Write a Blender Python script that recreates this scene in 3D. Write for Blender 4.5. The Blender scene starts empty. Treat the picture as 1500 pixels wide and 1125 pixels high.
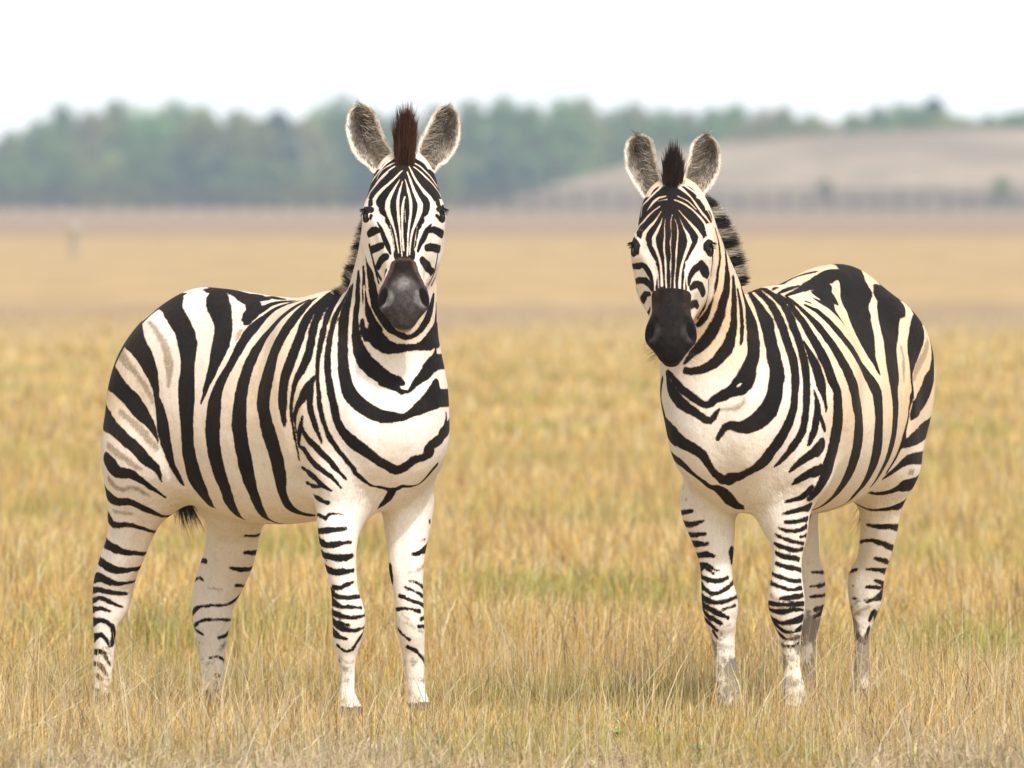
import bpy, bmesh, math, random
import numpy as np
from mathutils import Vector, Matrix

# ------------------------------------------------------------------ camera, sky, sun, exposure
scene = bpy.context.scene
CAM_H = 1.6246
cam_data = bpy.data.cameras.new("camera")
cam = bpy.data.objects.new("camera", cam_data)
scene.collection.objects.link(cam)
cam.location = (0, 0, CAM_H)
cam.rotation_euler = (math.pi / 2 - math.atan((562.5 - 290.0) / 12083.0), 0, 0)
cam_data.sensor_width = 36.0
cam_data.lens = 12083.0 / 1500 * 36
cam_data.clip_start = 0.5
cam_data.clip_end = 20000
cam_data.dof.use_dof = True
cam_data.dof.focus_distance = 25.85
cam_data.dof.aperture_fstop = 5.0
scene.camera = cam

SUN_ELEV = math.radians(52)
SUN_AZ = math.radians(26)        # to the right of straight behind the camera
world = bpy.data.worlds.new("World")
scene.world = world
world.use_nodes = True
wn = world.node_tree.nodes
bg = wn["Background"]
sky = wn.new("ShaderNodeTexSky")
sky.sky_type = 'NISHITA'
sky.sun_disc = False
sky.sun_elevation = SUN_ELEV
sky.sun_rotation = math.pi - SUN_AZ
sky.air_density = 0.9
sky.dust_density = 4.5
sky.ozone_density = 0.8
# thin bright cloud veil, thickest towards the horizon
wl = world.node_tree.links
hs = wn.new("ShaderNodeHueSaturation")
hs.inputs['Saturation'].default_value = 0.45
wl.new(sky.outputs[0], hs.inputs['Color'])
tc = wn.new("ShaderNodeTexCoord"); sx = wn.new("ShaderNodeSeparateXYZ"); wl.new(tc.outputs['Generated'], sx.inputs[0])
mr = wn.new("ShaderNodeMapRange"); wl.new(sx.outputs[2], mr.inputs[0])
mr.inputs[1].default_value = -0.02; mr.inputs[2].default_value = 0.32; mr.inputs[3].default_value = 0.96; mr.inputs[4].default_value = 0.12
cn = wn.new("ShaderNodeTexNoise"); cn.inputs['Scale'].default_value = 2.2; cn.inputs['Detail'].default_value = 5; wl.new(tc.outputs['Generated'], cn.inputs['Vector'])
ad = wn.new("ShaderNodeMath"); ad.operation = 'MULTIPLY_ADD'; wl.new(cn.outputs[0], ad.inputs[0]); ad.inputs[1].default_value = 0.3; wl.new(mr.outputs[0], ad.inputs[2])
sb = wn.new("ShaderNodeMath"); sb.operation = 'SUBTRACT'; sb.use_clamp = True; wl.new(ad.outputs[0], sb.inputs[0]); sb.inputs[1].default_value = 0.15
mx = wn.new("ShaderNodeMix"); mx.data_type = 'RGBA'; wl.new(sb.outputs[0], mx.inputs[0]); wl.new(hs.outputs[0], mx.inputs[6]); mx.inputs[7].default_value = (9.6, 9.6, 9.6, 1)
wl.new(mx.outputs[2], bg.inputs[0])
bg.inputs[1].default_value = 0.15

sun_data = bpy.data.lights.new("sun", 'SUN')
sun_data.energy = 2.6
sun_data.angle = math.radians(3)
sun_data.color = (1.0, 0.975, 0.94)
sun = bpy.data.objects.new("sun", sun_data)
scene.collection.objects.link(sun)
sd = Vector((math.sin(SUN_AZ) * math.cos(SUN_ELEV), -math.cos(SUN_AZ) * math.cos(SUN_ELEV), math.sin(SUN_ELEV)))
sun.rotation_euler = sd.to_track_quat('Z', 'Y').to_euler()

scene.view_settings.view_transform = 'Standard'
scene.view_settings.look = 'None'
scene.view_settings.gamma = 1.0
scene.view_settings.use_curve_mapping = False
scene.view_settings.exposure = 0.18
scene.cycles.volume_bounces = 1
scene.cycles.max_bounces = 6
scene.cycles.transparent_max_bounces = 16

rng = np.random.default_rng(7)

# ------------------------------------------------------------------ helpers
def tag(o, label=None, cat=None, group=None, kind=None):
    if label: o['label'] = label
    if cat: o['category'] = cat
    if group: o['group'] = group
    if kind: o['kind'] = kind
    return o

def link(o, parent=None):
    scene.collection.objects.link(o)
    if parent: o.parent = parent
    return o

def make_mesh(name, V, F, mat=None, parent=None, attrs=None, colors=None, smooth=False):
    """F: (n,3) or (n,4) int array, or a list of faces"""
    me = bpy.data.meshes.new(name)
    V = np.asarray(V, np.float32)
    if isinstance(F, np.ndarray):
        k = F.shape[1]
        me.vertices.add(len(V)); me.vertices.foreach_set('co', V.ravel())
        me.loops.add(F.size); me.loops.foreach_set('vertex_index', F.ravel().astype(np.int32))
        me.polygons.add(len(F)); me.polygons.foreach_set('loop_start', np.arange(0, F.size, k, dtype=np.int32))
        me.update(calc_edges=True)
    else:
        me.from_pydata([tuple(v) for v in V], [], F)
    if attrs:
        for n, a in attrs.items():
            at = me.attributes.new(n, 'FLOAT', 'POINT'); at.data.foreach_set('value', np.asarray(a, np.float32))
    if colors:
        for n, a in colors.items():
            at = me.attributes.new(n, 'FLOAT_COLOR', 'POINT'); at.data.foreach_set('color', np.asarray(a, np.float32).ravel())
    if smooth:
        me.polygons.foreach_set('use_smooth', np.ones(len(me.polygons), bool))
    me.validate()
    o = bpy.data.objects.new(name, me)
    for m in (mat if isinstance(mat, (list, tuple)) else [mat]):
        if m: me.materials.append(m)
    return link(o, parent)

class NT:
    """small node-tree writer"""
    def __init__(s, name):
        s.m = bpy.data.materials.new(name); s.m.use_nodes = True
        s.t = s.m.node_tree; s.b = s.t.nodes['Principled BSDF']
    def n(s, typ, **kw):
        x = s.t.nodes.new('ShaderNode' + typ)
        for k, v in kw.items():
            if k.startswith('_'): setattr(x, k[1:], v)
            else: s.set(x, k.replace('_', ' '), v)
        return x
    def set(s, x, k, v):
        i = x.inputs[int(k)] if k.isdigit() else x.inputs[k]
        if hasattr(v, 'links') or isinstance(v, bpy.types.NodeSocket): s.t.links.new(v, i)
        else: i.default_value = v
    def math(s, op, a, b=0.0, c=0.0, clamp=False):
        x = s.t.nodes.new('ShaderNodeMath'); x.operation = op; x.use_clamp = clamp
        for i, v in enumerate((a, b, c)):
            s.set(x, str(i), v)
        return x.outputs[0]
    def mix(s, f, a, b, typ='MIX'):
        x = s.t.nodes.new('ShaderNodeMix'); x.data_type = 'RGBA'; x.blend_type = typ
        for i, v in ((0, f), (6, a), (7, b)):
            if isinstance(v, bpy.types.NodeSocket): s.t.links.new(v, x.inputs[i])
            else: x.inputs[i].default_value = v if i == 0 or len(v) == 4 else (*v, 1)
        return x.outputs[2]
    def noise(s, vec, scale, detail=3, rough=.5, out=0, dist=0.0):
        x = s.n('TexNoise', Scale=scale, Detail=detail, Roughness=rough, Distortion=dist)
        if vec is not None: s.t.links.new(vec, x.inputs['Vector'])
        return x.outputs[out]
    def ramp(s, f, stops, interp='LINEAR'):
        x = s.t.nodes.new('ShaderNodeValToRGB'); x.color_ramp.interpolation = interp
        e = x.color_ramp.elements
        while len(e) < len(stops): e.new(0.5)
        for q, (p, c) in zip(e, stops):
            q.position = p; q.color = c if len(c) == 4 else (*c, 1)
        s.t.links.new(f, x.inputs[0]); return x.outputs[0]
    def smooth(s, v, lo, hi):
        x = s.t.nodes.new('ShaderNodeMapRange'); x.interpolation_type = 'SMOOTHSTEP'
        s.t.links.new(v, x.inputs[0]); x.inputs[1].default_value = lo; x.inputs[2].default_value = hi
        return x.outputs[0]
    def attr(s, name, out='Fac'):
        x = s.t.nodes.new('ShaderNodeAttribute'); x.attribute_name = name; return x.outputs[out]
    def vmul(s, v, vec):
        x = s.t.nodes.new('ShaderNodeVectorMath'); x.operation = 'MULTIPLY'; s.t.links.new(v, x.inputs[0]); x.inputs[1].default_value = vec
        return x.outputs[0]
    def base(s, c): s.t.links.new(c, s.b.inputs['Base Color'])
    def bump(s, h, strength=.3, dist=.005):
        x = s.n('Bump', Strength=strength, Distance=dist); s.t.links.new(h, x.inputs['Height']); s.t.links.new(x.outputs[0], s.b.inputs['Normal'])

def vcol_material(name, rough=.6, translucent=0.0, spec=.3, mult=None):
    m = NT(name)
    c = m.attr('col', 'Color')
    m.base(c)
    m.b.inputs['Roughness'].default_value = rough
    m.b.inputs['Specular IOR Level'].default_value = spec
    if translucent:
        tr = m.n('BsdfTranslucent'); m.t.links.new(c, tr.inputs[0])
        mx = m.n('MixShader', Fac=translucent)
        m.t.links.new(m.b.outputs[0], mx.inputs[1]); m.t.links.new(tr.outputs[0], mx.inputs[2])
        m.t.links.new(mx.outputs[0], m.t.nodes['Material Output'].inputs[0])
    return m.m

# ------------------------------------------------------------------ terrain
def sstep(a, b, x):
    t = np.clip((x - a) / (b - a), 0, 1); return t * t * (3 - 2 * t)

def ground_z(x, y):
    x = np.asarray(x, float); y = np.asarray(y, float)
    z = -0.02 - 0.025 * sstep(26.0, 26.6, y) + 0.045 * sstep(30, 45, y)
    z = z + 0.018 * np.sin(x * 1.7 + y * .6) * np.sin(y * 1.1 + 1.3) * sstep(27.5, 30, y)
    z = z + 0.10 * np.exp(-((y - 108) / 9) ** 2) * (1 + .5 * np.sin(x * .9))      # low swell across the field
    return z

def grid_mesh(xs, ys, zf):
    X, Y = np.meshgrid(xs, ys); Z = zf(X, Y)
    V = np.stack([X, Y, Z], -1).reshape(-1, 3)
    n = len(xs); i = np.arange(len(ys) - 1)[:, None] * n + np.arange(n - 1)[None]
    i = i.ravel(); F = np.stack([i, i + 1, i + n + 1, i + n], 1)
    return V, F

m = NT('field_soil')
co = m.n('NewGeometry').outputs['Position']
n1 = m.noise(m.vmul(co, (.05, .013, 1)), 1.0, 4, .6)
n2 = m.noise(m.vmul(co, (.5, .12, 1)), 1.0, 5, .65)
n3 = m.noise(m.vmul(co, (6, 2, 1)), 1.0, 3, .6)
sy = m.n('SeparateXYZ'); m.t.links.new(co, sy.inputs[0]); yv = sy.outputs[1]
straw = m.mix(m.smooth(n2, .35, .65), (.385, .265, .13), (.465, .33, .17))
near = m.mix(m.smooth(n2, .35, .68), (.44, .30, .125), (.52, .365, .16))
near = m.mix(m.math('MULTIPLY', m.smooth(n1, .5, .68), .55), near, (.40, .33, .13))
far = m.smooth(yv, 60, 150)
c = m.mix(far, near, straw)
wb = m.math('ADD', yv, m.math('MULTIPLY', m.math('SUBTRACT', n2, .5), 30.0))
band = m.math('MULTIPLY', m.smooth(wb, 92, 108), m.math('SUBTRACT', 1.0, m.smooth(wb, 112, 136)))
c = m.mix(m.math('MULTIPLY', band, .62), c, (.28, .21, .155))
c = m.mix(m.math('MULTIPLY', m.smooth(yv, 280, 420), .85), c, (.29, .205, .15))
c = m.mix(m.math('MULTIPLY', m.smooth(n3, .55, .8), .25), c, (.30, .22, .10))
m.base(c); m.b.inputs['Roughness'].default_value = .95; m.b.inputs['Specular IOR Level'].default_value = .1
SOIL = m.m
ys = np.concatenate([np.arange(-30, 20, 5.), np.arange(20, 50, .25), np.arange(50, 160, 1.5), np.geomspace(160, 9000, 60)])
xs = np.concatenate([-np.geomspace(9000, 16, 26), np.arange(-15, 15.1, .5), np.geomspace(16, 9000, 26)])
V, F = grid_mesh(xs, ys, ground_z)
tag(make_mesh('ground', V, F, SOIL, smooth=True), 'wide flat field of dry straw coloured grassland', 'ground', kind='structure')

# low bare hill rising to the right, in front of the far trees
def px(x, Y): return (x - 750) / 12083.0 * Y
def pz(y, Y): return CAM_H - (y - 290) / 12083.0 * Y
def hill_ridge(X):
    P = X / 1180 * 12083 + 750
    yy = np.interp(P, [300, 690, 725, 790, 850, 915, 1000, 1080, 1175, 1330, 1500, 1700, 2100], [300, 299, 297, 277, 260, 243, 218, 207, 198, 191, 187, 183, 190])
    return CAM_H - (yy - 290) / 12083 * 1180
def hill_z(X, Y):
    R = np.maximum(hill_ridge(X), 0)
    t = sstep(1000, 1185, Y)
    z = R * t * (1 - .35 * sstep(1200, 1500, Y)) + .5 * np.sin(X * .11 + Y * .03) * t * (1 - sstep(1120, 1180, Y))
    return z - 1.5 * (1 - t) - .02 - 14 * (1 - sstep(-60, -5, X))
m = NT('bare_hillside')
co = m.n('NewGeometry').outputs['Position']
a = m.noise(m.vmul(co, (.03, .02, .12)), 1.0, 4, .6); b2 = m.noise(m.vmul(co, (.2, .1, .4)), 1.0, 4, .6)
sz = m.n('SeparateXYZ'); m.t.links.new(co, sz.inputs[0])
c = m.mix(m.smooth(a, .42, .58), (.27, .195, .145), (.39, .29, .205))
c = m.mix(m.math('MULTIPLY', m.smooth(b2, .48, .62), .5), c, (.24, .20, .14))
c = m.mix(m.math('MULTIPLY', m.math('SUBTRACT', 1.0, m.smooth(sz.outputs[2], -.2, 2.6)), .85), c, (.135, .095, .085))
m.base(c); m.b.inputs['Roughness'].default_value = .95; m.b.inputs['Specular IOR Level'].default_value = .1
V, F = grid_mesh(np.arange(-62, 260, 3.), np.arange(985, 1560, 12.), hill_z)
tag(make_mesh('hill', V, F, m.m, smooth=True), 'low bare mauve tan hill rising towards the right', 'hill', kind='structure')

# ------------------------------------------------------------------ far trees
def foliage_mat(name, c1, c2):
    m = NT(name)
    co = m.n('TexCoord').outputs['Object']
    oi = m.n('ObjectInfo').outputs['Random']
    n = m.noise(co, .45, 3, .6)
    c = m.mix(m.smooth(n, .4, .62), c1, c2)
    h = m.n('HueSaturation', Saturation=1.0); m.t.links.new(c, h.inputs['Color'])
    m.t.links.new(m.math('ADD', .72, m.math('MULTIPLY', oi, .75)), h.inputs['Value'])
    m.t.links.new(m.math('ADD', .478, m.math('MULTIPLY', oi, .03)), h.inputs['Hue'])
    m.base(h.outputs[0]); m.b.inputs['Roughness'].default_value = .8
    m.b.inputs['Specular IOR Level'].default_value = .2
    return m.m
FOL = [foliage_mat('foliage_green', (.07, .14, .04), (.15, .24, .07)), foliage_mat('foliage_olive', (.15, .18, .05), (.27, .28, .09)),
       foliage_mat('foliage_dark', (.014, .038, .034), (.028, .065, .05)), foliage_mat('foliage_rust', (.17, .15, .07), (.26, .21, .10))]
m = NT('bark'); m.base(m.ramp(m.noise(m.n('TexCoord').outputs['Object'], 3, 4), [(.3, (.09, .065, .045)), (.7, (.2, .16, .12))]))
BARK = m.m

def tube_mesh(path, rad, n=7):
    V, F = [], []
    path = [Vector(p) for p in path]
    for i, (p, r) in enumerate(zip(path, rad)):
        t = (path[min(i + 1, len(path) - 1)] - path[max(i - 1, 0)]).normalized()
        a = t.orthogonal().normalized(); b = t.cross(a)
        for k in range(n):
            an = 2 * math.pi * k / n; V.append(p + (a * math.cos(an) + b * math.sin(an)) * r)
    for i in range(len(path) - 1):
        for k in range(n):
            F.append((i * n + k, i * n + (k + 1) % n, (i + 1) * n + (k + 1) % n, (i + 1) * n + k))
    return V, F
def join_parts(parts):
    V, F = [], []
    for v, f in parts:
        o = len(V); V += [tuple(q) for q in v]; F += [tuple(i + o for i in g) for g in f]
    return V, F

def tree_meshes(seed, H, W, kind):
    R = np.random.default_rng(seed)
    parts = [tube_mesh([(0, 0, -.4), (R.normal() * .1, 0, H * .25), (R.normal() * .3, R.normal() * .2, H * .55), (R.normal() * .3, 0, H * .85)],
                       [H * .028, H * .022, H * .014, H * .004])]
    tips = []
    for i in range(9):
        a = R.uniform(0, 2 * math.pi); z0 = H * R.uniform(.22, .6); l = W * .5 * R.uniform(.5, .85)
        e = (math.cos(a) * l, math.sin(a) * l, z0 + H * R.uniform(.08, .25)); tips.append(e)
        parts.append(tube_mesh([(0, 0, z0), (e[0] * .5, e[1] * .5, z0 + (e[2] - z0) * .35), e], [H * .011, H * .007, H * .003], 5))
    tv, tf = join_parts(parts)
    # crown of leaf clumps: lobes on an uneven envelope
    lobes = []
    for i in range(26):
        z = R.uniform(.06, 1) ** .85
        prof = math.sin(math.pi * min(1, max(.03, (z - .04)) / .96) ** .62) if kind != 'tall' else math.sin(math.pi * min(1, (z - .06) / .94) ** .8)
        a = R.uniform(0, 2 * math.pi); r = W * .5 * max(.1, prof) * R.uniform(.35, 1)
        lobes.append((math.cos(a) * r, math.sin(a) * r, H * (z * .93), W * R.uniform(.13, .23)))
    P = []
    for lx, ly, lz, lr in lobes:
        n = 115; d = R.normal(size=(n, 3)); d /= np.linalg.norm(d, axis=1)[:, None]
        P.append(np.array([lx, ly, lz]) + d * lr * R.uniform(.55, 1.12, (n, 1)) * np.array([1, 1, .8]))
    P = np.vstack(P); n = len(P)
    s = R.uniform(.22, .48, (n, 1)) * (H / 15)
    u = R.normal(size=(n, 3)); u /= np.linalg.norm(u, axis=1)[:, None]
    v = np.cross(u, R.normal(size=(n, 3))); v /= np.linalg.norm(v, axis=1)[:, None]
    Vq = np.stack([P - u * s, P - v * s * .6, P + u * s, P + v * s * .6], 1).reshape(-1, 3)
    Fq = np.arange(4 * n).reshape(n, 4)
    return (tv, tf), (Vq, Fq)
TREE_KINDS = [(11, 15.5, 11.5, 'round'), (12, 14, 13, 'round'), (13, 16, 8.5, 'tall'), (14, 13, 10, 'round'), (15, 17.5, 12, 'round')]
TREE_DATA = []
for sd_, H_, W_, k_ in TREE_KINDS:
    (tv, tf), (cv, cf) = tree_meshes(sd_, H_, W_, k_)
    a = make_mesh('trunk', tv, tf, BARK, smooth=True); b = make_mesh('crown', cv, cf, FOL[0])
    TREE_DATA.append((a.data, b.data, H_, W_)); bpy.data.objects.remove(a); bpy.data.objects.remove(b)
CROWNS = {}
def tree(x, y, z, kind, fol, height, label, group, width=1.0, rz=0.0, name='tree'):
    tm, cm, H_, W_ = TREE_DATA[kind]
    if (kind, fol) not in CROWNS:
        c = cm.copy(); c.materials.clear(); c.materials.append(FOL[fol]); CROWNS[(kind, fol)] = c
    r = bpy.data.objects.new(name, None); link(r)
    r.location = (x, y, z); s = height / H_; r.scale = (s * width, s * width, s); r.rotation_euler.z = rz
    tag(r, label, 'tree', group)
    t = bpy.data.objects.new('trunk', tm); link(t, r)
    c = bpy.data.objects.new('crown', CROWNS[(kind, fol)]); link(c, r)
    return r
TR = random.Random(5)
# left wood: (photo x of the crown, top y)
G1 = 'trees of the far wood behind the field'
LW = [(-35,205,0),(15,195,1),(62,178,0),(95,158,0),(130,166,3),(172,152,1),(215,162,0),(262,152,0),(300,160,1),(345,166,1),(372,172,1),(408,160,2),(445,178,3),(478,160,0),(505,146,0),(545,160,2),
      (590,165,0),(640,160,1),(690,152,0),(735,146,0),(775,156,0),(820,150,0),(856,148,1),(900,162,0),(932,156,1)]
for i, (x, ty, f) in enumerate(LW):
    Y = 1310 + TR.uniform(-25, 25); Hh = pz(ty, Y) - .0
    k = 2 if f == 2 else TR.choice([0, 1, 3, 4])
    where = 'at the left edge' if x < 100 else 'above the left zebra rump' if x < 330 else 'just left of the left zebra head' if x < 520 else 'between the two zebra heads' if x < 905 else 'above the right zebra head'
    tree(px(x, Y), Y, 0, k, f, Hh * 1.03, ['hazy green tree', 'pale olive tree', 'dark bluish tree', 'rusty brown tinged tree'][f] + ' of the far wood, ' + where, G1, 1.0, TR.uniform(0, 6))
# second, further row fills the wood
for i, x in enumerate(range(-70, 1000, 38)):
    Y = 1365 + TR.uniform(-20, 20); ty = 176 + TR.uniform(-8, 16)
    if x < 60: ty += 26
    tree(px(x, Y), Y, 0, TR.choice([0, 1, 3, 4]), TR.choice([0, 2, 2, 1]), pz(ty, Y), 'hazy blue green tree set back behind the front row of the far wood', 'back row trees of the far wood', 1.05, TR.uniform(0, 6))
# undergrowth trees at the foot of the wood
for i, x in enumerate(range(-60, 780, 27)):
    Y = 1272 + TR.uniform(-8, 8); ty = 238 + TR.uniform(-24, 24)
    tree(px(x + TR.uniform(-8, 8), Y), Y, 0, TR.choice([0, 1, 3]), TR.choice([2, 0, 2, 1]), pz(ty, Y), 'low dark bushy tree at the foot of the far wood', 'low bushy trees along the wood edge', 1.5, TR.uniform(0, 6))
# trees beyond the hill crest
RW = [(975,158,0,62),(1010,162,3,62),(1045,158,0,60),(1078,152,0,60),(1118,158,3,58),(1150,156,1,58),(1185,166,0,56),(1215,182,1,40),(1250,165,1,56),(1285,156,0,56),(1320,150,0,60),(1345,156,0,50),(1366,138,2,70),
      (1392,168,1,40),(1420,174,3,40),(1450,164,2,40),(1480,166,0,40),(1515,160,0,45),(1550,158,1,45)]
for i, (x, ty, f, hp) in enumerate(RW):
    Y = 1250 + TR.uniform(-6, 10); base = float(hill_z(np.array(px(x, Y)), np.array(Y))) - 5.0; top = pz(ty, Y)
    lab = ['green round tree standing beyond the crest of the bare hill', 'pale olive tree standing beyond the crest of the bare hill', 'dark pointed tree standing taller than its neighbours on the hill crest', 'rusty brown tree standing beyond the crest of the bare hill'][f]
    if f == 2 and x > 1400: lab = 'dark rounded tree near the right edge on the hill crest'
    tree(px(x, Y), Y, base - .3, 2 if f == 2 else TR.choice([0, 1, 3, 4]), f, top - base + .3, lab, 'trees along the hill crest', 1.15, TR.uniform(0, 6))
for i, x in enumerate(range(985, 1600, 24)):
    Y = 1238 + TR.uniform(-5, 5); cr_ = float(hill_z(np.array(px(x, 1185.)), np.array(1185.))); X = px(x + TR.uniform(-6, 6), Y)
    tree(X, Y, cr_ - 5.5, TR.choice([0, 1, 3]), TR.choice([0, 1, 0, 3]), 5.5 + TR.uniform(1.6, 3.2), 'low spreading shrub in the unbroken scrub line just beyond the hill crest', 'scrub along the hill crest', 1.7, TR.uniform(0, 6), name='shrub')['category'] = 'shrub'
# two small bushes on the hill slope
for x, yb, yt, lab in ((1208, 291, 266, 'small dark bush on the bare hillside, nearer the right zebra'), (1466, 298, 262, 'green bush on the bare hillside near the right edge of the photo')):
    Ys = np.arange(1002., 1180., 1.); Y = float(Ys[np.argmin(np.abs(hill_z(px(x, Ys), Ys) - pz(yb, Ys)))]); X = px(x, Y); b0 = float(hill_z(np.array(X), np.array(Y)))
    t_ = tree(X, Y, b0 - .3, 1, 0, pz(yt, Y) - pz(yb, Y) + .6, lab, 'bushes on the hillside', 1.15, x, name='bush')
    t_['category'] = 'bush'

# ------------------------------------------------------------------ far fences and the pale marker post
m = NT('weathered_wood'); m.base(m.ramp(m.noise(m.n('TexCoord').outputs['Object'], 2.5, 4), [(.3, (.05, .038, .036)), (.7, (.11, .085, .078))])); m.b.inputs['Roughness'].default_value = .9
WOOD = m.m
def box_parts(b):
    V, F = [], []
    for x0, x1, y0, y1, z0, z1 in b:
        o = len(V)
        V += [(x0, y0, z0), (x1, y0, z0), (x1, y1, z0), (x0, y1, z0), (x0, y0, z1), (x1, y0, z1), (x1, y1, z1), (x0, y1, z1)]
        F += [tuple(o + i for i in f) for f in ((0, 3, 2, 1), (4, 5, 6, 7), (0, 1, 5, 4), (1, 2, 6, 5), (2, 3, 7, 6), (3, 0, 4, 7))]
    return V, F
def fence(px0, px1, Y, h, label):
    r = bpy.data.objects.new('fence', None); link(r); x0, x1 = px(px0, Y), px(px1, Y); r.location = (x0, Y, 0)
    tag(r, label, 'fence', 'fences across the far side of the field')
    L = x1 - x0; n = min(90, int(L / 2.5))
    me = None
    for i in range(n + 1):
        if me is None:
            o = make_mesh('post', *box_parts([(-.15, .15, -.105, .15, -.3, h)]), WOOD, r); me = o.data
        else:
            o = bpy.data.objects.new('post', me); link(o, r)
        o.location.x = L * i / n; o.scale.z = TR.uniform(.92, 1.1)
    for z in (.3, .55, .8, .97):
        o = make_mesh('rail', *box_parts([(0, L, -.16, -.11, h * z - .11, h * z + .11)]), WOOD, r)
fence(-60, 742, 905, 2.3, 'long brown post and rail fence at the foot of the wood, left of the hill')
fence(745, 1385, 930, 2.6, 'grey brown post and rail fence along the foot of the bare hill')
fence(1386, 1620, 985, 2.2, 'short post and rail fence at the right edge below the hill')

m = NT('pale_paint'); m.base(m.mix(m.noise(m.n('TexCoord').outputs['Object'], 4, 3), (.33, .29, .24), (.40, .35, .29))); PALE = m.m
m = NT('weathered_post'); m.base(m.mix(m.noise(m.n('TexCoord').outputs['Object'], 5, 3), (.30, .25, .19), (.38, .32, .25))); GREY = m.m
Yt = 225.
r = bpy.data.objects.new('marker_post', None); link(r); r.location = (px(109, Yt), Yt, 0)
tag(r, 'pale weathered round topped marker post standing alone in the far field at the left', 'post')
make_mesh('post', *tube_mesh([(0, 0, -.1), (0, 0, .3), (0, 0, .6)], [.15, .13, .1], 12), GREY, r, smooth=True)
bm = bmesh.new(); bmesh.ops.create_uvsphere(bm, u_segments=16, v_segments=10, radius=.2)
for v in bm.verts: v.co.z = v.co.z * .9 + .76
me = bpy.data.meshes.new('cap'); bm.to_mesh(me); bm.free(); me.materials.append(PALE); link(bpy.data.objects.new('cap', me), r)

# ------------------------------------------------------------------ zebra anatomy: smooth blends of tapered limb chains
def spline(P, sub):
    P = np.asarray(P, float)
    if len(P) < 3: return P
    Q = np.vstack([2 * P[0] - P[1], P, 2 * P[-1] - P[-2]]); out = []
    for i in range(1, len(Q) - 2):
        a, b, c, d = Q[i - 1:i + 3]
        for t in np.arange(sub) / sub:
            out.append(.5 * (2 * b + (-a + c) * t + (2 * a - 5 * b + 4 * c - d) * t * t + (-a + 3 * b - 3 * c + d) * t ** 3))
    out.append(P[-1]); return np.array(out)

class Chain:
    def __init__(s, k, sign, sub, M, pts):
        p = spline(pts, sub); s.M = np.eye(3) if M is None else np.array(M, float)
        s.c = (p[:, :3] @ s.M.T).astype(np.float32); s.r = np.maximum(p[:, 3], .0015); s.k = k; s.sign = sign
        sv = np.linalg.svd(s.M)[1]; s.sc = 1 / sv.max()
        rr = (s.r.max() + k * sv.max()) / sv.min() + .01
        s.lo = p[:, :3].min(0) - rr; s.hi = p[:, :3].max(0) + rr
    def d(s, P):
        q = (P @ s.M.T).astype(np.float32)
        if len(s.c) == 1: return (np.linalg.norm(q - s.c[0], axis=1) - s.r[0]) * s.sc
        best = np.full(len(q), 1e3, np.float32)
        for a, b, ra, rb in zip(s.c[:-1], s.c[1:], s.r[:-1], s.r[1:]):
            ab = b - a; L2 = float(ab @ ab) + 1e-9; L = math.sqrt(L2)
            sl = max(-.93, min(.93, float(rb - ra) / L)); w = q - a; pr = w @ ab / L
            pe = np.sqrt(np.maximum((w * w).sum(1) - pr * pr, 0))
            t = np.clip((pr + pe * (sl / math.sqrt(1 - sl * sl))) / L, 0, 1)
            w = w - t[:, None] * ab
            np.minimum(best, np.sqrt((w * w).sum(1)) - (ra + (rb - ra) * t), out=best)
        return best * s.sc

def field(prims, P, out=None):
    if out is None: out = np.full(len(P), .5, np.float32)
    for s in prims:
        idx = np.nonzero(np.all((P > s.lo) & (P < s.hi), axis=1))[0]
        if not len(idx): continue
        d = s.d(P[idx]); o = out[idx]; k = s.k
        if s.sign > 0:
            h = np.maximum(k - np.abs(o - d), 0) / k; out[idx] = np.minimum(o, d) - h * h * k * .25
        else:
            h = np.maximum(k - np.abs(o + d), 0) / k; out[idx] = np.maximum(o, -d) + h * h * k * .25
    return out

def grad(prims, P, e=.002):
    g = np.zeros((len(P), 3))
    for i in range(3):
        d = np.zeros(3); d[i] = e; g[:, i] = field(prims, P + d) - field(prims, P - d)
    return g / (2 * e)

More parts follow.
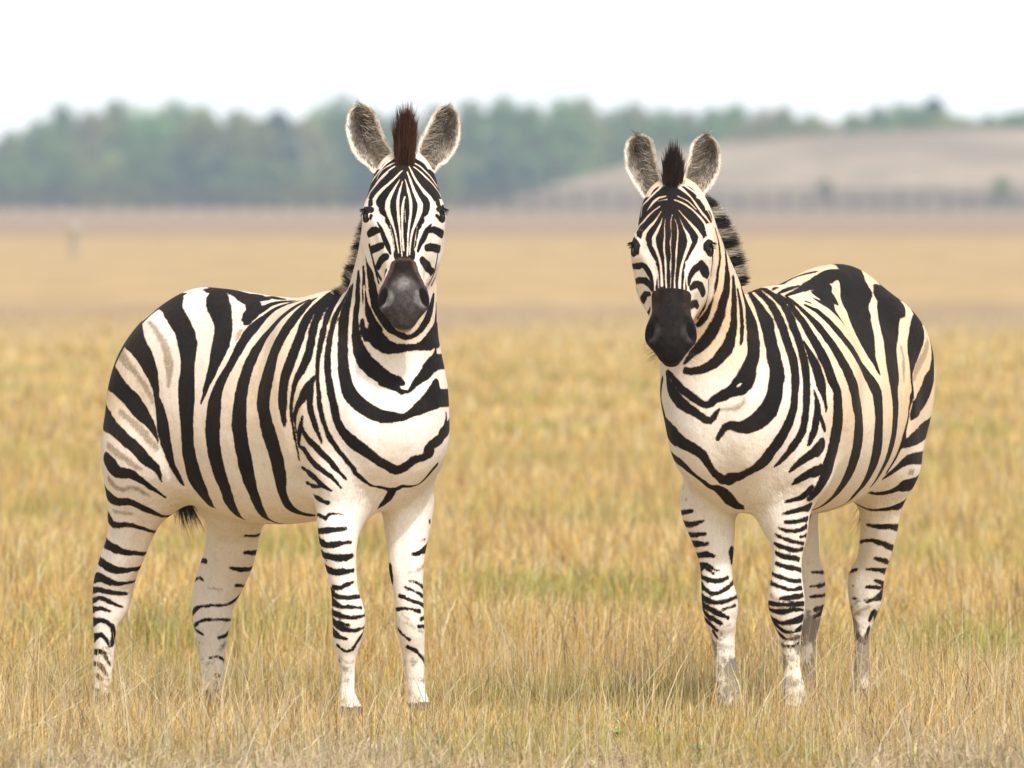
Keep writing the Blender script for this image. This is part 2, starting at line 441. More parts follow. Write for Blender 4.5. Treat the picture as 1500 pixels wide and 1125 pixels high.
def skin(prims, h):
    """surface nets on a narrow band of the blended field"""
    lo = np.min([s.lo for s in prims], 0); hi = np.max([s.hi for s in prims], 0); lo[2] = max(lo[2], -.12)
    R = 4; H = h * R
    nc = np.ceil((hi - lo) / H).astype(int) + 1
    G = np.stack(np.meshgrid(*[lo[i] + H * (np.arange(nc[i]) + .5) for i in range(3)], indexing='ij'), -1)
    Fc = field(prims, G.reshape(-1, 3)).reshape(nc)
    n = nc * R
    F = np.repeat(np.repeat(np.repeat(np.where(Fc < 0, -.1, .1).astype(np.float32), R, 0), R, 1), R, 2)
    blk = np.argwhere(np.abs(Fc) < H * 1.9)
    sub = np.stack(np.meshgrid(*[np.arange(R)] * 3, indexing='ij'), -1).reshape(-1, 3)
    for c in range(0, len(blk), 20000):
        I = (blk[c:c + 20000, None, :] * R + sub[None]).reshape(-1, 3)
        F[tuple(I.T)] = field(prims, lo + h * (I + .5))
    S = F < 0; m = n - 1
    cs = [(i, j, k) for i in (0, 1) for j in (0, 1) for k in (0, 1)]
    cnt = np.zeros(m, np.int8)
    for o in cs: cnt += S[o[0]:o[0] + m[0], o[1]:o[1] + m[1], o[2]:o[2] + m[2]]
    act = (cnt > 0) & (cnt < 8); ids = np.full(m, -1, np.int32); ids[act] = np.arange(act.sum())
    I = np.argwhere(act); acc = np.zeros((len(I), 3)); w = np.zeros(len(I))
    for a in cs:
        for d in range(3):
            if a[d]: continue
            b = list(a); b[d] = 1
            fa = F[tuple((I + a).T)]; fb = F[tuple((I + b).T)]; x = (fa < 0) != (fb < 0)
            t = fa / np.where(x, fa - fb, 1)
            p = np.tile(np.array(a, float), (len(I), 1)); p[:, d] = t; acc[x] += p[x]; w[x] += 1
    V = lo + h * (I + .5 + acc / w[:, None]); Q = []
    for d in range(3):
        u, v = [(1, 2), (2, 0), (0, 1)][d]
        s0 = [slice(None)] * 3; s1 = [slice(None)] * 3; s0[d] = slice(0, -1); s1[d] = slice(1, None)
        E = np.argwhere(S[tuple(s0)] != S[tuple(s1)])
        E = E[(E[:, u] > 0) & (E[:, v] > 0) & (E[:, u] < m[u]) & (E[:, v] < m[v])]
        inside = S[tuple(E.T)]
        def g(du, dv):
            e = E.copy(); e[:, u] -= du; e[:, v] -= dv; return ids[tuple(e.T)]
        q = np.stack([g(1, 1), g(0, 1), g(0, 0), g(1, 0)], 1); q[~inside] = q[~inside][:, ::-1]; Q.append(q)
    return V, np.vstack(Q)

def relax(V, Q, n, keep=None):
    for _ in range(n):
        acc = V[Q].mean(1); s = np.zeros_like(V); w = np.zeros(len(V))
        for j in range(Q.shape[1]):
            for a in range(3): s[:, a] += np.bincount(Q[:, j], acc[:, a], len(V))
            w += np.bincount(Q[:, j], minlength=len(V))
        N = s / np.maximum(w, 1)[:, None]
        V = N if keep is None else V + (N - V) * keep[:, None]
    return V

def stripe_field(V, strokes, lim=.03):
    """signed distance on the skin to the painted strokes: negative inside a dark stripe"""
    D = np.full(len(V), lim, np.float32)
    for light, pts in strokes:
        P = pts.astype(np.float32); rr = P[:, 3].max() + lim
        idx = np.nonzero(np.all((V > P[:, :3].min(0) - rr) & (V < P[:, :3].max(0) + rr), axis=1))[0]
        if not len(idx): continue
        q = V[idx].astype(np.float32); best = np.full(len(q), lim, np.float32)
        if len(P) == 1: best = np.linalg.norm(q - P[0, :3], axis=1) - P[0, 3]
        for a, b in zip(P[:-1], P[1:]):
            r2 = max(a[3], b[3]) + lim; mid = (a[:3] + b[:3]) / 2; hl = np.linalg.norm(b[:3] - a[:3]) / 2 + r2
            j = np.nonzero(np.all(np.abs(q - mid) < hl, axis=1))[0]
            if not len(j): continue
            ab = b[:3] - a[:3]; L = float(ab @ ab) + 1e-9; w = q[j] - a[:3]
            t = np.clip(w @ ab / L, 0, 1); w = w - t[:, None] * ab
            best[j] = np.minimum(best[j], np.sqrt((w * w).sum(1)) - (a[3] + (b[3] - a[3]) * t))
        D[idx] = np.maximum(D[idx], -best) if light else np.minimum(D[idx], best)
    return np.clip(D, -lim, lim)

def unpack(txt):
    out = []
    for l in txt.strip().splitlines():
        k, d = l.split(' ', 1)
        a = np.array([int(v) for v in d.replace(';', ',').split(',')], float).reshape(-1, 4) / 1000.0
        out.append((k, a))
    return out

# ------------------------------------------------------------------ materials of the animals
def coat_material(name, warm, white, tan, fringe):
    m = NT(name)
    co = m.n('TexCoord').outputs['Object']
    f = m.noise(co, 260, 2, .6); g = m.noise(m.vmul(co, (1, 1, .35)), 420, 2, .6); w = m.noise(co, 38, 2, .5)
    s = m.attr('stripe')
    jt = m.math('ADD', m.math('MULTIPLY', m.math('SUBTRACT', f, .5), .0075), m.math('MULTIPLY', m.math('SUBTRACT', w, .5), .0075))
    jt = m.math('ADD', jt, m.math('MULTIPLY', m.math('SUBTRACT', g, .5), .0080))
    s = m.math('ADD', s, m.math('MULTIPLY', jt, m.attr('jitter')))
    light = m.smooth(s, -.0009, .0011)
    big = m.noise(co, 3.2, 4, .6)
    wa = m.math('ADD', m.attr('warm'), m.math('MULTIPLY', m.math('SUBTRACT', big, .5), .55), clamp=True)
    c = m.mix(wa, white, tan)
    c = m.mix(m.math('MULTIPLY', m.smooth(m.noise(co, 26, 4, .7), .45, .75), .22), c, (.50, .38, .24))
    c = m.mix(m.math('MULTIPLY', m.smooth(g, .4, .75), .28), c, (.42, .33, .24))
    c = m.mix(m.math('MULTIPLY', m.smooth(m.noise(m.vmul(co, (1, 1, .3)), 130, 3, .65), .45, .8), .30), c, (.46, .37, .27))
    # faint shadow stripes
    fs = m.math('ADD', m.attr('faint'), m.math('MULTIPLY', m.math('SUBTRACT', m.noise(co, 60, 5, .75), .5), .03))
    fm = m.math('SUBTRACT', 1.0, m.smooth(fs, -.008, .006))
    c = m.mix(m.math('MULTIPLY', fm, m.math('MULTIPLY', m.smooth(f, .1, .6), .85)), c, (.27, .18, .11))
    # rusty fringe where a stripe ends
    fr = m.math('MULTIPLY', m.math('SUBTRACT', 1.0, m.smooth(s, .0005, .0035)), fringe)
    c = m.mix(fr, c, (.36, .20, .10))
    dk = m.mix(m.smooth(big, .4, .7), (.009, .0075, .0075), (.018, .013, .011))
    dk = m.mix(m.math('MULTIPLY', m.smooth(m.noise(co, 9, 4, .65), .5, .75), .5), dk, (.034, .021, .015))
    dk = m.mix(m.math('MULTIPLY', m.smooth(f, .5, .8), .35), dk, (.04, .033, .028))
    c = m.mix(light, dk, c)
    # dried mud
    md = m.math('ADD', m.attr('mud'), m.math('MULTIPLY', m.math('SUBTRACT', m.noise(co, 30, 5, .7), .5), 1.5))
    c = m.mix(m.math('MULTIPLY', m.smooth(md, .45, .75), .8), c, m.mix(f, (.055, .043, .035), (.17, .135, .105)))
    ov = m.n('Attribute'); ov.attribute_name = 'over'
    gr = m.math('MULTIPLY', m.noise(co, 55, 5, .75), 1.0)
    oc = m.mix(1.0, ov.outputs['Color'], m.mix(m.smooth(gr, .3, .7), (.62, .60, .58), (1.55, 1.5, 1.5)), 'MULTIPLY')
    oa = m.smooth(m.math('ADD', ov.outputs['Alpha'], m.math('MULTIPLY', m.math('SUBTRACT', m.noise(co, 90, 4, .7), .5), .6)), .32, .68)
    c = m.mix(oa, c, oc)
    m.base(c)
    m.b.inputs['Roughness'].default_value = .72
    m.b.inputs['Specular IOR Level'].default_value = .09
    m.b.inputs['Sheen Weight'].default_value = .02
    m.b.inputs['Sheen Roughness'].default_value = .5
    ht = m.math('ADD', m.math('MULTIPLY', g, .5), m.math('MULTIPLY', m.noise(co, 12, 4, .6), 2.6))
    ht = m.math('ADD', ht, m.math('MULTIPLY', m.math('MULTIPLY', m.noise(m.vmul(co, (1, 1.2, .22)), 60, 3, .5, dist=.6), m.attr('fold')), 5.0))
    m.bump(ht, .5, .0055)
    return m.m
m = NT('eye_gloss'); m.base(m.mix(m.noise(m.n('TexCoord').outputs['Object'], 60, 2), (.006, .004, .003), (.016, .009, .006)))
m.b.inputs['Roughness'].default_value = .14; m.b.inputs['Specular IOR Level'].default_value = .3; EYE = m.m
HAIR = vcol_material('hair', .5, 0.25, .3)

def hair(name, root, dirs, length, width, col_root, col_tip, parent, bend=.15, seg=3, R=None):
    """tapered hair blades; every argument is per strand"""
    n = len(root); R = R or np.random.default_rng(3)
    dirs = dirs / (np.linalg.norm(dirs, axis=1)[:, None] + 1e-9)
    side = np.cross(dirs, R.normal(size=(n, 3))); side /= np.linalg.norm(side, axis=1)[:, None] + 1e-9
    bd = np.cross(side, dirs) * R.normal(size=(n, 1)) * bend + R.normal(size=(n, 3)) * bend * .3
    V = np.zeros((n, seg * 2 + 1, 3)); C = np.ones((n, seg * 2 + 1, 4))
    for i in range(seg + 1):
        t = i / seg; p = root + (dirs * t + bd * t * t) * length[:, None]
        cc = col_root * (1 - t) + col_tip * t
        if i == seg: V[:, -1] = p; C[:, -1, :3] = cc
        else:
            ww = (width * (1 - .55 * t))[:, None] * .5
            V[:, 2 * i] = p - side * ww; V[:, 2 * i + 1] = p + side * ww
            C[:, 2 * i, :3] = cc; C[:, 2 * i + 1, :3] = cc
    k = seg * 2 + 1; b = (np.arange(n) * k)[:, None]
    tri = []
    for i in range(seg - 1): tri += [[2 * i, 2 * i + 1, 2 * i + 3], [2 * i, 2 * i + 3, 2 * i + 2]]
    tri.append([2 * seg - 2, 2 * seg - 1, 2 * seg])
    F = np.concatenate([b + np.array(t)[None] for t in tri])
    return make_mesh(name, V.reshape(-1, 3), F, HAIR, parent, colors={'col': C.reshape(-1, 4)})

def ear_shell(rowsL, rowsR, fwd, depth=.045):
    L = spline(rowsL, 5); Rr = spline(rowsR, 5); n = len(L); m_ = 14
    V, over, ring = [], [], 2 * m_
    for i in range(n):
        u = i / (n - 1); dp = depth * math.sin(math.pi * min(1, .12 + u * .88)) ** .7
        ax = Rr[i] - L[i]
        for j in range(ring):
            back = j >= m_; v = (-1 + 2 * j / (m_ - 1)) if not back else (1 - 2 * (j - m_ + .5) / m_)
            p = (L[i] + Rr[i]) / 2 + ax * .5 * v * (1.05 if not back else 1.08)
            z = -dp * (1 - v * v) ** .8 - (.010 * (1 - v * v) ** .5 + .0015 if back else 0) - .03 * u * u
            V.append(p + fwd * z)
            e = max(abs(v), (u - .1) ** 3)
            if back: c = (.55, .50, .42) if u < .72 else (.10, .08, .07)
            elif e > .84: c = (.74, .68, .58)
            elif e > .74: c = (.40, .35, .28)
            else:
                dkk = math.exp(-((u - .64) / .30) ** 2) * (1 - (abs(v) / .95) ** 4)
                c = tuple(np.array((.50, .44, .36)) * (1 - dkk) + np.array((.05, .043, .038)) * dkk)
            over.append((*c, 1))
    F = []
    for i in range(n - 1):
        for j in range(ring):
            F.append((i * ring + j, i * ring + (j + 1) % ring, (i + 1) * ring + (j + 1) % ring, (i + 1) * ring + j))
    for j in range(m_ - 1):      # close the tip
        F.append(((n - 1) * ring + j, (n - 1) * ring + j + 1, (n - 1) * ring + ring - 2 - j, (n - 1) * ring + ring - 1 - j))
    return np.array(V), np.array(F), np.array(over), (L, Rr, depth)

def make_zebra(D, label):
    O = np.array(D['origin']); phi = D['phi']
    f = np.array([math.sin(phi), -math.cos(phi), 0]); l = np.array([math.cos(phi), math.sin(phi), 0])
    root = bpy.data.objects.new('zebra', None); link(root)
    root.location = (O[0], O[1], 0); root.rotation_euler.z = phi - math.pi / 2
    tag(root, label, 'zebra', 'zebras standing in the dry grass')
    body = [Chain(*p) for p in D['body']]; head = [Chain(*p) for p in D['head']]; allp = body + head
    ho, A = np.array(D['ho']), np.array(D['hA'])
    V, Q = skin(allp, .005)
    hc = (V - ho) @ A.T
    fine = sstep(.42, .36, hc[:, 0]) * 0 + np.where((hc[:, 0] > -.02) & (hc[:, 0] < .58) & (np.abs(hc[:, 1]) < .16) & (hc[:, 2] > -.26) & (hc[:, 2] < .06), 1., 0.)
    V = relax(V, Q, 2); V = relax(V, Q, 3, np.where(fine > 0, 0., 1.))
    # refine the head so that the fine face stripes and the nostrils hold
    bm = bmesh.new()
    me = bpy.data.meshes.new('tmp'); me.vertices.add(len(V)); me.vertices.foreach_set('co', V.astype(np.float32).ravel())
    me.loops.add(Q.size); me.loops.foreach_set('vertex_index', Q.ravel().astype(np.int32)); me.polygons.add(len(Q))
    me.polygons.foreach_set('loop_start', np.arange(0, Q.size, 4, dtype=np.int32)); me.update(calc_edges=True); me.validate()
    bm.from_mesh(me); bm.verts.ensure_lookup_table()
    fl = fine > 0
    ed = [e for e in bm.edges if fl[e.verts[0].index] and fl[e.verts[1].index]]
    bmesh.ops.subdivide_edges(bm, edges=ed, cuts=2, use_grid_fill=True)
    bm.to_mesh(me); bm.free()
    n = len(me.vertices); V = np.zeros(n * 3, np.float32); me.vertices.foreach_get('co', V); V = V.reshape(-1, 3).astype(float)
    hc = (V - ho) @ A.T
    hm = np.nonzero((hc[:, 0] > -.005) & (hc[:, 0] < .58) & (np.abs(hc[:, 1]) < .15) & (hc[:, 2] > -.25) & (hc[:, 2] < .05))[0]
    P = V[hm]
    for _ in range(2):
        d = field(allp, P); g = grad(allp, P, .001); P = P - g * (d / ((g * g).sum(1) + 1e-4))[:, None] * .9
    ok = np.linalg.norm(P - V[hm], axis=1) < .006; V[hm[ok]] = P[ok]
    faces = [tuple(p.vertices) for p in me.polygons]
    bpy.data.meshes.remove(me)
    hc = (V - ho) @ A.T
    # ------- painted attributes, all in the animal's own space
    fb = field(body, V); fh = field(head, V); is_head = (fh < fb + .004) | ((hc[:, 0] > -.03) & (hc[:, 0] < .2) & (hc[:, 2] > -.09) & (np.abs(hc[:, 1]) < .14) & (fh < .03))
    SB, SM, SH = unpack(D['sb']), unpack(D['sm']), unpack(D['sh'])
    sel = lambda S, ks: [(k == 'w', p) for k, p in S if k in ks]
    stripe = np.full(len(V), .03, np.float32); faint = stripe.copy()
    b = ~is_head
    stripe[b] = stripe_field(V[b], sel(SB + SM, 'kw')); faint[b] = stripe_field(V[b], sel(SB + SM, 'n'))
    stripe[is_head] = stripe_field(V[is_head], sel(SH, 'kw')); faint[is_head] = stripe_field(V[is_head], sel(SH, 'n'))
    nh = b & (fh < .12); stripe[nh] = np.minimum(stripe[nh], stripe_field(V[nh], sel(SH, 'k')[D['nbase']:]))
    x, y, z = V.T
    warm = D['warm'](x, y, z, hc, is_head)
    mud = D['mud'](x, y, z)
    fold = np.exp(-(((x - .42) / .10) ** 2 + (y / .16) ** 2 + ((z - .70) / .075) ** 2)) + .5 * np.exp(-(((x + .40) / .12) ** 2 + ((z - .68) / .08) ** 2)) + .18
    fold = np.where(is_head, .1, fold)
    over = np.zeros((len(V), 4)); over[:, :3] = .2
    t, s_, n_ = hc.T; a_s = np.abs(s_)
    over = D['muzzle'](over, t, s_, n_, is_head)
    # hooves
    hf = (z < .03) & b; over[hf] = (.13, .105, .085, 1)
    # eye rims
    for sg in (1, -1):
        de = np.linalg.norm(hc - np.array([.166, sg * .112, -.052]), axis=1)
        k = is_head & (de < .025); over[k] = (.012, .009, .008, 1)
    # dark mane line on the crest and between the ears handled by the hair
    nV = len(V); Fs = faces
    fwd = -np.array([math.sin(D['yaw']), -math.cos(D['yaw']), 0]) * -1
    fwd = np.array([fwd @ f, fwd @ l, 0])
    ears = []
    for eL, eR in D['ears']:
        ev, ef, eo, info = ear_shell(np.array(eL), np.array(eR), fwd); ears.append(info)
        Fs = Fs + [tuple(q) for q in (ef + len(V))]
        V = np.vstack([V, ev]); over = np.vstack([over, eo])
    ne = len(V) - nV
    ext = lambda a, v: np.concatenate([a, np.full(ne, v)])
    ob = make_mesh('body', V, Fs, D['coat'], root, attrs={'stripe': ext(stripe, .03), 'faint': ext(faint, .03), 'warm': ext(warm, .4), 'mud': ext(mud, 0), 'jitter': ext(np.where(is_head, .38, np.where(z < .62, 1.35, 1.0)), .4), 'fold': ext(fold, 0)},
                   colors={'over': over}, smooth=True)
    R = np.random.default_rng(D['seed'])
    H2L = lambda p: ho + np.asarray(p) @ A
    # ------- eyes
    for sg in (1, -1):
        bm = bmesh.new(); bmesh.ops.create_uvsphere(bm, u_segments=24, v_segments=16, radius=.0205)
        me = bpy.data.meshes.new('eye'); bm.to_mesh(me); bm.free(); me.materials.append(EYE)
        for p in me.polygons: p.use_smooth = True
        e = bpy.data.objects.new('eye', me); link(e, root); e.location = H2L([.167, sg * .103, -.054])
    for sg in (1, -1):
        n = 60; aa = R.uniform(-1, 1, n)
        rt = np.array([H2L([.148 + .004 * abs(a), sg * (.119 + .006 * (1 - a * a)), -.045 + .018 * a]) for a in aa])
        dr = np.array([np.array([.45, sg * 1.0, .35 + .3 * a]) @ A for a in aa]); one = np.ones((n, 3))
        hair('eyelashes', rt, dr, R.uniform(.012, .022, n), np.full(n, .0014), one * .01, one * .01, root, .2, 3, R)
    # ------- ear fur
    rt, dr, ln, cr_, ct_ = [], [], [], [], []
    for ei, (L, Rr, dep) in enumerate(ears):
        for i in range(3000):
            u = R.uniform(.04, 1); v = R.uniform(-1, 1) if i % 3 else R.choice([-1, 1]) * R.uniform(.9, 1)
            k = u * (len(L) - 1); a = int(min(k, len(L) - 2)); q = k - a
            l0 = L[a] * (1 - q) + L[a + 1] * q; r0 = Rr[a] * (1 - q) + Rr[a + 1] * q; ax = r0 - l0
            dp = dep * math.sin(math.pi * min(1, .12 + u * .88)) ** .7
            p = (l0 + r0) / 2 + ax * .525 * v + fwd * (-dp * (1 - v * v) ** .8 - .03 * u * u)
            up = (L[-1] - L[0] + Rr[-1] - Rr[0]); up /= np.linalg.norm(up); sx = ax / (np.linalg.norm(ax) + 1e-6)
            rim = abs(v) > .84 or u > .95
            if rim:
                d = sx * np.sign(v) * .7 + up * (.5 + 1.0 * (u > .9)) + fwd * .3 + R.normal(size=3) * .15; ln.append(R.uniform(.003, .008)); c = np.array((.76, .70, .60)) * R.uniform(.85, 1.1)
                ct_.append(c * 1.1)
            else:
                inner = v if ei == 0 else -v      # +1 at the edge next to the forelock
                dk = math.exp(-((u - .66) / .27) ** 2 - ((inner + .25) / .75) ** 2)
                if R.uniform() < dk * .75: continue
                d = -sx * v * (.9 if inner > 0 else .4) + up * (.65 if inner > 0 else 1.0) + fwd * .5 + R.normal(size=3) * .22
                ln.append(R.uniform(.018, .042) if inner > -.1 else R.uniform(.008, .018))
                c = np.array((.62, .56, .47)) * R.choice([.2, .55, 1.05], p=[.3, .34, .36]) * (1 - .5 * dk); ct_.append(c * R.uniform(.9, 1.4))
            rt.append(p); dr.append(d); cr_.append(c)
    n = len(rt); hair('ear_fur', np.array(rt), np.array(dr), np.array(ln), np.full(n, .0018), np.array(cr_), np.array(ct_), root, .25, 3, R)
    # ------- mane: erect hair along the crest of the neck
    cp = spline(np.array(D['crest']), 12); m_ = D['mane_n']
    K = (R.uniform(0, 1, m_)) * (len(cp) - 1); a = np.minimum(K.astype(int), len(cp) - 2); q = (K - a)[:, None]
    c = cp[a] * (1 - q) + cp[a + 1] * q; tg = cp[a + 1] - cp[a]; tg[:, 3:] = 0; tg3 = tg[:, :3] / np.linalg.norm(tg[:, :3], axis=1)[:, None]
    cd = np.array(D['crest_dir']); dirv = cd[None] - tg3 * (tg3 @ cd)[:, None]; dirv /= np.linalg.norm(dirv, axis=1)[:, None]
    lat = np.cross(tg3, dirv)
    P = c[:, :3] + dirv * (c[:, 3:4] * .7)
    for _ in range(6):
        d = field(body, P); P = P - dirv * d[:, None]
    off = R.uniform(-.018, .018, (m_, 1)); P = P + lat * off - dirv * .012
    sarc = np.concatenate([[0], np.cumsum(np.linalg.norm(np.diff(cp[:, :3], axis=0), axis=1))]); sk = sarc[a] + q[:, 0] * (sarc[a + 1] - sarc[a])
    uu = sk / sarc[-1]
    ph = (sk + R.normal(0, .0035, m_)) / D['mane_period'] + D.get('mane_phase', 0); blk = (np.sin(2 * math.pi * ph) + D['mane_dark'] > 0)
    Lh = D['mane_h'] * np.sin(np.pi * np.clip(.10 + uu * .86, 0, 1)) ** .45 * R.uniform(.5, 1.12, m_)
    cr_ = np.where(blk[:, None], np.array([[.018, .014, .013]]), np.array([[.62, .57, .48]])) * R.uniform(.8, 1.15, (m_, 1))
    ct_ = np.where(blk[:, None], np.array([[.02, .014, .012]]), np.array([[.50, .44, .36]])); dt = R.uniform(0, 1, (m_, 1)) < .40; ct_ = np.where(dt, np.array([[.03, .02, .016]]), ct_)
    dd = dirv - tg3 * D.get('mane_lean', .25) + R.normal(0, .09, (m_, 3))
    hair('mane', P, dd, Lh, R.uniform(.0018, .0035, m_), cr_, ct_, root, .10, 3, R)
    # ------- forelock standing between the ears
    fl = D['forelock']; n = 2600
    u = R.uniform(-1, 1, n); v = R.uniform(-1, 1, n)
    P = np.array([H2L([fl['t0'] + fl['t1'] * (v_ + 1) * .5, fl['w'] * u_, fl['n']]) for u_, v_ in zip(u, v)])
    up = np.array(fl['up']); si = A[1]
    tipw = up[None] + si[None] * (u * fl['spread'] + fl['lean'])[:, None] + R.normal(0, .05, (n, 3))
    Lh = fl['h'] * (1 - .45 * np.abs(u) ** 2) * (1 - .35 * (v + 1) * .5) * R.uniform(.75, 1.05, n)
    c0, c1 = np.array(fl['c0']), np.array(fl['c1']); w_ = R.uniform(.6, 1.3, (n, 1)); k = (1 - np.abs(u)[:, None])
    hair('forelock', P, tipw, Lh, R.uniform(.002, .0035, n), c0[None] * w_, (c1[None] * k + np.array(fl['c2'])[None] * (1 - k)) * w_, root, .08, 4, R)
    # ------- whiskers and chin hair
    for sd_ in (1, -1):
        n = D['whisk'] // 2; sg = np.full(n, sd_)
        hp = np.stack([R.uniform(.44, .50, n), sg * R.uniform(.025, .05, n), -R.uniform(.10, .165, n)], 1); P = ho + hp @ A
        d = np.stack([R.uniform(.1, .8, n), sg * R.uniform(.6, 1.2, n), R.uniform(-.7, .2, n)], 1) @ A
        one = np.ones((n, 3)); hair('whiskers', P, d, R.uniform(.025, .075, n), np.full(n, .0007), one * .05, one * .03, root, .2, 4, R)
    # ------- tail
    tp = spline(np.array(D['tail']), 6)
    tv, tf = tube_mesh([tuple(p[:3]) for p in tp], [p[3] for p in tp], 12)
    tv = np.array([tuple(v) for v in tv]); L_ = np.array([p[:3] for p in tp]); nn = len(tv)
    ring = np.arange(nn) // 12; st = np.where((ring % 4) < 2, -.02, .02)
    ov = np.zeros((nn, 4)); tl = make_mesh('tail', tv, tf, D['coat'], root, attrs={'stripe': st, 'faint': np.full(nn, .03), 'warm': np.full(nn, .4), 'mud': np.zeros(nn), 'jitter': np.ones(nn), 'fold': np.zeros(nn)}, colors={'over': ov}, smooth=True)
    n = 1600; k = R.uniform(.55, 1, n) * (len(tp) - 1); a = np.minimum(k.astype(int), len(tp) - 2); q = (k - a)[:, None]
    P = tp[a, :3] * (1 - q) + tp[a + 1, :3] * q; d = tp[-1, :3] - tp[-4, :3]; d = d / np.linalg.norm(d)
    one = np.ones((n, 3)); hair('tuft', P + R.normal(0, .01, (n, 3)), d[None] + R.normal(0, .10, (n, 3)), R.uniform(.10, .22, n), np.full(n, .003), one * .016, one * .02, tl, .15, 4, R)
    return root
def nz(x, y, z, f, s=0):
    return np.sin(x * f + s) * np.sin(y * f * 1.3 + 1.7 + s) * np.sin(z * f * .9 + .6)
def warm_one(x, y, z, hc, hd):
    w = .58 * sstep(.62, .95, z) + .2 * nz(x, y, z, 11)
    w = w + .35 * np.exp(-((x - .18) / .16) ** 2) * sstep(.8, 1.1, z) + .35 * sstep(-.42, -.56, x) * sstep(.75, .95, z)
    w = w - .5 * np.exp(-((x + .40) / .13) ** 2) * sstep(1.0, 1.2, z) - .6 * sstep(.36, .46, x) * sstep(1.25, 1.0, z)
    w = np.where(hd, .32 - .9 * np.maximum(0, hc[:, 0] - .17), w)
    w = np.where(hd & (np.abs(hc[:, 1]) > .07) & (hc[:, 0] > .18), 0.0, w)
    return np.clip(w, 0, 1)
def warm_two(x, y, z, hc, hd):
    w = .78 * sstep(.70, .98, z) + .15 * nz(x, y, z, 9)
    w = w - .75 * sstep(.36, .50, x) * sstep(1.18, 1.0, z)
    w = np.where(hd, .42 - .35 * sstep(.12, .3, hc[:, 0]), w)
    return np.clip(w, 0, 1)
def mud_one(x, y, z):
    return .35 * sstep(.34, .12, z) + .12 * sstep(.5, .3, z)
def mud_two(x, y, z):
    m_ = (.62 + .5 * nz(x, y, z, 34)) * sstep(.40, .13, z) + .25 * sstep(.54, .36, z)
    return np.where(x > .2, m_ * .75, m_)
def lay(over, mask, col, a):
    m_ = np.clip(mask, 0, 1)[:, None]; col = np.array(col)
    over[:, :3] = over[:, :3] * (1 - m_) + col * m_
    over[:, 3] = np.maximum(over[:, 3], np.clip(mask, 0, 1) * a); return over
def muzzle_one(over, t, s, n, hd):
    a = np.abs(s); lim = np.interp(t, [.325, .34, .37, .41, .435], [.018, .036, .046, .066, .12])
    inn = np.where(hd & (t > .318), sstep(.016, -.010, a - lim) * sstep(.318, .345, t), 0)
    over[:, 3] = np.maximum(over[:, 3], inn); over[inn > 0, :3] = (.046, .043, .044)
    top = inn * sstep(.425, .395, t); over = lay(over, top, (.013, .008, .0065), 1)
    edge = top * np.maximum(sstep(.018, .004, np.abs(a - lim)), sstep(.345, .332, t)); over = lay(over, edge * .3, (.26, .14, .07), 1)
    g = inn * np.exp(-((t - .415) / .02) ** 2 - (s / .024) ** 2); over = lay(over, g * .8, (.22, .205, .205), 1)
    for sg in (1, -1):
        d = np.hypot(t - .455, (s - sg * .060)); over = lay(over, np.where(hd & (t > .4), sstep(.036, .02, d) * .75, 0), (.20, .19, .185), 1)
        hole = np.hypot((t - .448) / 1.6, (s - sg * (.065 + .25 * (t - .448))) / .85); over = lay(over, np.where(hd & (n > -.09), sstep(.0215, .015, hole), 0), (.006, .005, .005), 1)
    lip = np.where(hd & (t > .485), 1, 0) * sstep(-.105, -.122, n); over = lay(over, lip * .65, (.24, .22, .20), 1)
    chin = np.where(hd & (t > .40) & (n < -.133), 1., 0.); over = lay(over, chin * .75, (.36, .33, .28), 1)
    mouth = np.where(hd & (t > .43), 1, 0) * sstep(.010, .005, np.abs(n + .133)); over = lay(over, mouth, (.008, .006, .006), 1)
    return over
def muzzle_two(over, t, s, n, hd):
    a = np.abs(s); lim = np.interp(t, [.318, .325, .37, .41, .435], [.055, .060, .058, .072, .12])
    inn = np.where(hd & (t > .318), sstep(.008, -.004, a - lim), 0)
    over[:, 3] = np.maximum(over[:, 3], inn); over[inn > 0, :3] = (.012, .0095, .009)
    over = lay(over, inn * .6 * sstep(.42, .38, t) * sstep(.03, .012, np.abs(a - lim)), (.035, .02, .014), 1)
    for sg in (1, -1):
        d = np.hypot(t - .455, (s - sg * .060)); over = lay(over, np.where(hd & (t > .4), sstep(.036, .02, d) * .7, 0), (.045, .04, .038), 1)
        hole = np.hypot((t - .448) / 1.6, (s - sg * (.065 + .25 * (t - .448))) / .85); over = lay(over, np.where(hd & (n > -.09), sstep(.0215, .015, hole), 0), (.004, .003, .003), 1)
    lip = np.where(hd & (t > .44), 1, 0) * sstep(-.10, -.12, n) * sstep(.015, .04, a); over = lay(over, lip * .7, (.15, .135, .125), 1)
    mouth = np.where(hd & (t > .43), 1, 0) * sstep(.010, .005, np.abs(n + .133)); over = lay(over, mouth, (.004, .003, .003), 1)
    return over
COAT1 = coat_material('striped_coat_pale', 0, (.85, .80, .73), (.75, .60, .42), .4)
COAT2 = coat_material('striped_coat_tan', 0, (.80, .745, .66), (.71, .53, .32), .65)

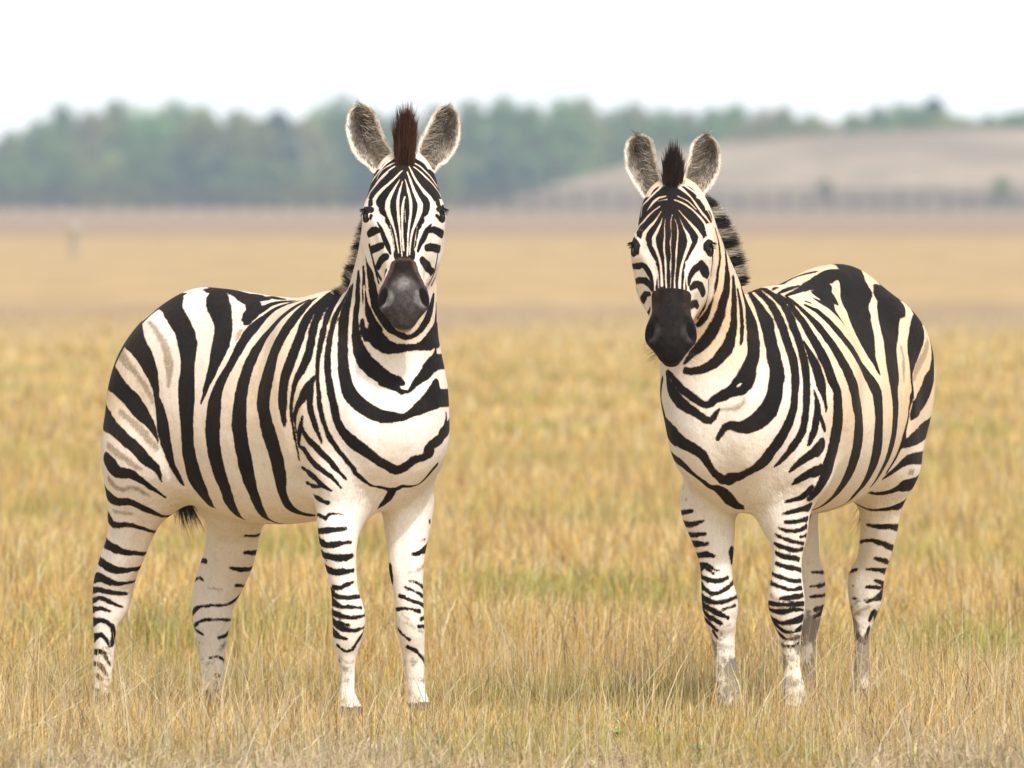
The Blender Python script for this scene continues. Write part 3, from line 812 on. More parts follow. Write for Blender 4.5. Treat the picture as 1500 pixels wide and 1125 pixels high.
ZEBRA_ONE = dict(
 body=[(0.06,1,8,[[1,0,0],[0,1.2,0],[0,0,1]],[(0.3300,0.0000,0.9700,0.2650),(0.2200,0.0000,0.9550,0.3150),(0.0500,0.0000,0.9350,0.3420),(-0.1500,0.0000,0.9370,0.3520),(-0.3300,0.0000,0.9750,0.3350),(-0.4600,0.0000,1.0300,0.2700),(-0.5400,0.0000,1.0400,0.2000)]),
  (0.07,1,8,None,[(0.2200,0.0900,1.1800,0.1000),(0.3400,0.1100,1.0200,0.1250),(0.4300,0.1150,0.8700,0.1050),(0.3800,0.1400,0.7600,0.0950)]),
  (0.08,1,8,None,[(-0.2800,0.1500,0.9200,0.1100),(-0.3600,0.1700,0.8000,0.1000)]),
  (0.07,1,8,None,[(0.2200,-0.0900,1.1800,0.1000),(0.3400,-0.1100,1.0200,0.1250),(0.4300,-0.1150,0.8700,0.1050),(0.3800,-0.1400,0.7600,0.0950)]),
  (0.08,1,8,None,[(-0.2800,-0.1500,0.9200,0.1100),(-0.3600,-0.1700,0.8000,0.1000)]),
  (0.07,1,8,None,[(-0.4000,0.1200,1.1400,0.1300),(-0.4900,0.1300,1.0300,0.1450),(-0.5150,0.1400,0.9000,0.1450),(-0.5000,0.1500,0.7700,0.1200)]),
  (0.07,1,8,None,[(-0.4000,-0.1200,1.1400,0.1300),(-0.4900,-0.1300,1.0300,0.1450),(-0.5150,-0.1400,0.9000,0.1450),(-0.5000,-0.1500,0.7700,0.1200)]),
  (0.08,1,8,None,[(0.4200,0.0000,0.9500,0.1700),(0.4500,0.0000,0.8600,0.1550),(0.4000,0.0000,0.7600,0.1200)]),
  (0.1,1,8,None,[(0.2400,0.0000,1.2300,0.0800),(0.0500,0.0000,1.2000,0.0800),(-0.2000,0.0000,1.2100,0.0800),(-0.4000,0.0000,1.2200,0.0900)]),
  (0.09,1,8,None,[(0.2200,0.0000,1.0200,0.2700),(0.3400,0.0631,1.0414,0.1783),(0.4100,0.0224,1.1724,0.1605),(0.4600,-0.0036,1.3023,0.1419),(0.5000,-0.0215,1.4315,0.1223),(0.5200,-0.0169,1.5603,0.1051),(0.5100,0.0033,1.6568,0.0697)]),
  (0.05,1,10,None,[(0.3600,-0.1135,0.6681,0.0924),(0.3800,-0.1566,0.5946,0.0687),(0.4000,-0.1788,0.5336,0.0579),(0.4100,-0.1780,0.4695,0.0482),(0.4200,-0.1713,0.3881,0.0429),(0.4300,-0.1676,0.3325,0.0504),(0.4300,-0.1632,0.2938,0.0514),(0.4250,-0.1658,0.2379,0.0439),(0.4200,-0.1625,0.1882,0.0300),(0.4200,-0.1581,0.1236,0.0225),(0.4250,-0.1644,0.0640,0.0257),(0.4370,-0.1644,0.0300,0.0324),(0.4450,-0.1644,-0.0050,0.0396),(0.4450,-0.1644,-0.0400,0.0396)]),
  (0.05,1,10,None,[(0.3600,0.1657,0.6500,0.0823),(0.3800,0.1416,0.5797,0.0725),(0.4000,0.1206,0.5160,0.0605),(0.4100,0.1078,0.4605,0.0562),(0.4200,0.1071,0.3787,0.0475),(0.4300,0.1048,0.3164,0.0443),(0.4300,0.1109,0.2514,0.0421),(0.4200,0.1297,0.1854,0.0357),(0.4200,0.1372,0.1050,0.0303),(0.4250,0.1398,0.0424,0.0335),(0.4450,0.1398,-0.0050,0.0396),(0.4450,0.1398,-0.0400,0.0396)]),
  (0.09,1,10,[[0.9,0,0],[0,1.15,0],[0,0,1]],[(-0.4700,-0.2085,0.7806,0.1283),(-0.5000,-0.1886,0.6982,0.1164),(-0.5400,-0.1864,0.6114,0.0890),(-0.5700,-0.1814,0.5378,0.0726),(-0.6000,-0.1809,0.4774,0.0683),(-0.6300,-0.1790,0.4279,0.0672),(-0.6600,-0.1712,0.3715,0.0662),(-0.6700,-0.1726,0.3116,0.0607),(-0.6700,-0.1950,0.2549,0.0419),(-0.6700,-0.2011,0.1889,0.0353),(-0.6700,-0.2071,0.1052,0.0331),(-0.6650,-0.2177,0.0242,0.0309),(-0.6450,-0.2177,-0.0300,0.0396),(-0.6450,-0.2177,-0.0650,0.0396)]),
  (0.09,1,10,[[0.9,0,0],[0,1.15,0],[0,0,1]],[(-0.3600,0.0860,0.6332,0.1058),(-0.4000,0.1203,0.5649,0.0905),(-0.4300,0.1377,0.5061,0.0851),(-0.4700,0.1569,0.4467,0.0831),(-0.5100,0.1578,0.3788,0.0787),(-0.5300,0.1491,0.3141,0.0699),(-0.5300,0.1429,0.2633,0.0632),(-0.5300,0.1429,0.1967,0.0499),(-0.5300,0.1428,0.1301,0.0410),(-0.5200,0.1349,0.0509,0.0377),(-0.5080,0.1349,0.0050,0.0324),(-0.5000,0.1349,-0.0300,0.0396),(-0.5000,0.1349,-0.0650,0.0396)]),
  (0.027,-1,8,None,[(-0.3486,-0.3065,1.0089,0.0180),(-0.3279,-0.3072,0.9154,0.0180),(-0.2966,-0.3059,0.8375,0.0180),(-0.2782,-0.2867,0.7712,0.0180),(-0.2641,-0.2542,0.7028,0.0180)]),
  (0.027,-1,8,None,[(0.2991,-0.3073,1.0147,0.0180),(0.2908,-0.2867,0.9141,0.0180),(0.2870,-0.2672,0.8475,0.0180),(0.2761,-0.2414,0.7815,0.0180),(0.2527,-0.1950,0.7081,0.0180),(0.2997,-0.2171,0.6508,0.0180)]),
  (0.075,-1,8,None,[(0.6404,-0.0666,1.1394,0.0500),(0.6334,-0.0984,1.0629,0.0500),(0.6433,-0.1261,0.8712,0.0500),(0.5927,-0.0901,0.7123,0.0500),(0.4997,-0.0323,0.5972,0.0500)]),
  (0.075,-1,8,None,[(0.4347,-0.2898,1.1121,0.0500),(0.4432,-0.2991,0.9602,0.0500),(0.4502,-0.2844,0.8517,0.0500),(0.5139,-0.2151,0.7201,0.0500),(0.5296,-0.1068,0.6408,0.0500)]),
  (0.0135,-1,8,None,[(0.5648,-0.0906,1.1547,0.0090),(0.5877,-0.0376,1.1395,0.0090),(0.5927,0.0491,1.1574,0.0090)]),
  (0.075,-1,8,None,[(0.4023,-0.2069,1.3087,0.0500),(0.4519,-0.2144,1.1916,0.0500),(0.5160,-0.2257,1.0894,0.0500),(0.5763,-0.2216,0.9956,0.0500)]),
  (0.0825,-1,8,None,[(-0.1139,-0.1295,1.3516,0.0550),(0.0041,-0.2183,1.2594,0.0550),(0.0950,-0.3099,1.1563,0.0550),(0.1076,-0.3609,1.0315,0.0550)]),
  (0.027,-1,8,None,[(0.4498,-0.2119,0.6249,0.0180),(0.4715,-0.2082,0.5119,0.0180),(0.4796,-0.2012,0.4265,0.0180)]),
  (0.0135,-1,8,None,[(0.4600,-0.2090,0.2265,0.0090),(0.4427,-0.1904,0.0959,0.0090)]),
  (0.012,-1,8,None,[(0.4100,-0.2258,0.3515,0.0080),(0.4524,-0.2220,0.3196,0.0080),(0.4026,-0.2196,0.2794,0.0080)]),
  (0.012,-1,8,None,[(0.4842,-0.1453,0.3536,0.0080),(0.4871,-0.1870,0.3156,0.0080),(0.4899,-0.1522,0.2741,0.0080)]),
  (0.027,-1,8,None,[(0.4351,0.0617,0.5956,0.0180),(0.4577,0.0493,0.4618,0.0180),(0.4705,0.0545,0.3954,0.0180)]),
  (0.0135,-1,8,None,[(0.4676,0.0796,0.2231,0.0090),(0.4483,0.1040,0.0712,0.0090)]),
  (0.012,-1,8,None,[(0.4207,0.0489,0.3304,0.0080),(0.4481,0.0566,0.2920,0.0080),(0.4119,0.0589,0.2527,0.0080)]),
  (0.015,-1,8,None,[(-0.5732,-0.2578,0.5240,0.0100),(-0.6153,-0.2482,0.4243,0.0100),(-0.6438,-0.2361,0.3459,0.0100),(-0.6378,-0.2341,0.2148,0.0100),(-0.6312,-0.2404,0.0625,0.0100)]),
  (0.015,-1,8,None,[(-0.5608,-0.1723,0.3741,0.0100),(-0.5938,-0.1988,0.3236,0.0100),(-0.6037,-0.1968,0.2662,0.0100)]),
  (0.027,-1,8,None,[(-0.4054,-0.2623,0.6141,0.0180),(-0.4769,-0.2181,0.5176,0.0180),(-0.5261,-0.2169,0.4263,0.0180)]),
  (0.015,-1,8,None,[(-0.4871,0.0627,0.4965,0.0100),(-0.5163,0.0781,0.3855,0.0100),(-0.5103,0.0783,0.2629,0.0100),(-0.5134,0.0944,0.1399,0.0100)]),
  (0.015,-1,8,None,[(-0.4070,0.1658,0.3562,0.0100),(-0.4405,0.1410,0.3043,0.0100),(-0.4502,0.1183,0.2629,0.0100)])],
 head=[(0.05,1,8,[[0.332,-0.332,-0.8829],[0.693,0.693,0],[0.6243,-0.6243,0.4695]],[(0.5259,-0.0124,1.6895,0.0880),(0.5387,-0.0252,1.6448,0.1040),(0.5588,-0.0453,1.5807,0.1120),(0.5723,-0.0588,1.5342,0.1080),(0.6051,-0.0916,1.4682,0.0820),(0.6344,-0.1208,1.4053,0.0620),(0.6566,-0.1430,1.3484,0.0500),(0.6728,-0.1592,1.2926,0.0460)]),
  (0.04,1,8,[[0.332,-0.332,-0.8829],[0.7071,0.7071,0],[0.6243,-0.6243,0.4695]],[(0.5570,0.0414,1.5813,0.0550),(0.5595,0.0474,1.5007,0.0560),(0.5737,0.0247,1.4410,0.0520),(0.5970,-0.0198,1.4042,0.0450),(0.6252,-0.0692,1.3541,0.0350),(0.6459,-0.1012,1.2946,0.0300)]),
  (0.04,1,8,[[0.332,-0.332,-0.8829],[0.7071,0.7071,0],[0.6243,-0.6243,0.4695]],[(0.4721,-0.0434,1.5813,0.0550),(0.4661,-0.0459,1.5007,0.0560),(0.4888,-0.0601,1.4410,0.0520),(0.5333,-0.0834,1.4042,0.0450),(0.5828,-0.1116,1.3541,0.0350),(0.6148,-0.1323,1.2946,0.0300)]),
  (0.03,1,8,[[0.332,-0.332,-0.8829],[0.7071,0.7071,0],[0.6243,-0.6243,0.4695]],[(0.6367,0.0013,1.5924,0.0340),(0.6525,-0.0060,1.5615,0.0340),(0.6477,-0.0154,1.5235,0.0260),(0.6497,-0.0541,1.4482,0.0200)]),
  (0.03,1,8,[[0.332,-0.332,-0.8829],[0.7071,0.7071,0],[0.6243,-0.6243,0.4695]],[(0.5122,-0.1231,1.5924,0.0340),(0.5196,-0.1390,1.5615,0.0340),(0.5289,-0.1342,1.5235,0.0260),(0.5676,-0.1361,1.4482,0.0200)]),
  (0.012,1,8,[[0.332,-0.332,-0.8829],[0.7071,0.7071,0],[0.6243,-0.6243,0.4695]],[(0.6601,-0.0080,1.5957,0.0130),(0.6742,-0.0094,1.5879,0.0120),(0.6847,-0.0184,1.5703,0.0100)]),
  (0.012,1,8,[[0.332,-0.332,-0.8829],[0.7071,0.7071,0],[0.6243,-0.6243,0.4695]],[(0.5215,-0.1466,1.5957,0.0130),(0.5229,-0.1607,1.5879,0.0120),(0.5320,-0.1712,1.5703,0.0100)]),
  (0.04,1,8,[[0.332,-0.332,-0.8829],[0.7071,0.7071,0],[0.6243,-0.6243,0.4695]],[(0.6141,0.0013,1.5159,0.0450),(0.6177,-0.0165,1.4447,0.0400)]),
  (0.04,1,8,[[0.332,-0.332,-0.8829],[0.7071,0.7071,0],[0.6243,-0.6243,0.4695]],[(0.5122,-0.1005,1.5159,0.0450),(0.5301,-0.1042,1.4447,0.0400)]),
  (0.022,1,8,[[0.332,-0.332,-0.8829],[0.7071,0.7071,0],[0.6243,-0.6243,0.4695]],[(0.6808,-0.1305,1.3584,0.0340),(0.7014,-0.1256,1.3247,0.0330),(0.7107,-0.1250,1.2962,0.0290),(0.7034,-0.1277,1.2809,0.0220)]),
  (0.022,1,8,[[0.332,-0.332,-0.8829],[0.7071,0.7071,0],[0.6243,-0.6243,0.4695]],[(0.6440,-0.1673,1.3584,0.0340),(0.6392,-0.1879,1.3247,0.0330),(0.6385,-0.1971,1.2962,0.0290),(0.6412,-0.1899,1.2809,0.0220)]),
  (0.02,1,8,[[0.332,-0.332,-0.8829],[0.594,0.594,0],[0.6243,-0.6243,0.4695]],[(0.6632,-0.1497,1.3307,0.0440),(0.6686,-0.1550,1.2951,0.0460),(0.6726,-0.1590,1.2675,0.0430),(0.6736,-0.1600,1.2479,0.0360)]),
  (0.01,1,8,[[0.332,-0.332,-0.8829],[0.594,0.594,0],[0.6243,-0.6243,0.4695]],[(0.6187,-0.1051,1.3086,0.0320),(0.6311,-0.1176,1.2669,0.0320),(0.6460,-0.1324,1.2317,0.0270)]),
  (0.018,1,8,[[0.332,-0.332,-0.8829],[0.7071,0.7071,0],[0.6243,-0.6243,0.4695]],[(0.6663,-0.0467,1.5423,0.0200),(0.6689,-0.0818,1.4772,0.0150),(0.6779,-0.1077,1.4224,0.0100)]),
  (0.018,1,8,[[0.332,-0.332,-0.8829],[0.7071,0.7071,0],[0.6243,-0.6243,0.4695]],[(0.5603,-0.1528,1.5423,0.0200),(0.5954,-0.1554,1.4772,0.0150),(0.6213,-0.1643,1.4224,0.0100)]),
  (0.008,-1,8,[[0.332,-0.332,-0.8829],[0.7071,0.7071,0],[0.6243,-0.6243,0.4695]],[(0.7315,-0.1388,1.3523,0.0130),(0.7445,-0.1362,1.3301,0.0210),(0.7467,-0.1342,1.3042,0.0190)]),
  (0.008,-1,8,[[0.332,-0.332,-0.8829],[0.7071,0.7071,0],[0.6243,-0.6243,0.4695]],[(0.6524,-0.2180,1.3523,0.0130),(0.6497,-0.2309,1.3301,0.0210),(0.6477,-0.2332,1.3042,0.0190)]),
  (0.012,-1,2,[[0.332,-0.332,-0.8829],[0.7071,0.7071,0],[0.6243,-0.6243,0.4695]],[(0.6903,0.0043,1.5718,0.0160)]),
  (0.012,-1,2,[[0.332,-0.332,-0.8829],[0.7071,0.7071,0],[0.6243,-0.6243,0.4695]],[(0.5093,-0.1768,1.5718,0.0160)]),
  (0.008,-1,8,[[0.332,-0.332,-0.8829],[0.7071,0.7071,0],[0.6243,-0.6243,0.4695]],[(0.6673,-0.1537,1.2092,0.0070),(0.6803,-0.1328,1.2198,0.0070),(0.6878,-0.1092,1.2454,0.0060),(0.6819,-0.0906,1.2929,0.0030)]),
  (0.008,-1,8,[[0.332,-0.332,-0.8829],[0.7071,0.7071,0],[0.6243,-0.6243,0.4695]],[(0.6673,-0.1537,1.2092,0.0070),(0.6463,-0.1667,1.2198,0.0070),(0.6227,-0.1742,1.2454,0.0060),(0.6041,-0.1684,1.2929,0.0030)])],
 ho=(0.57500,-0.06144,1.74004), hA=[(0.331967,-0.331967,-0.882948),(0.707107,0.707107,0.000000),(0.624338,-0.624338,0.469472)],
 sb="""
k -661,163,1063,21;-667,150,1076,24;-673,136,1089,27;-679,122,1103,30;-685,108,1116,33;-690,94,1128,36;-694,79,1140,39;-696,62,1151,42;-696,46,1162,44;-695,28,1171,44;-692,10,1179,44;-687,-8,1186,44;-681,-26,1191,44;-673,-43,1195,44;-663,-60,1198,44;-653,-77,1199,44;-641,-93,1200,44;-628,-108,1199,44;-614,-123,1198,44;-600,-137,1197,44;-586,-151,1195,44;-572,-166,1194,44;-558,-180,1192,44;-498,-229,1179,47;-466,-248,1165,40;-445,-258,1151,36;-426,-264,1138,33;-410,-268,1125,32;-396,-270,1112,31;-384,-272,1098,29;-374,-273,1083,28;-364,-274,1069,26;-355,-275,1054,23;-347,-277,1039,20;-341,-278,1024,18;-335,-280,1009,17;-331,-282,993,17;-325,-284,978,18;-316,-288,963,23;-308,-291,948,27;-302,-293,933,29;-298,-293,917,32;-295,-292,902,34;-292,-290,886,32;-289,-288,871,30;-286,-286,856,27;-283,-283,841,25;-281,-279,826,22;-280,-275,811,19;-281,-270,795,16;-280,-264,780,13;-278,-258,766,12;-275,-251,752,12;-273,-242,738,10;-272,-233,724,8;-271,-223,710,5
k -687,122,1077,19;-698,106,1080,22;-709,89,1082,25;-717,72,1083,28;-725,53,1085,30;-730,34,1086,33;-734,15,1086,36;-735,-5,1086,39;-733,-24,1086,41;-728,-43,1084,41;-722,-62,1082,41;-714,-80,1080,41;-704,-97,1078,41;-693,-114,1075,41;-682,-130,1072,41;-671,-147,1070,41;-660,-163,1067,41;-648,-179,1064,41;-637,-195,1061,41;-624,-211,1058,41;-611,-225,1055,41;-597,-239,1051,41;-582,-251,1047,41;-545,-271,1036,38;-519,-280,1024,33;-499,-284,1012,31;-481,-285,1001,30;-464,-285,989,29;-447,-285,978,29;-432,-284,966,30;-419,-285,953,30;-403,-285,941,27;-386,-287,929,24;-369,-289,917,20;-354,-290,904,16;-343,-290,890,12;-333,-289,876,9;-324,-289,861,6;-317,-288,846,3
k -722,71,1048,16;-729,54,1040,19;-735,36,1033,21;-738,18,1025,23;-739,0,1018,26;-737,-18,1011,28;-732,-36,1005,31;-726,-54,998,33;-718,-71,992,35;-709,-88,987,35;-700,-105,981,35;-691,-122,975,35;-682,-139,969,35;-674,-156,963,35;-665,-173,957,35;-657,-190,951,35;-647,-207,946,35;-636,-223,940,35;-625,-238,934,35;-612,-251,928,35;-598,-264,922,35;-583,-275,916,35;-566,-285,909,35;-536,-298,897,28;-512,-306,887,23;-489,-310,877,21;-468,-314,867,21;-450,-316,856,20;-432,-317,846,20;-414,-316,837,19;-398,-315,827,19;-384,-313,816,20;-372,-311,804,21;-362,-307,792,21;-349,-303,782,18;-337,-297,773,15;-327,-290,763,14;-323,-283,750,9;-323,-276,735,6;-326,-268,719,4
k -531,-318,787,24;-513,-322,775,28;-497,-323,763,29;-483,-323,752,26;-464,-322,745,20;-443,-320,744,17;-424,-317,743,16;-408,-312,738,16;-396,-305,729,14;-385,-297,721,12;-376,-288,712,11;-370,-278,701,10;-363,-267,693,8;-356,-255,685,6;-353,-241,676,4;-351,-226,665,3
k -696,57,914,11;-694,41,902,12;-690,25,891,14;-685,9,881,15;-679,-7,871,17;-673,-24,861,18;-667,-40,851,20;-662,-56,841,21;-657,-73,830,23;-653,-89,819,23;-651,-105,808,23;-649,-121,796,23;-648,-137,784,23;-648,-153,772,23;-647,-168,760,23;-645,-184,748,23;-642,-200,736,23;-637,-215,725,23;-630,-230,714,23;-620,-243,703,23;-608,-255,693,23;-594,-265,683,23;-578,-272,674,23;-555,-280,663,22;-533,-283,654,18;-510,-284,650,14;-486,-284,651,13;-465,-282,651,13;-450,-276,647,13;-439,-267,640,12;-431,-255,632,12;-425,-241,625,12;-416,-229,619,11;-410,-216,613,9;-410,-197,606,5;-411,-178,602,7;-415,-159,602,7;-421,-141,604,7;-428,-123,609,7;-436,-107,616,7;-445,-91,625,7;-453,-76,635,7;-462,-60,644,7;-471,-45,653,7;-480,-29,661,7;-489,-13,669,7;-500,2,675,7;-513,17,679,7;-526,31,683,7;-540,45,687,7;-553,59,691,6;-567,74,694,6;-580,88,699,5;-591,103,704,5;-601,119,711,4;-608,135,719,4;-613,152,728,3
k -655,79,825,9;-650,62,818,10;-644,44,810,11;-637,26,803,13;-630,9,797,14;-625,-9,789,15;-620,-26,781,16;-617,-43,772,18;-616,-60,761,19;-618,-75,749,19;-620,-90,736,19;-624,-104,722,19;-628,-118,709,19;-632,-133,695,19;-635,-147,682,19;-637,-162,669,19;-638,-178,657,19;-637,-193,644,19;-634,-208,633,19;-627,-222,621,19;-617,-235,610,19;-605,-244,599,19;-590,-251,589,19;-570,-255,577,15;-546,-257,573,10;-523,-255,574,9;-504,-252,575,9;-489,-244,573,8;-479,-232,569,7;-473,-216,565,7;-467,-202,559,6;-465,-183,553,4;-470,-167,551,5;-479,-151,552,5;-491,-137,554,5;-506,-126,559,5;-523,-119,564,5;-541,-114,571,5;-558,-113,579,5;-576,-115,588,5;-592,-120,597,5;-607,-128,606,5;-620,-139,616,5;-629,-152,626,5;-635,-167,637,5;-638,-182,649,5;-637,-198,661,4;-634,-212,673,4;-628,-226,686,4;-622,-240,700,3;-614,-252,713,3;-606,-264,727,3;-597,-275,741,3;-588,-285,755,2
n -544,-242,1124,19;-512,-260,1111,17;-490,-270,1099,16;-470,-275,1087,14;-450,-278,1077,12;-434,-279,1065,12;-421,-279,1053,11;-408,-279,1040,11;-396,-279,1028,11;-383,-279,1015,12;-372,-279,1002,11;-362,-279,988,10;-354,-280,974,8
n -435,-219,1228,7;-405,-233,1216,8;-383,-241,1204,10;-365,-246,1191,11;-350,-249,1179,13;-336,-251,1165,14;-324,-253,1151,15;-314,-256,1136,16;-305,-259,1121,17;-297,-262,1106,18;-289,-266,1091,18;-282,-271,1076,19;-277,-275,1060,17;-275,-279,1045,13;-274,-283,1029,10
n -493,-293,939,10;-472,-295,930,11;-451,-296,920,12;-432,-297,909,13;-413,-298,898,14;-395,-299,887,14;-377,-299,875,14;-361,-300,863,14;-346,-300,851,14;-333,-297,839,12;-322,-293,826,11
n -525,-316,830,12;-499,-323,821,12;-477,-325,811,12;-456,-326,801,12;-438,-325,792,11;-421,-322,783,11;-406,-318,773,11;-391,-313,763,11;-374,-307,760,5
n -531,-306,721,13;-515,-306,709,13;-501,-304,696,11;-481,-302,690,9;-457,-301,692,8;-435,-300,697,8;-417,-294,696,9;-405,-285,688,9;-395,-275,680,8;-389,-263,669,5
n -550,-268,618,7;-525,-270,615,7;-505,-268,612,7;-485,-264,612,7;-467,-260,613,6
n -60,-167,1206,8;-49,-190,1186,11;-42,-210,1166,4
k -641,191,1059,21;-640,183,1078,24;-639,176,1096,27;-637,167,1114,30;-635,159,1132,33;-632,149,1149,36;-628,140,1166,39;-623,129,1183,42;-618,118,1199,44;-612,106,1214,44;-606,94,1228,44;-599,81,1241,44;-591,67,1252,44;-582,52,1263,44;-572,37,1271,44;-562,22,1279,44;-552,6,1286,44;-541,-9,1291,44;-529,-25,1295,44;-517,-40,1298,44;-504,-56,1299,44;-491,-71,1300,44;-478,-85,1300,44;-412,-145,1287,43;-377,-171,1272,33;-353,-187,1258,33;-332,-196,1245,33;-314,-202,1232,32;-297,-207,1219,31;-281,-212,1205,31;-267,-218,1191,32;-253,-224,1177,34;-240,-232,1162,35;-228,-240,1147,36;-219,-248,1132,34;-211,-255,1117,32;-206,-261,1102,31;-202,-267,1087,31;-198,-272,1072,32;-195,-277,1057,34;-192,-281,1042,36;-189,-284,1027,37;-186,-287,1012,38;-183,-289,997,37;-181,-291,982,37;-179,-292,966,35;-178,-293,951,33;-177,-293,936,31;-177,-293,921,30;-178,-292,906,29;-179,-291,890,29;-180,-289,875,28;-182,-286,860,28;-185,-282,845,28;-186,-278,829,29;-188,-274,814,30;-190,-268,799,32;-191,-262,784,33;-192,-256,769,34;-195,-248,754,35;-198,-240,739,36;-201,-230,724,37;-203,-220,710,36;-206,-209,696,34;-208,-197,682,30;-210,-184,669,26;-214,-169,656,20;-219,-152,643,15;-209,-143,635,4
k -632,-228,939,19;-629,-229,959,22;-626,-230,979,24;-623,-230,999,27;-618,-230,1018,30;-613,-229,1037,32;-608,-228,1056,35;-602,-226,1075,38;-595,-223,1094,40;-587,-220,1112,40;-579,-215,1130,40;-570,-210,1147,40;-561,-204,1163,40;-551,-198,1179,40;-541,-190,1195,40;-530,-182,1210,40;-519,-174,1224,40;-507,-165,1238,40;-496,-156,1251,40;-484,-147,1264,40;-471,-137,1276,40;-458,-126,1287,40;-445,-115,1297,40;-432,-104,1305,31;-420,-91,1313,17
k -584,192,1155,13;-574,186,1172,15;-564,179,1188,17;-554,172,1203,19;-543,163,1217,21;-531,155,1231,23;-519,146,1244,25;-507,137,1257,27;-495,127,1270,28;-482,117,1282,28;-469,107,1293,28;-456,96,1303,28;-442,85,1312,28;-428,73,1320,28;-414,61,1326,28;-399,48,1331,28;-385,35,1333,28;-370,21,1335,28;-356,7,1335,28;-342,-7,1335,28;-328,-20,1332,28;-314,-34,1329,28;-300,-48,1324,23;-269,-78,1310,35;-244,-99,1295,39;-221,-115,1281,38;-199,-128,1267,37;-178,-142,1252,35;-157,-156,1237,31;-139,-170,1222,31;-124,-185,1207,31;-112,-199,1192,34;-102,-212,1178,35;-94,-223,1163,36;-89,-232,1148,36;-85,-241,1133,34;-84,-249,1119,31;-84,-256,1104,27;-85,-262,1090,24;-86,-268,1075,22;-88,-273,1061,20;-91,-277,1047,17;-96,-281,1033,14;-99,-285,1018,12;-102,-287,1003,8;-107,-290,989,6;-113,-291,974,4
k -350,-34,1332,21;-323,-40,1328,28;-301,-36,1328,26;-284,-28,1328,23;-264,-22,1327,18;-239,-22,1324,12;-220,-15,1323,6
k -85,-13,1310,13;-49,-27,1306,12;-18,-35,1304,10;9,-39,1302,7
k -172,-44,1309,30;-156,-38,1309,34;-135,-36,1306,31;-111,-37,1303,23;-86,-39,1302,15;-61,-42,1301,7
k -563,61,1269,12;-545,57,1279,14;-528,53,1289,16;-511,50,1298,18;-494,46,1307,20;-476,42,1316,21;-458,38,1323,23;-440,33,1329,25;-421,28,1334,26;-402,23,1336,26;-383,17,1336,26;-364,11,1336,26;-345,5,1335,26;-326,0,1334,26;-307,-6,1332,26;-288,-12,1330,26;-269,-18,1328,26;-250,-23,1325,26;-231,-29,1322,26;-212,-35,1319,26;-193,-40,1315,26;-175,-46,1309,26;-157,-50,1303,26;-127,-58,1293,21;-95,-79,1276,27;-77,-99,1260,36;-71,-117,1245,30;-62,-136,1229,16
k -47,-89,1269,24;-35,-82,1277,20;-24,-74,1284,16;-9,-68,1289,13;9,-64,1293,12;27,-61,1295,10;51,-63,1296,8;83,-72,1298,6
k 139,-103,1299,4;105,-91,1294,7;78,-86,1290,9;60,-89,1285,11;45,-94,1279,12;29,-98,1273,14;16,-104,1264,15;6,-111,1255,18;-2,-118,1244,20;-10,-127,1234,24;-16,-137,1224,27;-19,-148,1213,29;-19,-162,1202,27;-18,-176,1190,24;-16,-190,1177,22;-13,-204,1165,21;-11,-216,1152,20;-9,-228,1139,19;-9,-238,1126,19;-10,-247,1112,18;-13,-255,1099,18;-17,-261,1086,18;-23,-266,1073,18;-28,-271,1059,18;-34,-275,1046,20;-39,-279,1032,22;-44,-283,1018,23;-47,-286,1003,25;-50,-288,988,27;-52,-290,973,30;-53,-291,958,31;-54,-292,943,32;-56,-292,928,32;-58,-292,912,32;-60,-291,897,33;-62,-289,882,33;-64,-287,866,32;-65,-284,851,31;-66,-281,836,31;-67,-277,821,31;-68,-273,806,31;-69,-267,791,31;-70,-262,776,30;-71,-255,761,30;-73,-248,746,30;-74,-239,731,29;-76,-231,717,28;-78,-221,702,26;-82,-209,688,24;-90,-196,672,23;-99,-182,657,24;-107,-165,643,22;-116,-146,629,19;-125,-125,616,14;-133,-102,605,9;-134,-83,597,4
k 202,-121,1302,7;192,-131,1296,10;181,-139,1290,14;170,-147,1282,16;161,-155,1274,18;152,-163,1265,19;143,-171,1255,20;133,-176,1244,22;121,-179,1233,23;108,-180,1221,25;94,-180,1210,25;83,-183,1198,25;74,-188,1186,25;70,-196,1174,25;68,-205,1161,26;67,-215,1148,27;67,-224,1135,26;66,-234,1121,25;66,-243,1108,25;65,-250,1094,24;64,-256,1080,24;63,-261,1066,24;62,-266,1051,24;61,-270,1037,25;60,-274,1022,26;59,-277,1007,27;59,-280,992,27;60,-282,977,28;60,-285,962,29;60,-286,947,31;60,-287,932,32;59,-286,917,33;58,-285,902,33;58,-283,887,32;58,-281,872,31;58,-278,857,31;58,-275,842,31;58,-271,827,31;59,-267,812,32;58,-262,797,31;55,-256,782,31;53,-250,767,31;50,-243,752,29;47,-235,737,27;43,-226,722,26;40,-217,707,23;36,-206,693,22;31,-194,678,20;24,-180,663,19;17,-165,649,18;8,-148,634,17;-3,-127,620,15;-13,-105,608,11;-17,-84,599,7;-17,-64,593,6;-19,-42,588,6;-21,-23,585,6;-24,-3,584,6;-26,17,584,6;-29,36,586,6;-31,56,590,6;-34,75,595,6;-37,93,601,6;-40,111,609,6;-43,129,619,6;-46,145,629,6;-49,161,641,6;-52,176,653,6;-55,190,667,6;-58,204,681,6;-62,216,697,5;-65,228,712,5;-68,238,729,5;-72,248,746,4;-75,256,764,4;-79,264,782,3;-82,271,800,3;-86,277,819,3
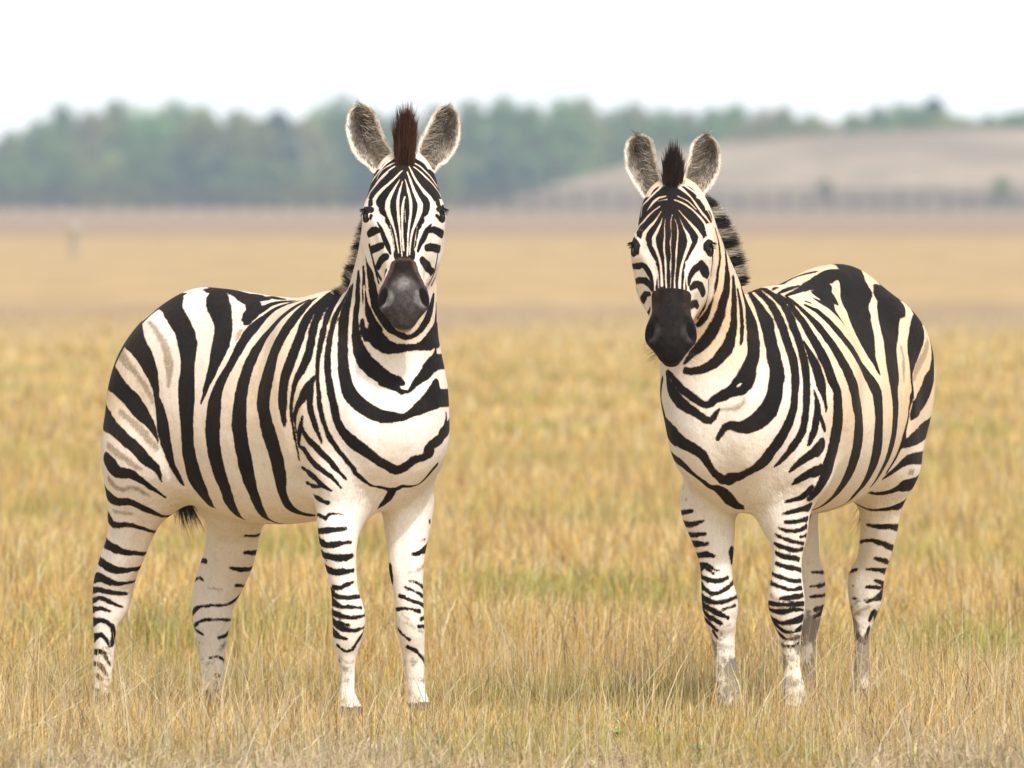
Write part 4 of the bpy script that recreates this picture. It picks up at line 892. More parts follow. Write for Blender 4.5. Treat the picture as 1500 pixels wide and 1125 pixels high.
k 225,-111,1308,6;222,-126,1300,12;219,-141,1292,17;219,-156,1282,20;219,-170,1271,22;218,-183,1260,23;216,-194,1248,24;213,-204,1236,25;210,-213,1224,25;206,-222,1212,25;203,-230,1199,26;199,-237,1186,27;195,-243,1173,29;190,-248,1159,30;186,-253,1146,32;183,-257,1131,32;182,-262,1117,33;182,-267,1102,34;181,-271,1088,35;179,-275,1073,36;178,-278,1058,37;176,-281,1044,37;173,-283,1029,37;171,-285,1014,36;170,-286,999,35;169,-288,984,33;171,-289,969,31;175,-290,954,28;179,-289,939,28;181,-287,924,29;182,-284,910,30;185,-281,895,31;187,-277,880,32;189,-273,866,31;191,-268,851,30;192,-263,837,29;193,-257,822,28;192,-251,808,28;190,-245,793,27;186,-237,778,26;182,-230,762,25;177,-222,747,24;170,-213,732,21;162,-204,716,19;155,-193,701,17;149,-181,686,16;142,-167,671,16;137,-152,657,17;132,-136,645,18;133,-120,635,17;138,-106,628,15;145,-92,624,14;154,-80,621,13;163,-68,618,12
k 136,254,1136,4;139,246,1154,5;142,237,1172,5;146,227,1189,6;149,217,1206,7;153,206,1222,7;157,194,1237,8;161,181,1252,8;165,167,1266,9;170,152,1278,9;175,137,1289,9;180,121,1300,9;186,104,1308,9;192,86,1316,9;197,68,1323,9;203,50,1328,9;210,31,1331,9;216,13,1334,9;222,-6,1335,9;228,-25,1333,9;235,-43,1331,9;241,-62,1326,9;247,-79,1320,8;255,-102,1309,11;260,-121,1299,13;262,-138,1288,14;264,-154,1277,16;265,-168,1266,17;266,-181,1253,17;267,-193,1240,18;270,-204,1227,18;273,-215,1213,18;276,-224,1199,18;279,-233,1185,19;280,-241,1171,19;280,-249,1157,20;279,-256,1143,20;278,-262,1129,21;276,-267,1114,21;274,-272,1100,21;271,-276,1086,21;267,-280,1072,21;264,-282,1057,20;262,-285,1043,19;260,-286,1028,18;259,-287,1013,18;258,-287,998,18;257,-287,982,17;256,-286,967,16;256,-284,952,12;256,-281,937,10;256,-279,922,9;255,-276,907,4
k 75,259,1105,6;81,252,1123,7;86,244,1140,8;92,235,1157,9;99,225,1174,9;105,215,1190,10;111,205,1206,11;118,194,1221,12;124,182,1236,13;131,170,1251,13;138,158,1264,13;146,144,1277,13;153,130,1288,13;162,115,1299,13;170,99,1308,13;179,83,1315,13;188,67,1322,13;197,50,1327,13;206,32,1331,13;215,15,1334,13;224,-2,1335,13;234,-20,1334,13;243,-37,1331,13;260,-68,1321,16;270,-92,1311,17;277,-112,1299,16;283,-130,1287,16;288,-146,1275,15;293,-160,1262,14;297,-173,1248,14;302,-186,1235,14;307,-197,1221,14;313,-207,1206,14;319,-217,1191,14;324,-225,1177,14;328,-233,1162,15;331,-240,1148,15;332,-246,1133,15;331,-252,1119,15;329,-258,1105,15;326,-263,1092,14;322,-268,1079,14;315,-273,1066,13;309,-277,1052,11;304,-279,1038,10;299,-278,1024,9;295,-278,1009,8;291,-277,994,7;288,-276,979,6;285,-274,964,6;283,-272,949,6;282,-269,934,6;281,-266,919,5;281,-262,904,5;280,-258,889,5;279,-254,874,5;278,-249,859,4;277,-243,844,4;276,-237,830,4;274,-231,815,4;271,-225,800,3
k 47,245,1127,5;55,237,1143,6;64,229,1159,7;73,219,1174,8;81,210,1189,9;90,199,1204,9;99,189,1219,10;108,179,1233,11;117,168,1247,12;127,156,1261,12;136,144,1273,12;146,132,1285,12;157,118,1296,12;167,104,1305,12;178,90,1313,12;189,75,1320,12;200,59,1325,12;211,43,1330,12;223,27,1333,12;234,11,1335,12;246,-5,1334,12;257,-21,1332,12;268,-37,1328,11;291,-71,1316,15;299,-92,1304,17;304,-107,1291,16;309,-123,1279,12;315,-139,1266,11;321,-152,1252,10;328,-165,1238,10;334,-176,1224,9;340,-187,1209,10;346,-197,1194,10;351,-206,1180,10;356,-215,1165,9;359,-222,1151,9;362,-228,1136,8;364,-233,1121,8;366,-237,1106,7;368,-240,1091,7;371,-243,1076,6;373,-245,1061,6;376,-246,1046,6;378,-247,1031,7;381,-247,1016,7;383,-247,1001,8;384,-247,986,8;386,-246,971,9;388,-244,957,8;391,-242,942,8;393,-239,927,8;396,-235,913,8;399,-231,899,8;402,-226,885,9;407,-222,871,10;414,-217,859,9;423,-213,847,9;432,-210,834,9;440,-206,822,8;449,-200,811,8;456,-194,799,8;463,-187,788,7;468,-179,776,7;469,-172,763,8;474,-161,753,8;477,-148,743,7;478,-133,733,5;478,-116,724,4;481,-99,720,4;486,-83,716,5;490,-67,713,5;493,-50,709,7;499,-34,706,9;511,-27,713,9;524,-20,719,8;530,-5,718,6;535,10,718,5;539,27,721,4;544,40,728,5;551,49,738,7;558,57,749,8;564,64,761,10;568,74,772,10;567,89,783,10
k 368,-248,1066,5;361,-255,1053,9;354,-261,1040,12;348,-266,1026,14;341,-271,1011,15;335,-274,997,15;324,-276,983,12;312,-274,969,11;302,-271,953,9;295,-268,937,7;291,-264,921,5;289,-260,904,4;288,-256,888,3
k 361,-257,1039,7;360,-260,1024,9;358,-262,1008,11;357,-263,992,11;357,-263,976,10;359,-261,960,10;362,-258,945,10;364,-254,930,9;366,-250,914,9;368,-245,899,8;372,-239,885,7;375,-234,870,5;378,-230,855,3
k 330,-269,939,4;324,-267,924,6;316,-264,908,10;307,-258,893,10;298,-253,877,8;291,-247,862,7;287,-242,846,5
k 324,-264,908,4;323,-259,893,7;328,-254,879,9;334,-247,866,11;344,-241,855,11;355,-236,844,11;367,-232,833,11;379,-229,822,11;392,-225,811,11;404,-222,801,10;414,-217,789,9;423,-211,777,8;431,-205,765,6;438,-197,754,5;443,-188,742,3
k 289,-240,842,6;306,-239,834,11;317,-237,821,11;325,-234,808,11;338,-234,796,11;355,-235,785,10;372,-235,776,9;387,-232,767,8;400,-228,758,7;411,-221,750,6;420,-214,739,5;426,-206,727,4;430,-197,715,3
k 272,-209,773,8;298,-217,762,12;327,-227,754,13;350,-231,745,11;364,-231,732,12;378,-228,722,10;394,-224,714,7;406,-216,707,3
k 258,-177,726,7;329,-218,719,8;369,-228,720,6
k 306,-197,689,6;345,-213,681,10;368,-215,672,7;388,-212,668,6
k 326,-202,630,6;365,-219,626,5;387,-221,619,7;393,-216,632,5;408,-209,635,4;420,-199,634,3;430,-187,631,2
k 273,171,667,3;271,152,663,4;271,133,659,4;274,113,656,5;278,94,654,5;280,74,651,6;282,55,646,6;284,36,641,7;286,17,638,7;288,-3,637,7;290,-23,635,7;291,-41,629,7;292,-59,621,7;293,-77,612,7;295,-95,604,7;298,-114,597,7;301,-132,591,7;305,-151,586,7;311,-169,582,7;320,-187,580,7;331,-202,579,7;345,-215,579,7;360,-224,580,7;389,-230,582,8;408,-227,585,8;421,-218,588,5;430,-204,589,4;439,-190,589,3
k 378,-112,1339,5;365,-108,1325,7;356,-109,1311,9;351,-113,1298,11;347,-119,1284,12;345,-126,1271,12;344,-134,1257,11;345,-143,1243,9;350,-155,1229,9;356,-166,1215,9;362,-175,1200,9;367,-184,1185,9;372,-193,1171,10;377,-200,1156,10;381,-206,1141,10;385,-211,1126,11;389,-215,1111,11;393,-219,1096,11;397,-222,1081,10;401,-225,1066,10;405,-226,1052,11;410,-227,1037,11;414,-227,1022,12;418,-227,1007,13;423,-227,993,13;427,-226,978,14;430,-226,963,14;432,-225,949,14;436,-223,934,15;441,-221,920,15;447,-218,906,16;455,-215,894,17;465,-211,882,19;475,-207,871,20;486,-202,861,22;497,-197,852,21;507,-190,843,20;517,-182,835,19;525,-173,826,18;531,-162,817,16;536,-149,808,15;539,-135,800,15;541,-119,792,15;543,-102,785,15;544,-85,776,16;548,-69,771,17;556,-58,774,17;566,-49,781,16;577,-42,790,15;586,-36,800,15;595,-24,805,14;601,-9,809,14;605,6,815,16;606,22,824,20;611,9,836,19;613,19,848,19;613,36,857,18;608,58,863,20;603,76,874,23;598,90,887,22;592,103,901,19;587,112,916,17;584,116,931,12;582,116,946,7
k 497,-37,706,14;480,-32,690,15;464,-30,674,14;448,-32,661,12;434,-37,649,5
k 408,-125,1351,6;396,-120,1336,14;389,-119,1321,18;384,-120,1306,21;381,-122,1292,22;379,-126,1277,21;379,-131,1262,21;380,-135,1247,20;383,-140,1232,19;387,-145,1217,17;391,-150,1202,17;395,-154,1186,16;401,-161,1171,16;407,-167,1156,16;413,-172,1141,16;418,-178,1126,17;424,-182,1111,17;430,-187,1096,18;436,-191,1081,19;442,-194,1066,19;449,-196,1052,20;456,-197,1037,21;464,-198,1023,22;473,-197,1010,23;483,-194,998,23;493,-189,987,23;503,-183,977,23;514,-176,968,23;524,-168,960,22;535,-160,953,22;545,-151,946,22;554,-140,941,21;562,-127,939,19;568,-112,938,18;575,-97,938,15;582,-83,937,12;589,-69,940,10;596,-58,948,12;602,-46,956,15;608,-33,963,20;612,-19,971,23;614,-2,979,27;612,15,988,30;608,31,1000,32;603,47,1013,31;597,58,1028,26;592,66,1042,16
k 451,-141,1389,9;450,-141,1374,11;447,-139,1359,13;444,-137,1344,14;442,-135,1329,15;441,-135,1314,16;439,-134,1298,15;436,-133,1283,15;432,-133,1268,14;430,-133,1253,13;431,-134,1238,13;433,-136,1223,14;436,-137,1208,15;439,-139,1193,16;444,-140,1178,18;450,-142,1163,20;457,-143,1149,22;466,-144,1135,24;476,-144,1122,25;487,-143,1110,26;499,-140,1099,26;512,-136,1089,26;523,-131,1080,26;534,-125,1071,25;543,-116,1062,24;550,-105,1055,23;557,-91,1052,20;563,-77,1050,17;570,-64,1044,9
k 540,-125,1048,13;550,-112,1041,12;558,-98,1034,11;565,-84,1026,10;573,-71,1017,9;581,-56,1018,4
k 583,-55,1016,4;587,-42,1026,7;589,-31,1040,9;592,-18,1051,13;594,-2,1062,16;593,14,1073,20;590,33,1085,21;585,51,1098,22;579,66,1113,21;573,78,1129,15;569,83,1145,7
k 477,-145,1408,5;479,-146,1393,6;481,-146,1378,7;481,-146,1363,7;480,-145,1348,8;478,-144,1333,9;478,-143,1318,11;480,-141,1303,13;483,-140,1288,14;487,-138,1274,15;493,-135,1260,15;498,-132,1246,16;504,-129,1233,16;511,-125,1220,17;514,-122,1206,19;502,-128,1214,22;507,-125,1194,27;515,-121,1182,27;524,-115,1171,25;533,-107,1162,23;541,-96,1156,21;548,-82,1154,18;554,-67,1153,15;560,-52,1153,13;565,-36,1155,11;571,-21,1156,11;576,-5,1158,12;580,12,1161,16;581,31,1166,22;579,49,1176,30;576,62,1189,29;572,72,1203,22;569,81,1218,18;566,87,1232,14;568,85,1248,13;570,84,1263,11;572,83,1278,9;573,82,1293,6
k 461,-134,1237,10;463,-134,1218,12;467,-134,1206,16;478,-133,1188,14
k 491,-135,1503,11;495,-138,1488,11;498,-140,1473,11;500,-142,1458,11;502,-143,1443,11;504,-144,1428,12;506,-145,1413,13;509,-145,1398,14;511,-144,1383,15;512,-143,1369,15;514,-142,1354,16;515,-140,1339,16;516,-138,1324,16;519,-135,1309,18;522,-132,1295,19;525,-128,1281,19;529,-123,1267,19;534,-117,1254,17;538,-111,1241,16;542,-104,1228,14;547,-96,1216,12;554,-86,1208,11;560,-73,1201,11;564,-59,1193,10;568,-44,1188,9;574,-29,1190,9;580,-16,1197,10;585,-5,1207,11;588,5,1219,13;590,15,1231,15;591,25,1244,17;592,31,1258,18;593,36,1272,18;594,41,1287,16;594,44,1302,14;595,48,1316,11
k 611,-24,968,22;613,-6,977,25;612,14,985,29;608,40,992,31;598,71,996,30;577,116,995,28;566,133,995,28;555,149,995,28;543,165,994,28;529,179,993,28;515,193,993,28;500,206,992,28;484,218,991,28;467,229,990,28;450,239,989,28;432,248,988,28;414,256,987,28;395,262,986,28;376,268,986,28;357,272,985,28;337,276,984,27;317,279,984,25;298,281,983,23;278,284,982,21;258,287,982,19;238,289,981,17;218,290,981,15;198,291,980,13
k 590,23,1089,19;585,49,1100,25;574,81,1108,26;538,143,1109,24;526,158,1109,24;512,172,1108,24;497,185,1107,24;482,198,1106,24;466,209,1104,24;449,220,1102,24;432,230,1100,24;414,239,1097,24;396,247,1094,24;378,254,1091,24;359,260,1088,24;340,265,1084,24;321,270,1080,24;302,274,1076,24;283,278,1072,23;264,281,1067,21;244,283,1063,19;225,285,1058,18;206,285,1054,16;186,286,1049,15;167,286,1044,13;147,286,1039,11
k 606,71,882,20;587,111,893,22;577,127,897,22;566,143,902,22;554,158,907,22;540,172,911,22;526,185,916,22;511,198,921,22;496,209,925,22;480,220,930,22;463,230,935,22;446,239,940,22;428,247,945,22;410,254,951,22;392,260,956,22;374,266,962,22;356,271,967,21;337,275,973,20;318,278,979,18;299,281,985,17;280,284,991,15;261,287,996,14;242,289,1002,12;223,290,1008,11
k 581,37,1172,24;575,62,1183,31;556,102,1191,40;545,117,1195,40;531,131,1198,40;516,144,1201,40;500,155,1204,40;483,164,1207,40;465,172,1208,40;446,179,1210,40;427,184,1210,40;407,188,1210,40;388,192,1210,40;368,194,1209,40;348,197,1208,40;329,200,1207,40;310,206,1210,40;291,211,1211,38;272,216,1212,35;252,219,1212,33;232,222,1211,30;212,223,1210,27;193,223,1208,24;173,222,1205,22;153,221,1202,19
w 481,-145,1348,4;480,-144,1331,4;478,-142,1314,4;476,-140,1298,4;474,-139,1281,4;473,-137,1265,4;474,-135,1248,5;478,-134,1232,6;483,-132,1216,2
k -649,-216,515,17;-634,-228,512,17;-618,-236,508,17;-598,-240,503,15;-585,-239,498,15;-569,-239,493,14;-557,-236,490,12;-546,-231,487,11;-531,-214,483,9;-520,-193,481,7;-516,-166,479,6;-524,-151,481,6;-536,-138,485,6
k -680,-214,458,15;-666,-226,454,15;-649,-234,449,15;-632,-238,444,15;-620,-237,438,15;-608,-235,433,16;-594,-234,430,14;-574,-223,425,12;-558,-208,426,10;-546,-190,429,8;-547,-160,432,9;-556,-146,436,9;-569,-134,442,9
k -725,-198,379,12;-712,-210,389,12;-697,-219,397,12;-677,-228,407,10;-655,-234,405,12;-643,-233,398,13;-633,-229,392,14;-618,-228,388,13;-607,-224,385,11;-589,-210,381,8;-575,-192,383,7;-573,-180,385,7;-574,-164,386,5;-579,-148,390,6;-590,-135,396,6
k -732,-182,378,11;-724,-198,383,11;-712,-210,387,11;-675,-228,391,7;-654,-232,392,6;-640,-230,392,5
k -731,-194,351,12;-719,-208,354,12;-704,-218,357,12;-679,-226,360,8;-661,-228,360,9;-650,-224,357,9;-636,-222,354,9;-624,-219,353,9;-606,-206,351,7;-596,-185,349,6;-592,-174,348,5
k -735,-187,311,11;-726,-202,316,11;-713,-213,321,11;-686,-224,328,8;-668,-226,333,7;-654,-223,332,8;-642,-219,327,8;-630,-216,322,7;-620,-210,317,6;-609,-190,308,4;-604,-180,304,3
k -731,-189,290,12;-723,-204,291,12;-710,-216,293,12;-683,-226,297,9;-666,-226,299,8;-654,-222,299,7;-643,-219,295,6;-632,-216,291,5
k -716,-198,250,15;-711,-212,251,15;-699,-224,254,15;-675,-231,259,11;-660,-230,262,9;-640,-219,257,9;-627,-207,242,8;-627,-201,232,10;-629,-196,221,11;-631,-195,198,12;-632,-207,178,4
k -709,-206,194,15;-702,-219,200,15;-689,-228,205,15;-669,-232,211,10;-655,-229,215,8;-641,-219,200,6;-635,-213,178,4
k -706,-212,157,9;-696,-225,159,9;-681,-232,160,9;-662,-232,161,9;-650,-227,159,8;-644,-222,149,7;-639,-219,138,6;-635,-215,127,4;-633,-209,116,4
k -706,-213,124,7;-698,-225,122,7;-683,-233,121,7;-665,-235,119,8;-654,-232,115,8;-643,-225,97,5;-638,-221,87,4
k -668,-238,83,8;-649,-233,71,6
k -699,-226,52,5;-688,-237,45,5;-673,-243,40,5;-654,-242,34,4
k -692,-228,-7,7;-685,-239,3,7;-672,-245,13,7;-658,-245,22,5
k -688,-225,-34,9;-683,-237,-23,9;-672,-246,-12,9;-660,-249,-3,6
k -300,76,536,7;-296,95,536,7;-300,120,535,6;-305,138,536,6;-314,155,539,6
k -342,115,479,8;-339,128,479,8;-340,145,479,8;-355,175,478,11;-368,189,478,11;-383,201,479,11
k -397,105,428,6;-384,125,424,9;-380,137,422,10;-378,151,422,10;-381,170,423,9;-388,187,425,9;-399,201,430,9
k -417,145,370,5;-418,164,369,6;-426,187,367,6;-436,201,369,6;-451,213,372,6
k -557,120,446,9;-542,108,448,9;-526,98,449,9;-500,89,448,7
k -588,122,378,7;-574,110,384,7;-557,101,388,7;-533,93,393,5;-519,93,386,5
k -597,125,260,9;-588,110,268,9;-575,99,276,9;-556,91,286,8;-541,88,294,6;-527,89,299,5;-514,92,301,4;-499,94,302,4;-488,99,304,4;-469,112,305,4;-457,132,306,4;-455,144,308,4;-447,165,318,7;-446,179,329,7;-446,193,343,7
k -586,118,228,8;-574,105,233,8;-558,95,239,8;-539,90,247,5;-525,90,253,4;-512,93,256,4;-497,95,258,4;-477,107,258,4;-465,126,258,4;-461,153,256,6;-468,168,255,6;-480,182,256,6
k -583,113,234,5;-569,103,226,5;-552,98,219,5;-535,96,213,4;-523,98,207,3
k -479,124,198,4;-473,137,203,5;-473,155,207,9;-480,169,213,9;-491,180,222,9
k -508,112,133,4;-490,126,137,3;-485,149,129,4;-491,161,120,4;-502,169,110,4
k -486,122,77,7;-481,132,75,5
n -497,91,362,3;-483,94,360,3;-471,99,359,3;-461,104,358,3;-451,111,357,3
k 331,-202,579,9;345,-215,579,9;361,-225,579,9;384,-230,580,9;400,-230,581,9;413,-225,583,9;423,-218,584,8;429,-208,585,7;435,-197,587,6;442,-187,588,5
k 335,-202,562,12;348,-215,555,12;362,-226,549,12;383,-234,543,12;400,-237,537,11;415,-235,536,10;427,-230,538,10;440,-211,542,8;444,-199,543,6;450,-189,545,5;455,-178,546,4
k 360,-217,516,11;374,-226,509,11;390,-232,504,11;407,-233,501,10;421,-231,498,10;432,-226,497,11;445,-208,496,12;450,-196,497,11;457,-174,504,8
k 372,-211,473,12;386,-220,464,12;402,-224,458,12;417,-224,454,11;429,-220,451,11;446,-205,452,11;451,-194,453,9;456,-182,456,8;458,-169,458,6
k 414,-216,404,9;429,-214,403,8;440,-210,404,8;453,-193,412,6;457,-183,416,5;459,-171,421,4
k 379,-193,404,12;389,-204,394,12;404,-211,386,12;419,-214,379,8;432,-213,374,7;443,-210,372,7;461,-196,371,7;469,-175,374,7;467,-158,375,7;459,-143,375,7;447,-131,371,7
k 381,-185,369,15;390,-199,363,15;403,-210,358,15;423,-215,353,11;438,-215,347,8;451,-212,344,6;462,-205,344,6;476,-186,343,5;476,-171,341,5;475,-153,340,5
k 387,-194,330,10;399,-207,326,10;414,-215,322,10;431,-217,319,9;453,-210,313,8;471,-198,310,7;479,-177,310,6;480,-149,314,4;472,-134,316,4;459,-122,317,4
k 386,-191,316,13;395,-202,305,13;408,-209,295,13;421,-210,289,12;437,-213,283,12;448,-210,278,12;464,-198,269,8;476,-179,269,6;478,-167,272,6;476,-151,274,5;470,-134,278,5;459,-122,283,5
k 433,-211,295,5;448,-211,292,5;466,-199,286,5
k 384,-186,273,14;394,-199,266,14;408,-208,260,14;424,-212,255,11;436,-211,249,9;456,-200,243,4
k 423,-207,221,7;432,-204,213,6;446,-190,202,5;459,-175,208,6;468,-167,228,6;471,-151,246,7;468,-138,260,7;464,-127,276,7
n 419,-192,182,4;430,-188,175,4;437,-181,168,3;444,-171,164,3;447,-159,169,3
k 397,-230,488,5
k 442,182,600,8
n 456,112,542,3;458,127,543,4;455,147,545,5
k 455,147,545,5
k 459,93,500,5;462,107,502,7;461,125,506,8;454,148,512,14;444,164,518,14;432,178,525,14
n 456,79,442,4;463,88,444,4;466,102,447,5;466,117,454,6;457,138,460,9
k 455,79,415,3;466,99,410,4;467,112,404,5;462,128,396,7;453,141,388,7;440,150,378,7
k 443,68,396,3;452,76,391,4;460,84,386,4;466,94,381,4;468,107,375,5;464,126,368,7;456,139,362,7;442,148,354,7
k 429,61,367,6;440,64,364,6;458,75,356,6;469,92,349,6;472,104,345,6;469,121,340,7;461,135,335,7;448,145,329,7
k 390,83,321,5;401,70,323,5;415,63,324,5;434,62,327,5;448,64,329,5;458,71,328,5;466,80,326,5;472,91,322,6;474,105,319,7
k 474,111,295,7;471,124,296,7;460,138,297,7;446,147,298,7
n 436,64,309,3;448,68,300,3;459,72,291,3;466,80,281,3
k 474,100,271,5;471,124,270,6;462,138,269,6;448,148,267,6
n 427,62,293,4;438,66,288,3;451,69,283,3;467,83,271,3;471,93,265,3;473,106,258,3;470,123,252,4
k 399,79,271,6;411,72,259,6;426,69,248,6;438,71,242,5;452,82,228,4
k 438,86,205,6;452,102,197,7;454,113,189,6;455,124,179,5;454,137,170,4;448,150,158,4;439,160,146,4
k 390,55,461,10;390,56,448,12;392,57,435,14;393,59,422,11;394,61,408,7
""",
 sm="""
k -663,60,1198,44;-653,77,1199,44;-641,93,1200,44;-628,108,1199,44;-614,123,1198,44;-600,137,1197,44;-586,151,1195,44;-572,166,1194,44;-558,179,1192,44;-498,229,1179,47;-466,248,1165,40;-445,258,1151,36;-426,264,1138,33;-410,268,1125,32;-396,270,1112,31;-384,272,1098,29;-374,273,1083,28;-364,274,1069,26;-355,275,1054,23;-347,277,1039,20;-341,279,1024,18;-335,282,1009,17;-332,286,994,17;-326,289,978,18;-317,291,963,23;-309,294,948,27;-302,295,933,29;-298,295,917,32;-295,295,902,34;-292,294,886,32;-289,292,871,30;-286,290,855,27;-283,287,840,25;-281,283,825,22;-280,278,810,19;-280,273,794,16;-279,267,779,13;-277,260,764,12;-275,252,751,12;-273,243,737,10;-272,233,724,8;-271,223,711,5
k -722,62,1082,41;-714,80,1080,41;-704,97,1078,41;-693,114,1075,41;-682,130,1072,41;-671,147,1070,41;-660,163,1067,41;-648,179,1064,41;-637,195,1061,41;-624,211,1058,41;-611,225,1055,41;-597,239,1051,41;-582,251,1047,41;-545,271,1036,38;-519,280,1024,33;-499,284,1012,31;-481,285,1001,30;-464,285,989,29;-448,284,978,29;-433,283,966,30;-419,281,953,30;-403,281,941,27;-385,282,929,24;-368,284,917,20;-354,287,904,16;-343,289,890,12;-333,290,876,9;-324,290,861,6;-317,288,846,3
k -718,71,992,35;-709,88,987,35;-700,105,981,35;-691,122,975,35;-682,139,969,35;-674,156,963,35;-665,173,957,35;-657,190,951,35;-647,207,946,35;-636,222,940,35;-624,237,934,35;-610,250,928,35;-596,261,922,35;-580,270,916,35;-564,277,910,35;-534,284,898,28;-511,286,888,23;-489,286,878,21;-470,284,868,21;-451,281,858,20;-433,279,847,20;-414,279,838,19;-397,280,828,19;-382,281,818,20;-371,281,807,21;-361,281,796,21;-349,279,788,18;-338,277,779,15;-329,273,769,14;-325,267,757,9;-325,260,744,6;-328,252,731,4
k -523,274,795,24;-507,274,784,28;-493,273,772,29;-480,271,761,26;-464,269,756,20;-444,268,757,17;-425,267,757,16;-409,266,754,16;-398,263,747,14;-387,260,741,12;-379,255,732,11;-373,247,722,10;-366,239,712,8;-359,230,702,6;-355,220,690,4;-353,209,675,3
k -657,73,830,23;-652,89,820,23;-648,105,809,23;-644,121,799,23;-639,136,788,23;-633,151,778,23;-627,164,768,23;-620,177,758,23;-612,189,746,23;-604,200,736,23;-596,209,728,23;-587,217,722,23;-577,224,715,23;-566,230,709,23;-554,234,704,23;-537,237,696,22;-520,236,688,18;-502,234,684,14;-483,233,684,13;-466,229,683,13;-451,222,678,13;-440,212,668,12;-432,202,655,12;-424,196,639,12;-416,195,626,11;-409,195,614,9;-409,195,606,5;-414,195,603,7;-425,193,611,7;-448,188,621,7;-490,165,622,7;-507,112,620,7;-501,81,620,7;-494,63,623,7
k -614,60,762,19;-612,77,752,19;-610,93,742,19;-608,108,730,19;-607,122,720,19;-604,135,712,19;-601,147,705,19;-596,158,698,19;-589,167,691,19;-581,174,684,19;-571,179,677,19;-556,180,668,19;-539,176,658,19;-522,168,647,19;-501,156,627,19;-494,156,584,15;-493,164,569,10;-488,171,569,9;-480,177,571,9;-470,184,571,8;-466,189,564,7;-464,192,559,7;-463,194,556,6;-469,191,556,4;-482,181,559,5;-498,161,562,5;-507,139,561,5;-508,126,559,5;-507,122,561,5;-504,121,571,5;-502,122,587,5;-504,123,610,5;-517,126,633,5;-535,131,649,5;-552,137,660,5;-565,146,669,5;-576,157,678,5;-584,168,686,5;-589,180,695,4;-591,192,704,4;-590,204,711,4;-588,214,719,3;-584,225,728,3;-579,235,738,3;-573,243,750,3;-567,252,765,2
n -544,242,1124,19;-512,260,1111,17;-490,270,1099,16;-470,275,1087,14;-450,278,1077,12;-434,279,1065,12;-421,279,1053,11;-408,279,1040,11;-396,279,1028,11;-383,279,1015,12;-372,280,1002,11;-363,281,988,10;-355,284,974,8
n -435,219,1228,7;-405,233,1216,8;-383,241,1204,10;-365,246,1191,11;-350,249,1179,13;-336,251,1165,14;-324,253,1151,15;-314,256,1136,16;-305,259,1121,17;-297,262,1106,18;-289,266,1091,18;-282,271,1076,19;-277,275,1060,17;-275,279,1045,13;-274,283,1029,10
n -493,288,939,10;-473,286,930,11;-452,284,920,12;-433,282,910,13;-413,280,899,14;-394,281,887,14;-375,283,876,14;-358,285,864,14;-344,287,852,14;-332,287,840,12;-322,286,827,11
n -521,281,835,12;-497,281,826,12;-476,279,817,12;-455,277,808,12;-437,276,799,11;-420,275,791,11;-404,274,782,11;-391,273,774,11;-374,273,770,5
n -522,263,735,13;-509,262,727,13;-498,259,719,11;-482,256,715,9;-460,255,717,8;-439,254,723,8;-422,250,721,9;-409,243,714,9;-399,234,704,8;-393,224,692,5
n -519,205,664,7;-502,201,658,7;-486,196,651,7;-471,193,645,7;-457,192,639,6
n -60,174,1214,8;-49,196,1192,11;-42,214,1170,4
k -491,71,1300,44;-478,85,1300,44;-412,145,1287,43;-377,171,1272,33;-353,187,1258,33;-332,196,1245,33;-314,202,1232,32;-297,207,1219,31;-281,212,1205,31;-267,218,1191,32;-253,224,1177,34;-240,232,1162,35;-228,240,1147,36;-219,248,1132,34;-211,255,1117,32;-206,261,1102,31;-202,267,1087,31;-198,272,1072,32;-195,277,1057,34;-192,281,1042,36;-189,284,1027,37;-186,287,1012,38;-183,289,997,37;-181,291,982,37;-179,292,966,35;-178,293,951,33;-177,293,936,31;-177,293,921,30;-178,292,906,29;-179,291,890,29;-180,289,875,28;-182,286,860,28;-185,282,845,28;-186,278,829,29;-188,274,814,30;-190,268,799,32;-191,262,784,33;-192,256,769,34;-195,248,754,35;-198,240,739,36;-201,230,724,37;-203,220,710,36;-206,209,696,34;-208,198,682,30;-210,186,667,26;-214,173,652,20;-217,160,636,15;-207,150,628,4
k -632,228,939,19;-629,229,959,22;-626,230,979,24;-623,230,999,27;-618,230,1018,30;-613,229,1037,32;-608,228,1056,35;-602,226,1075,38;-595,223,1094,40;-587,220,1112,40;-579,215,1130,40;-570,210,1147,40;-561,204,1163,40;-551,198,1179,40;-541,190,1195,40;-530,182,1210,40;-519,174,1224,40;-507,165,1238,40;-496,156,1251,40;-484,147,1264,40;-471,137,1276,40;-458,126,1287,40;-445,115,1297,40;-432,104,1305,31;-420,91,1313,17
k -269,78,1310,35;-244,99,1295,39;-221,115,1281,38;-199,129,1268,37;-178,143,1253,35;-157,157,1239,31;-138,171,1223,31;-124,186,1208,31;-112,200,1193,34;-102,212,1178,35;-94,223,1163,36;-89,232,1148,36;-85,241,1133,34;-84,249,1119,31;-84,256,1104,27;-85,262,1090,24;-86,268,1075,22;-88,273,1061,20;-91,277,1047,17;-96,281,1033,14;-99,285,1018,12;-102,287,1003,8;-107,290,989,6;-113,291,974,4
k -126,62,1301,21;-94,86,1287,27;-77,108,1271,36;-71,127,1256,30;-61,146,1240,16
k -46,95,1278,24;-35,86,1284,20;-23,76,1288,16;-9,69,1291,13;9,65,1293,12;27,61,1295,10;51,63,1296,8;83,72,1298,6
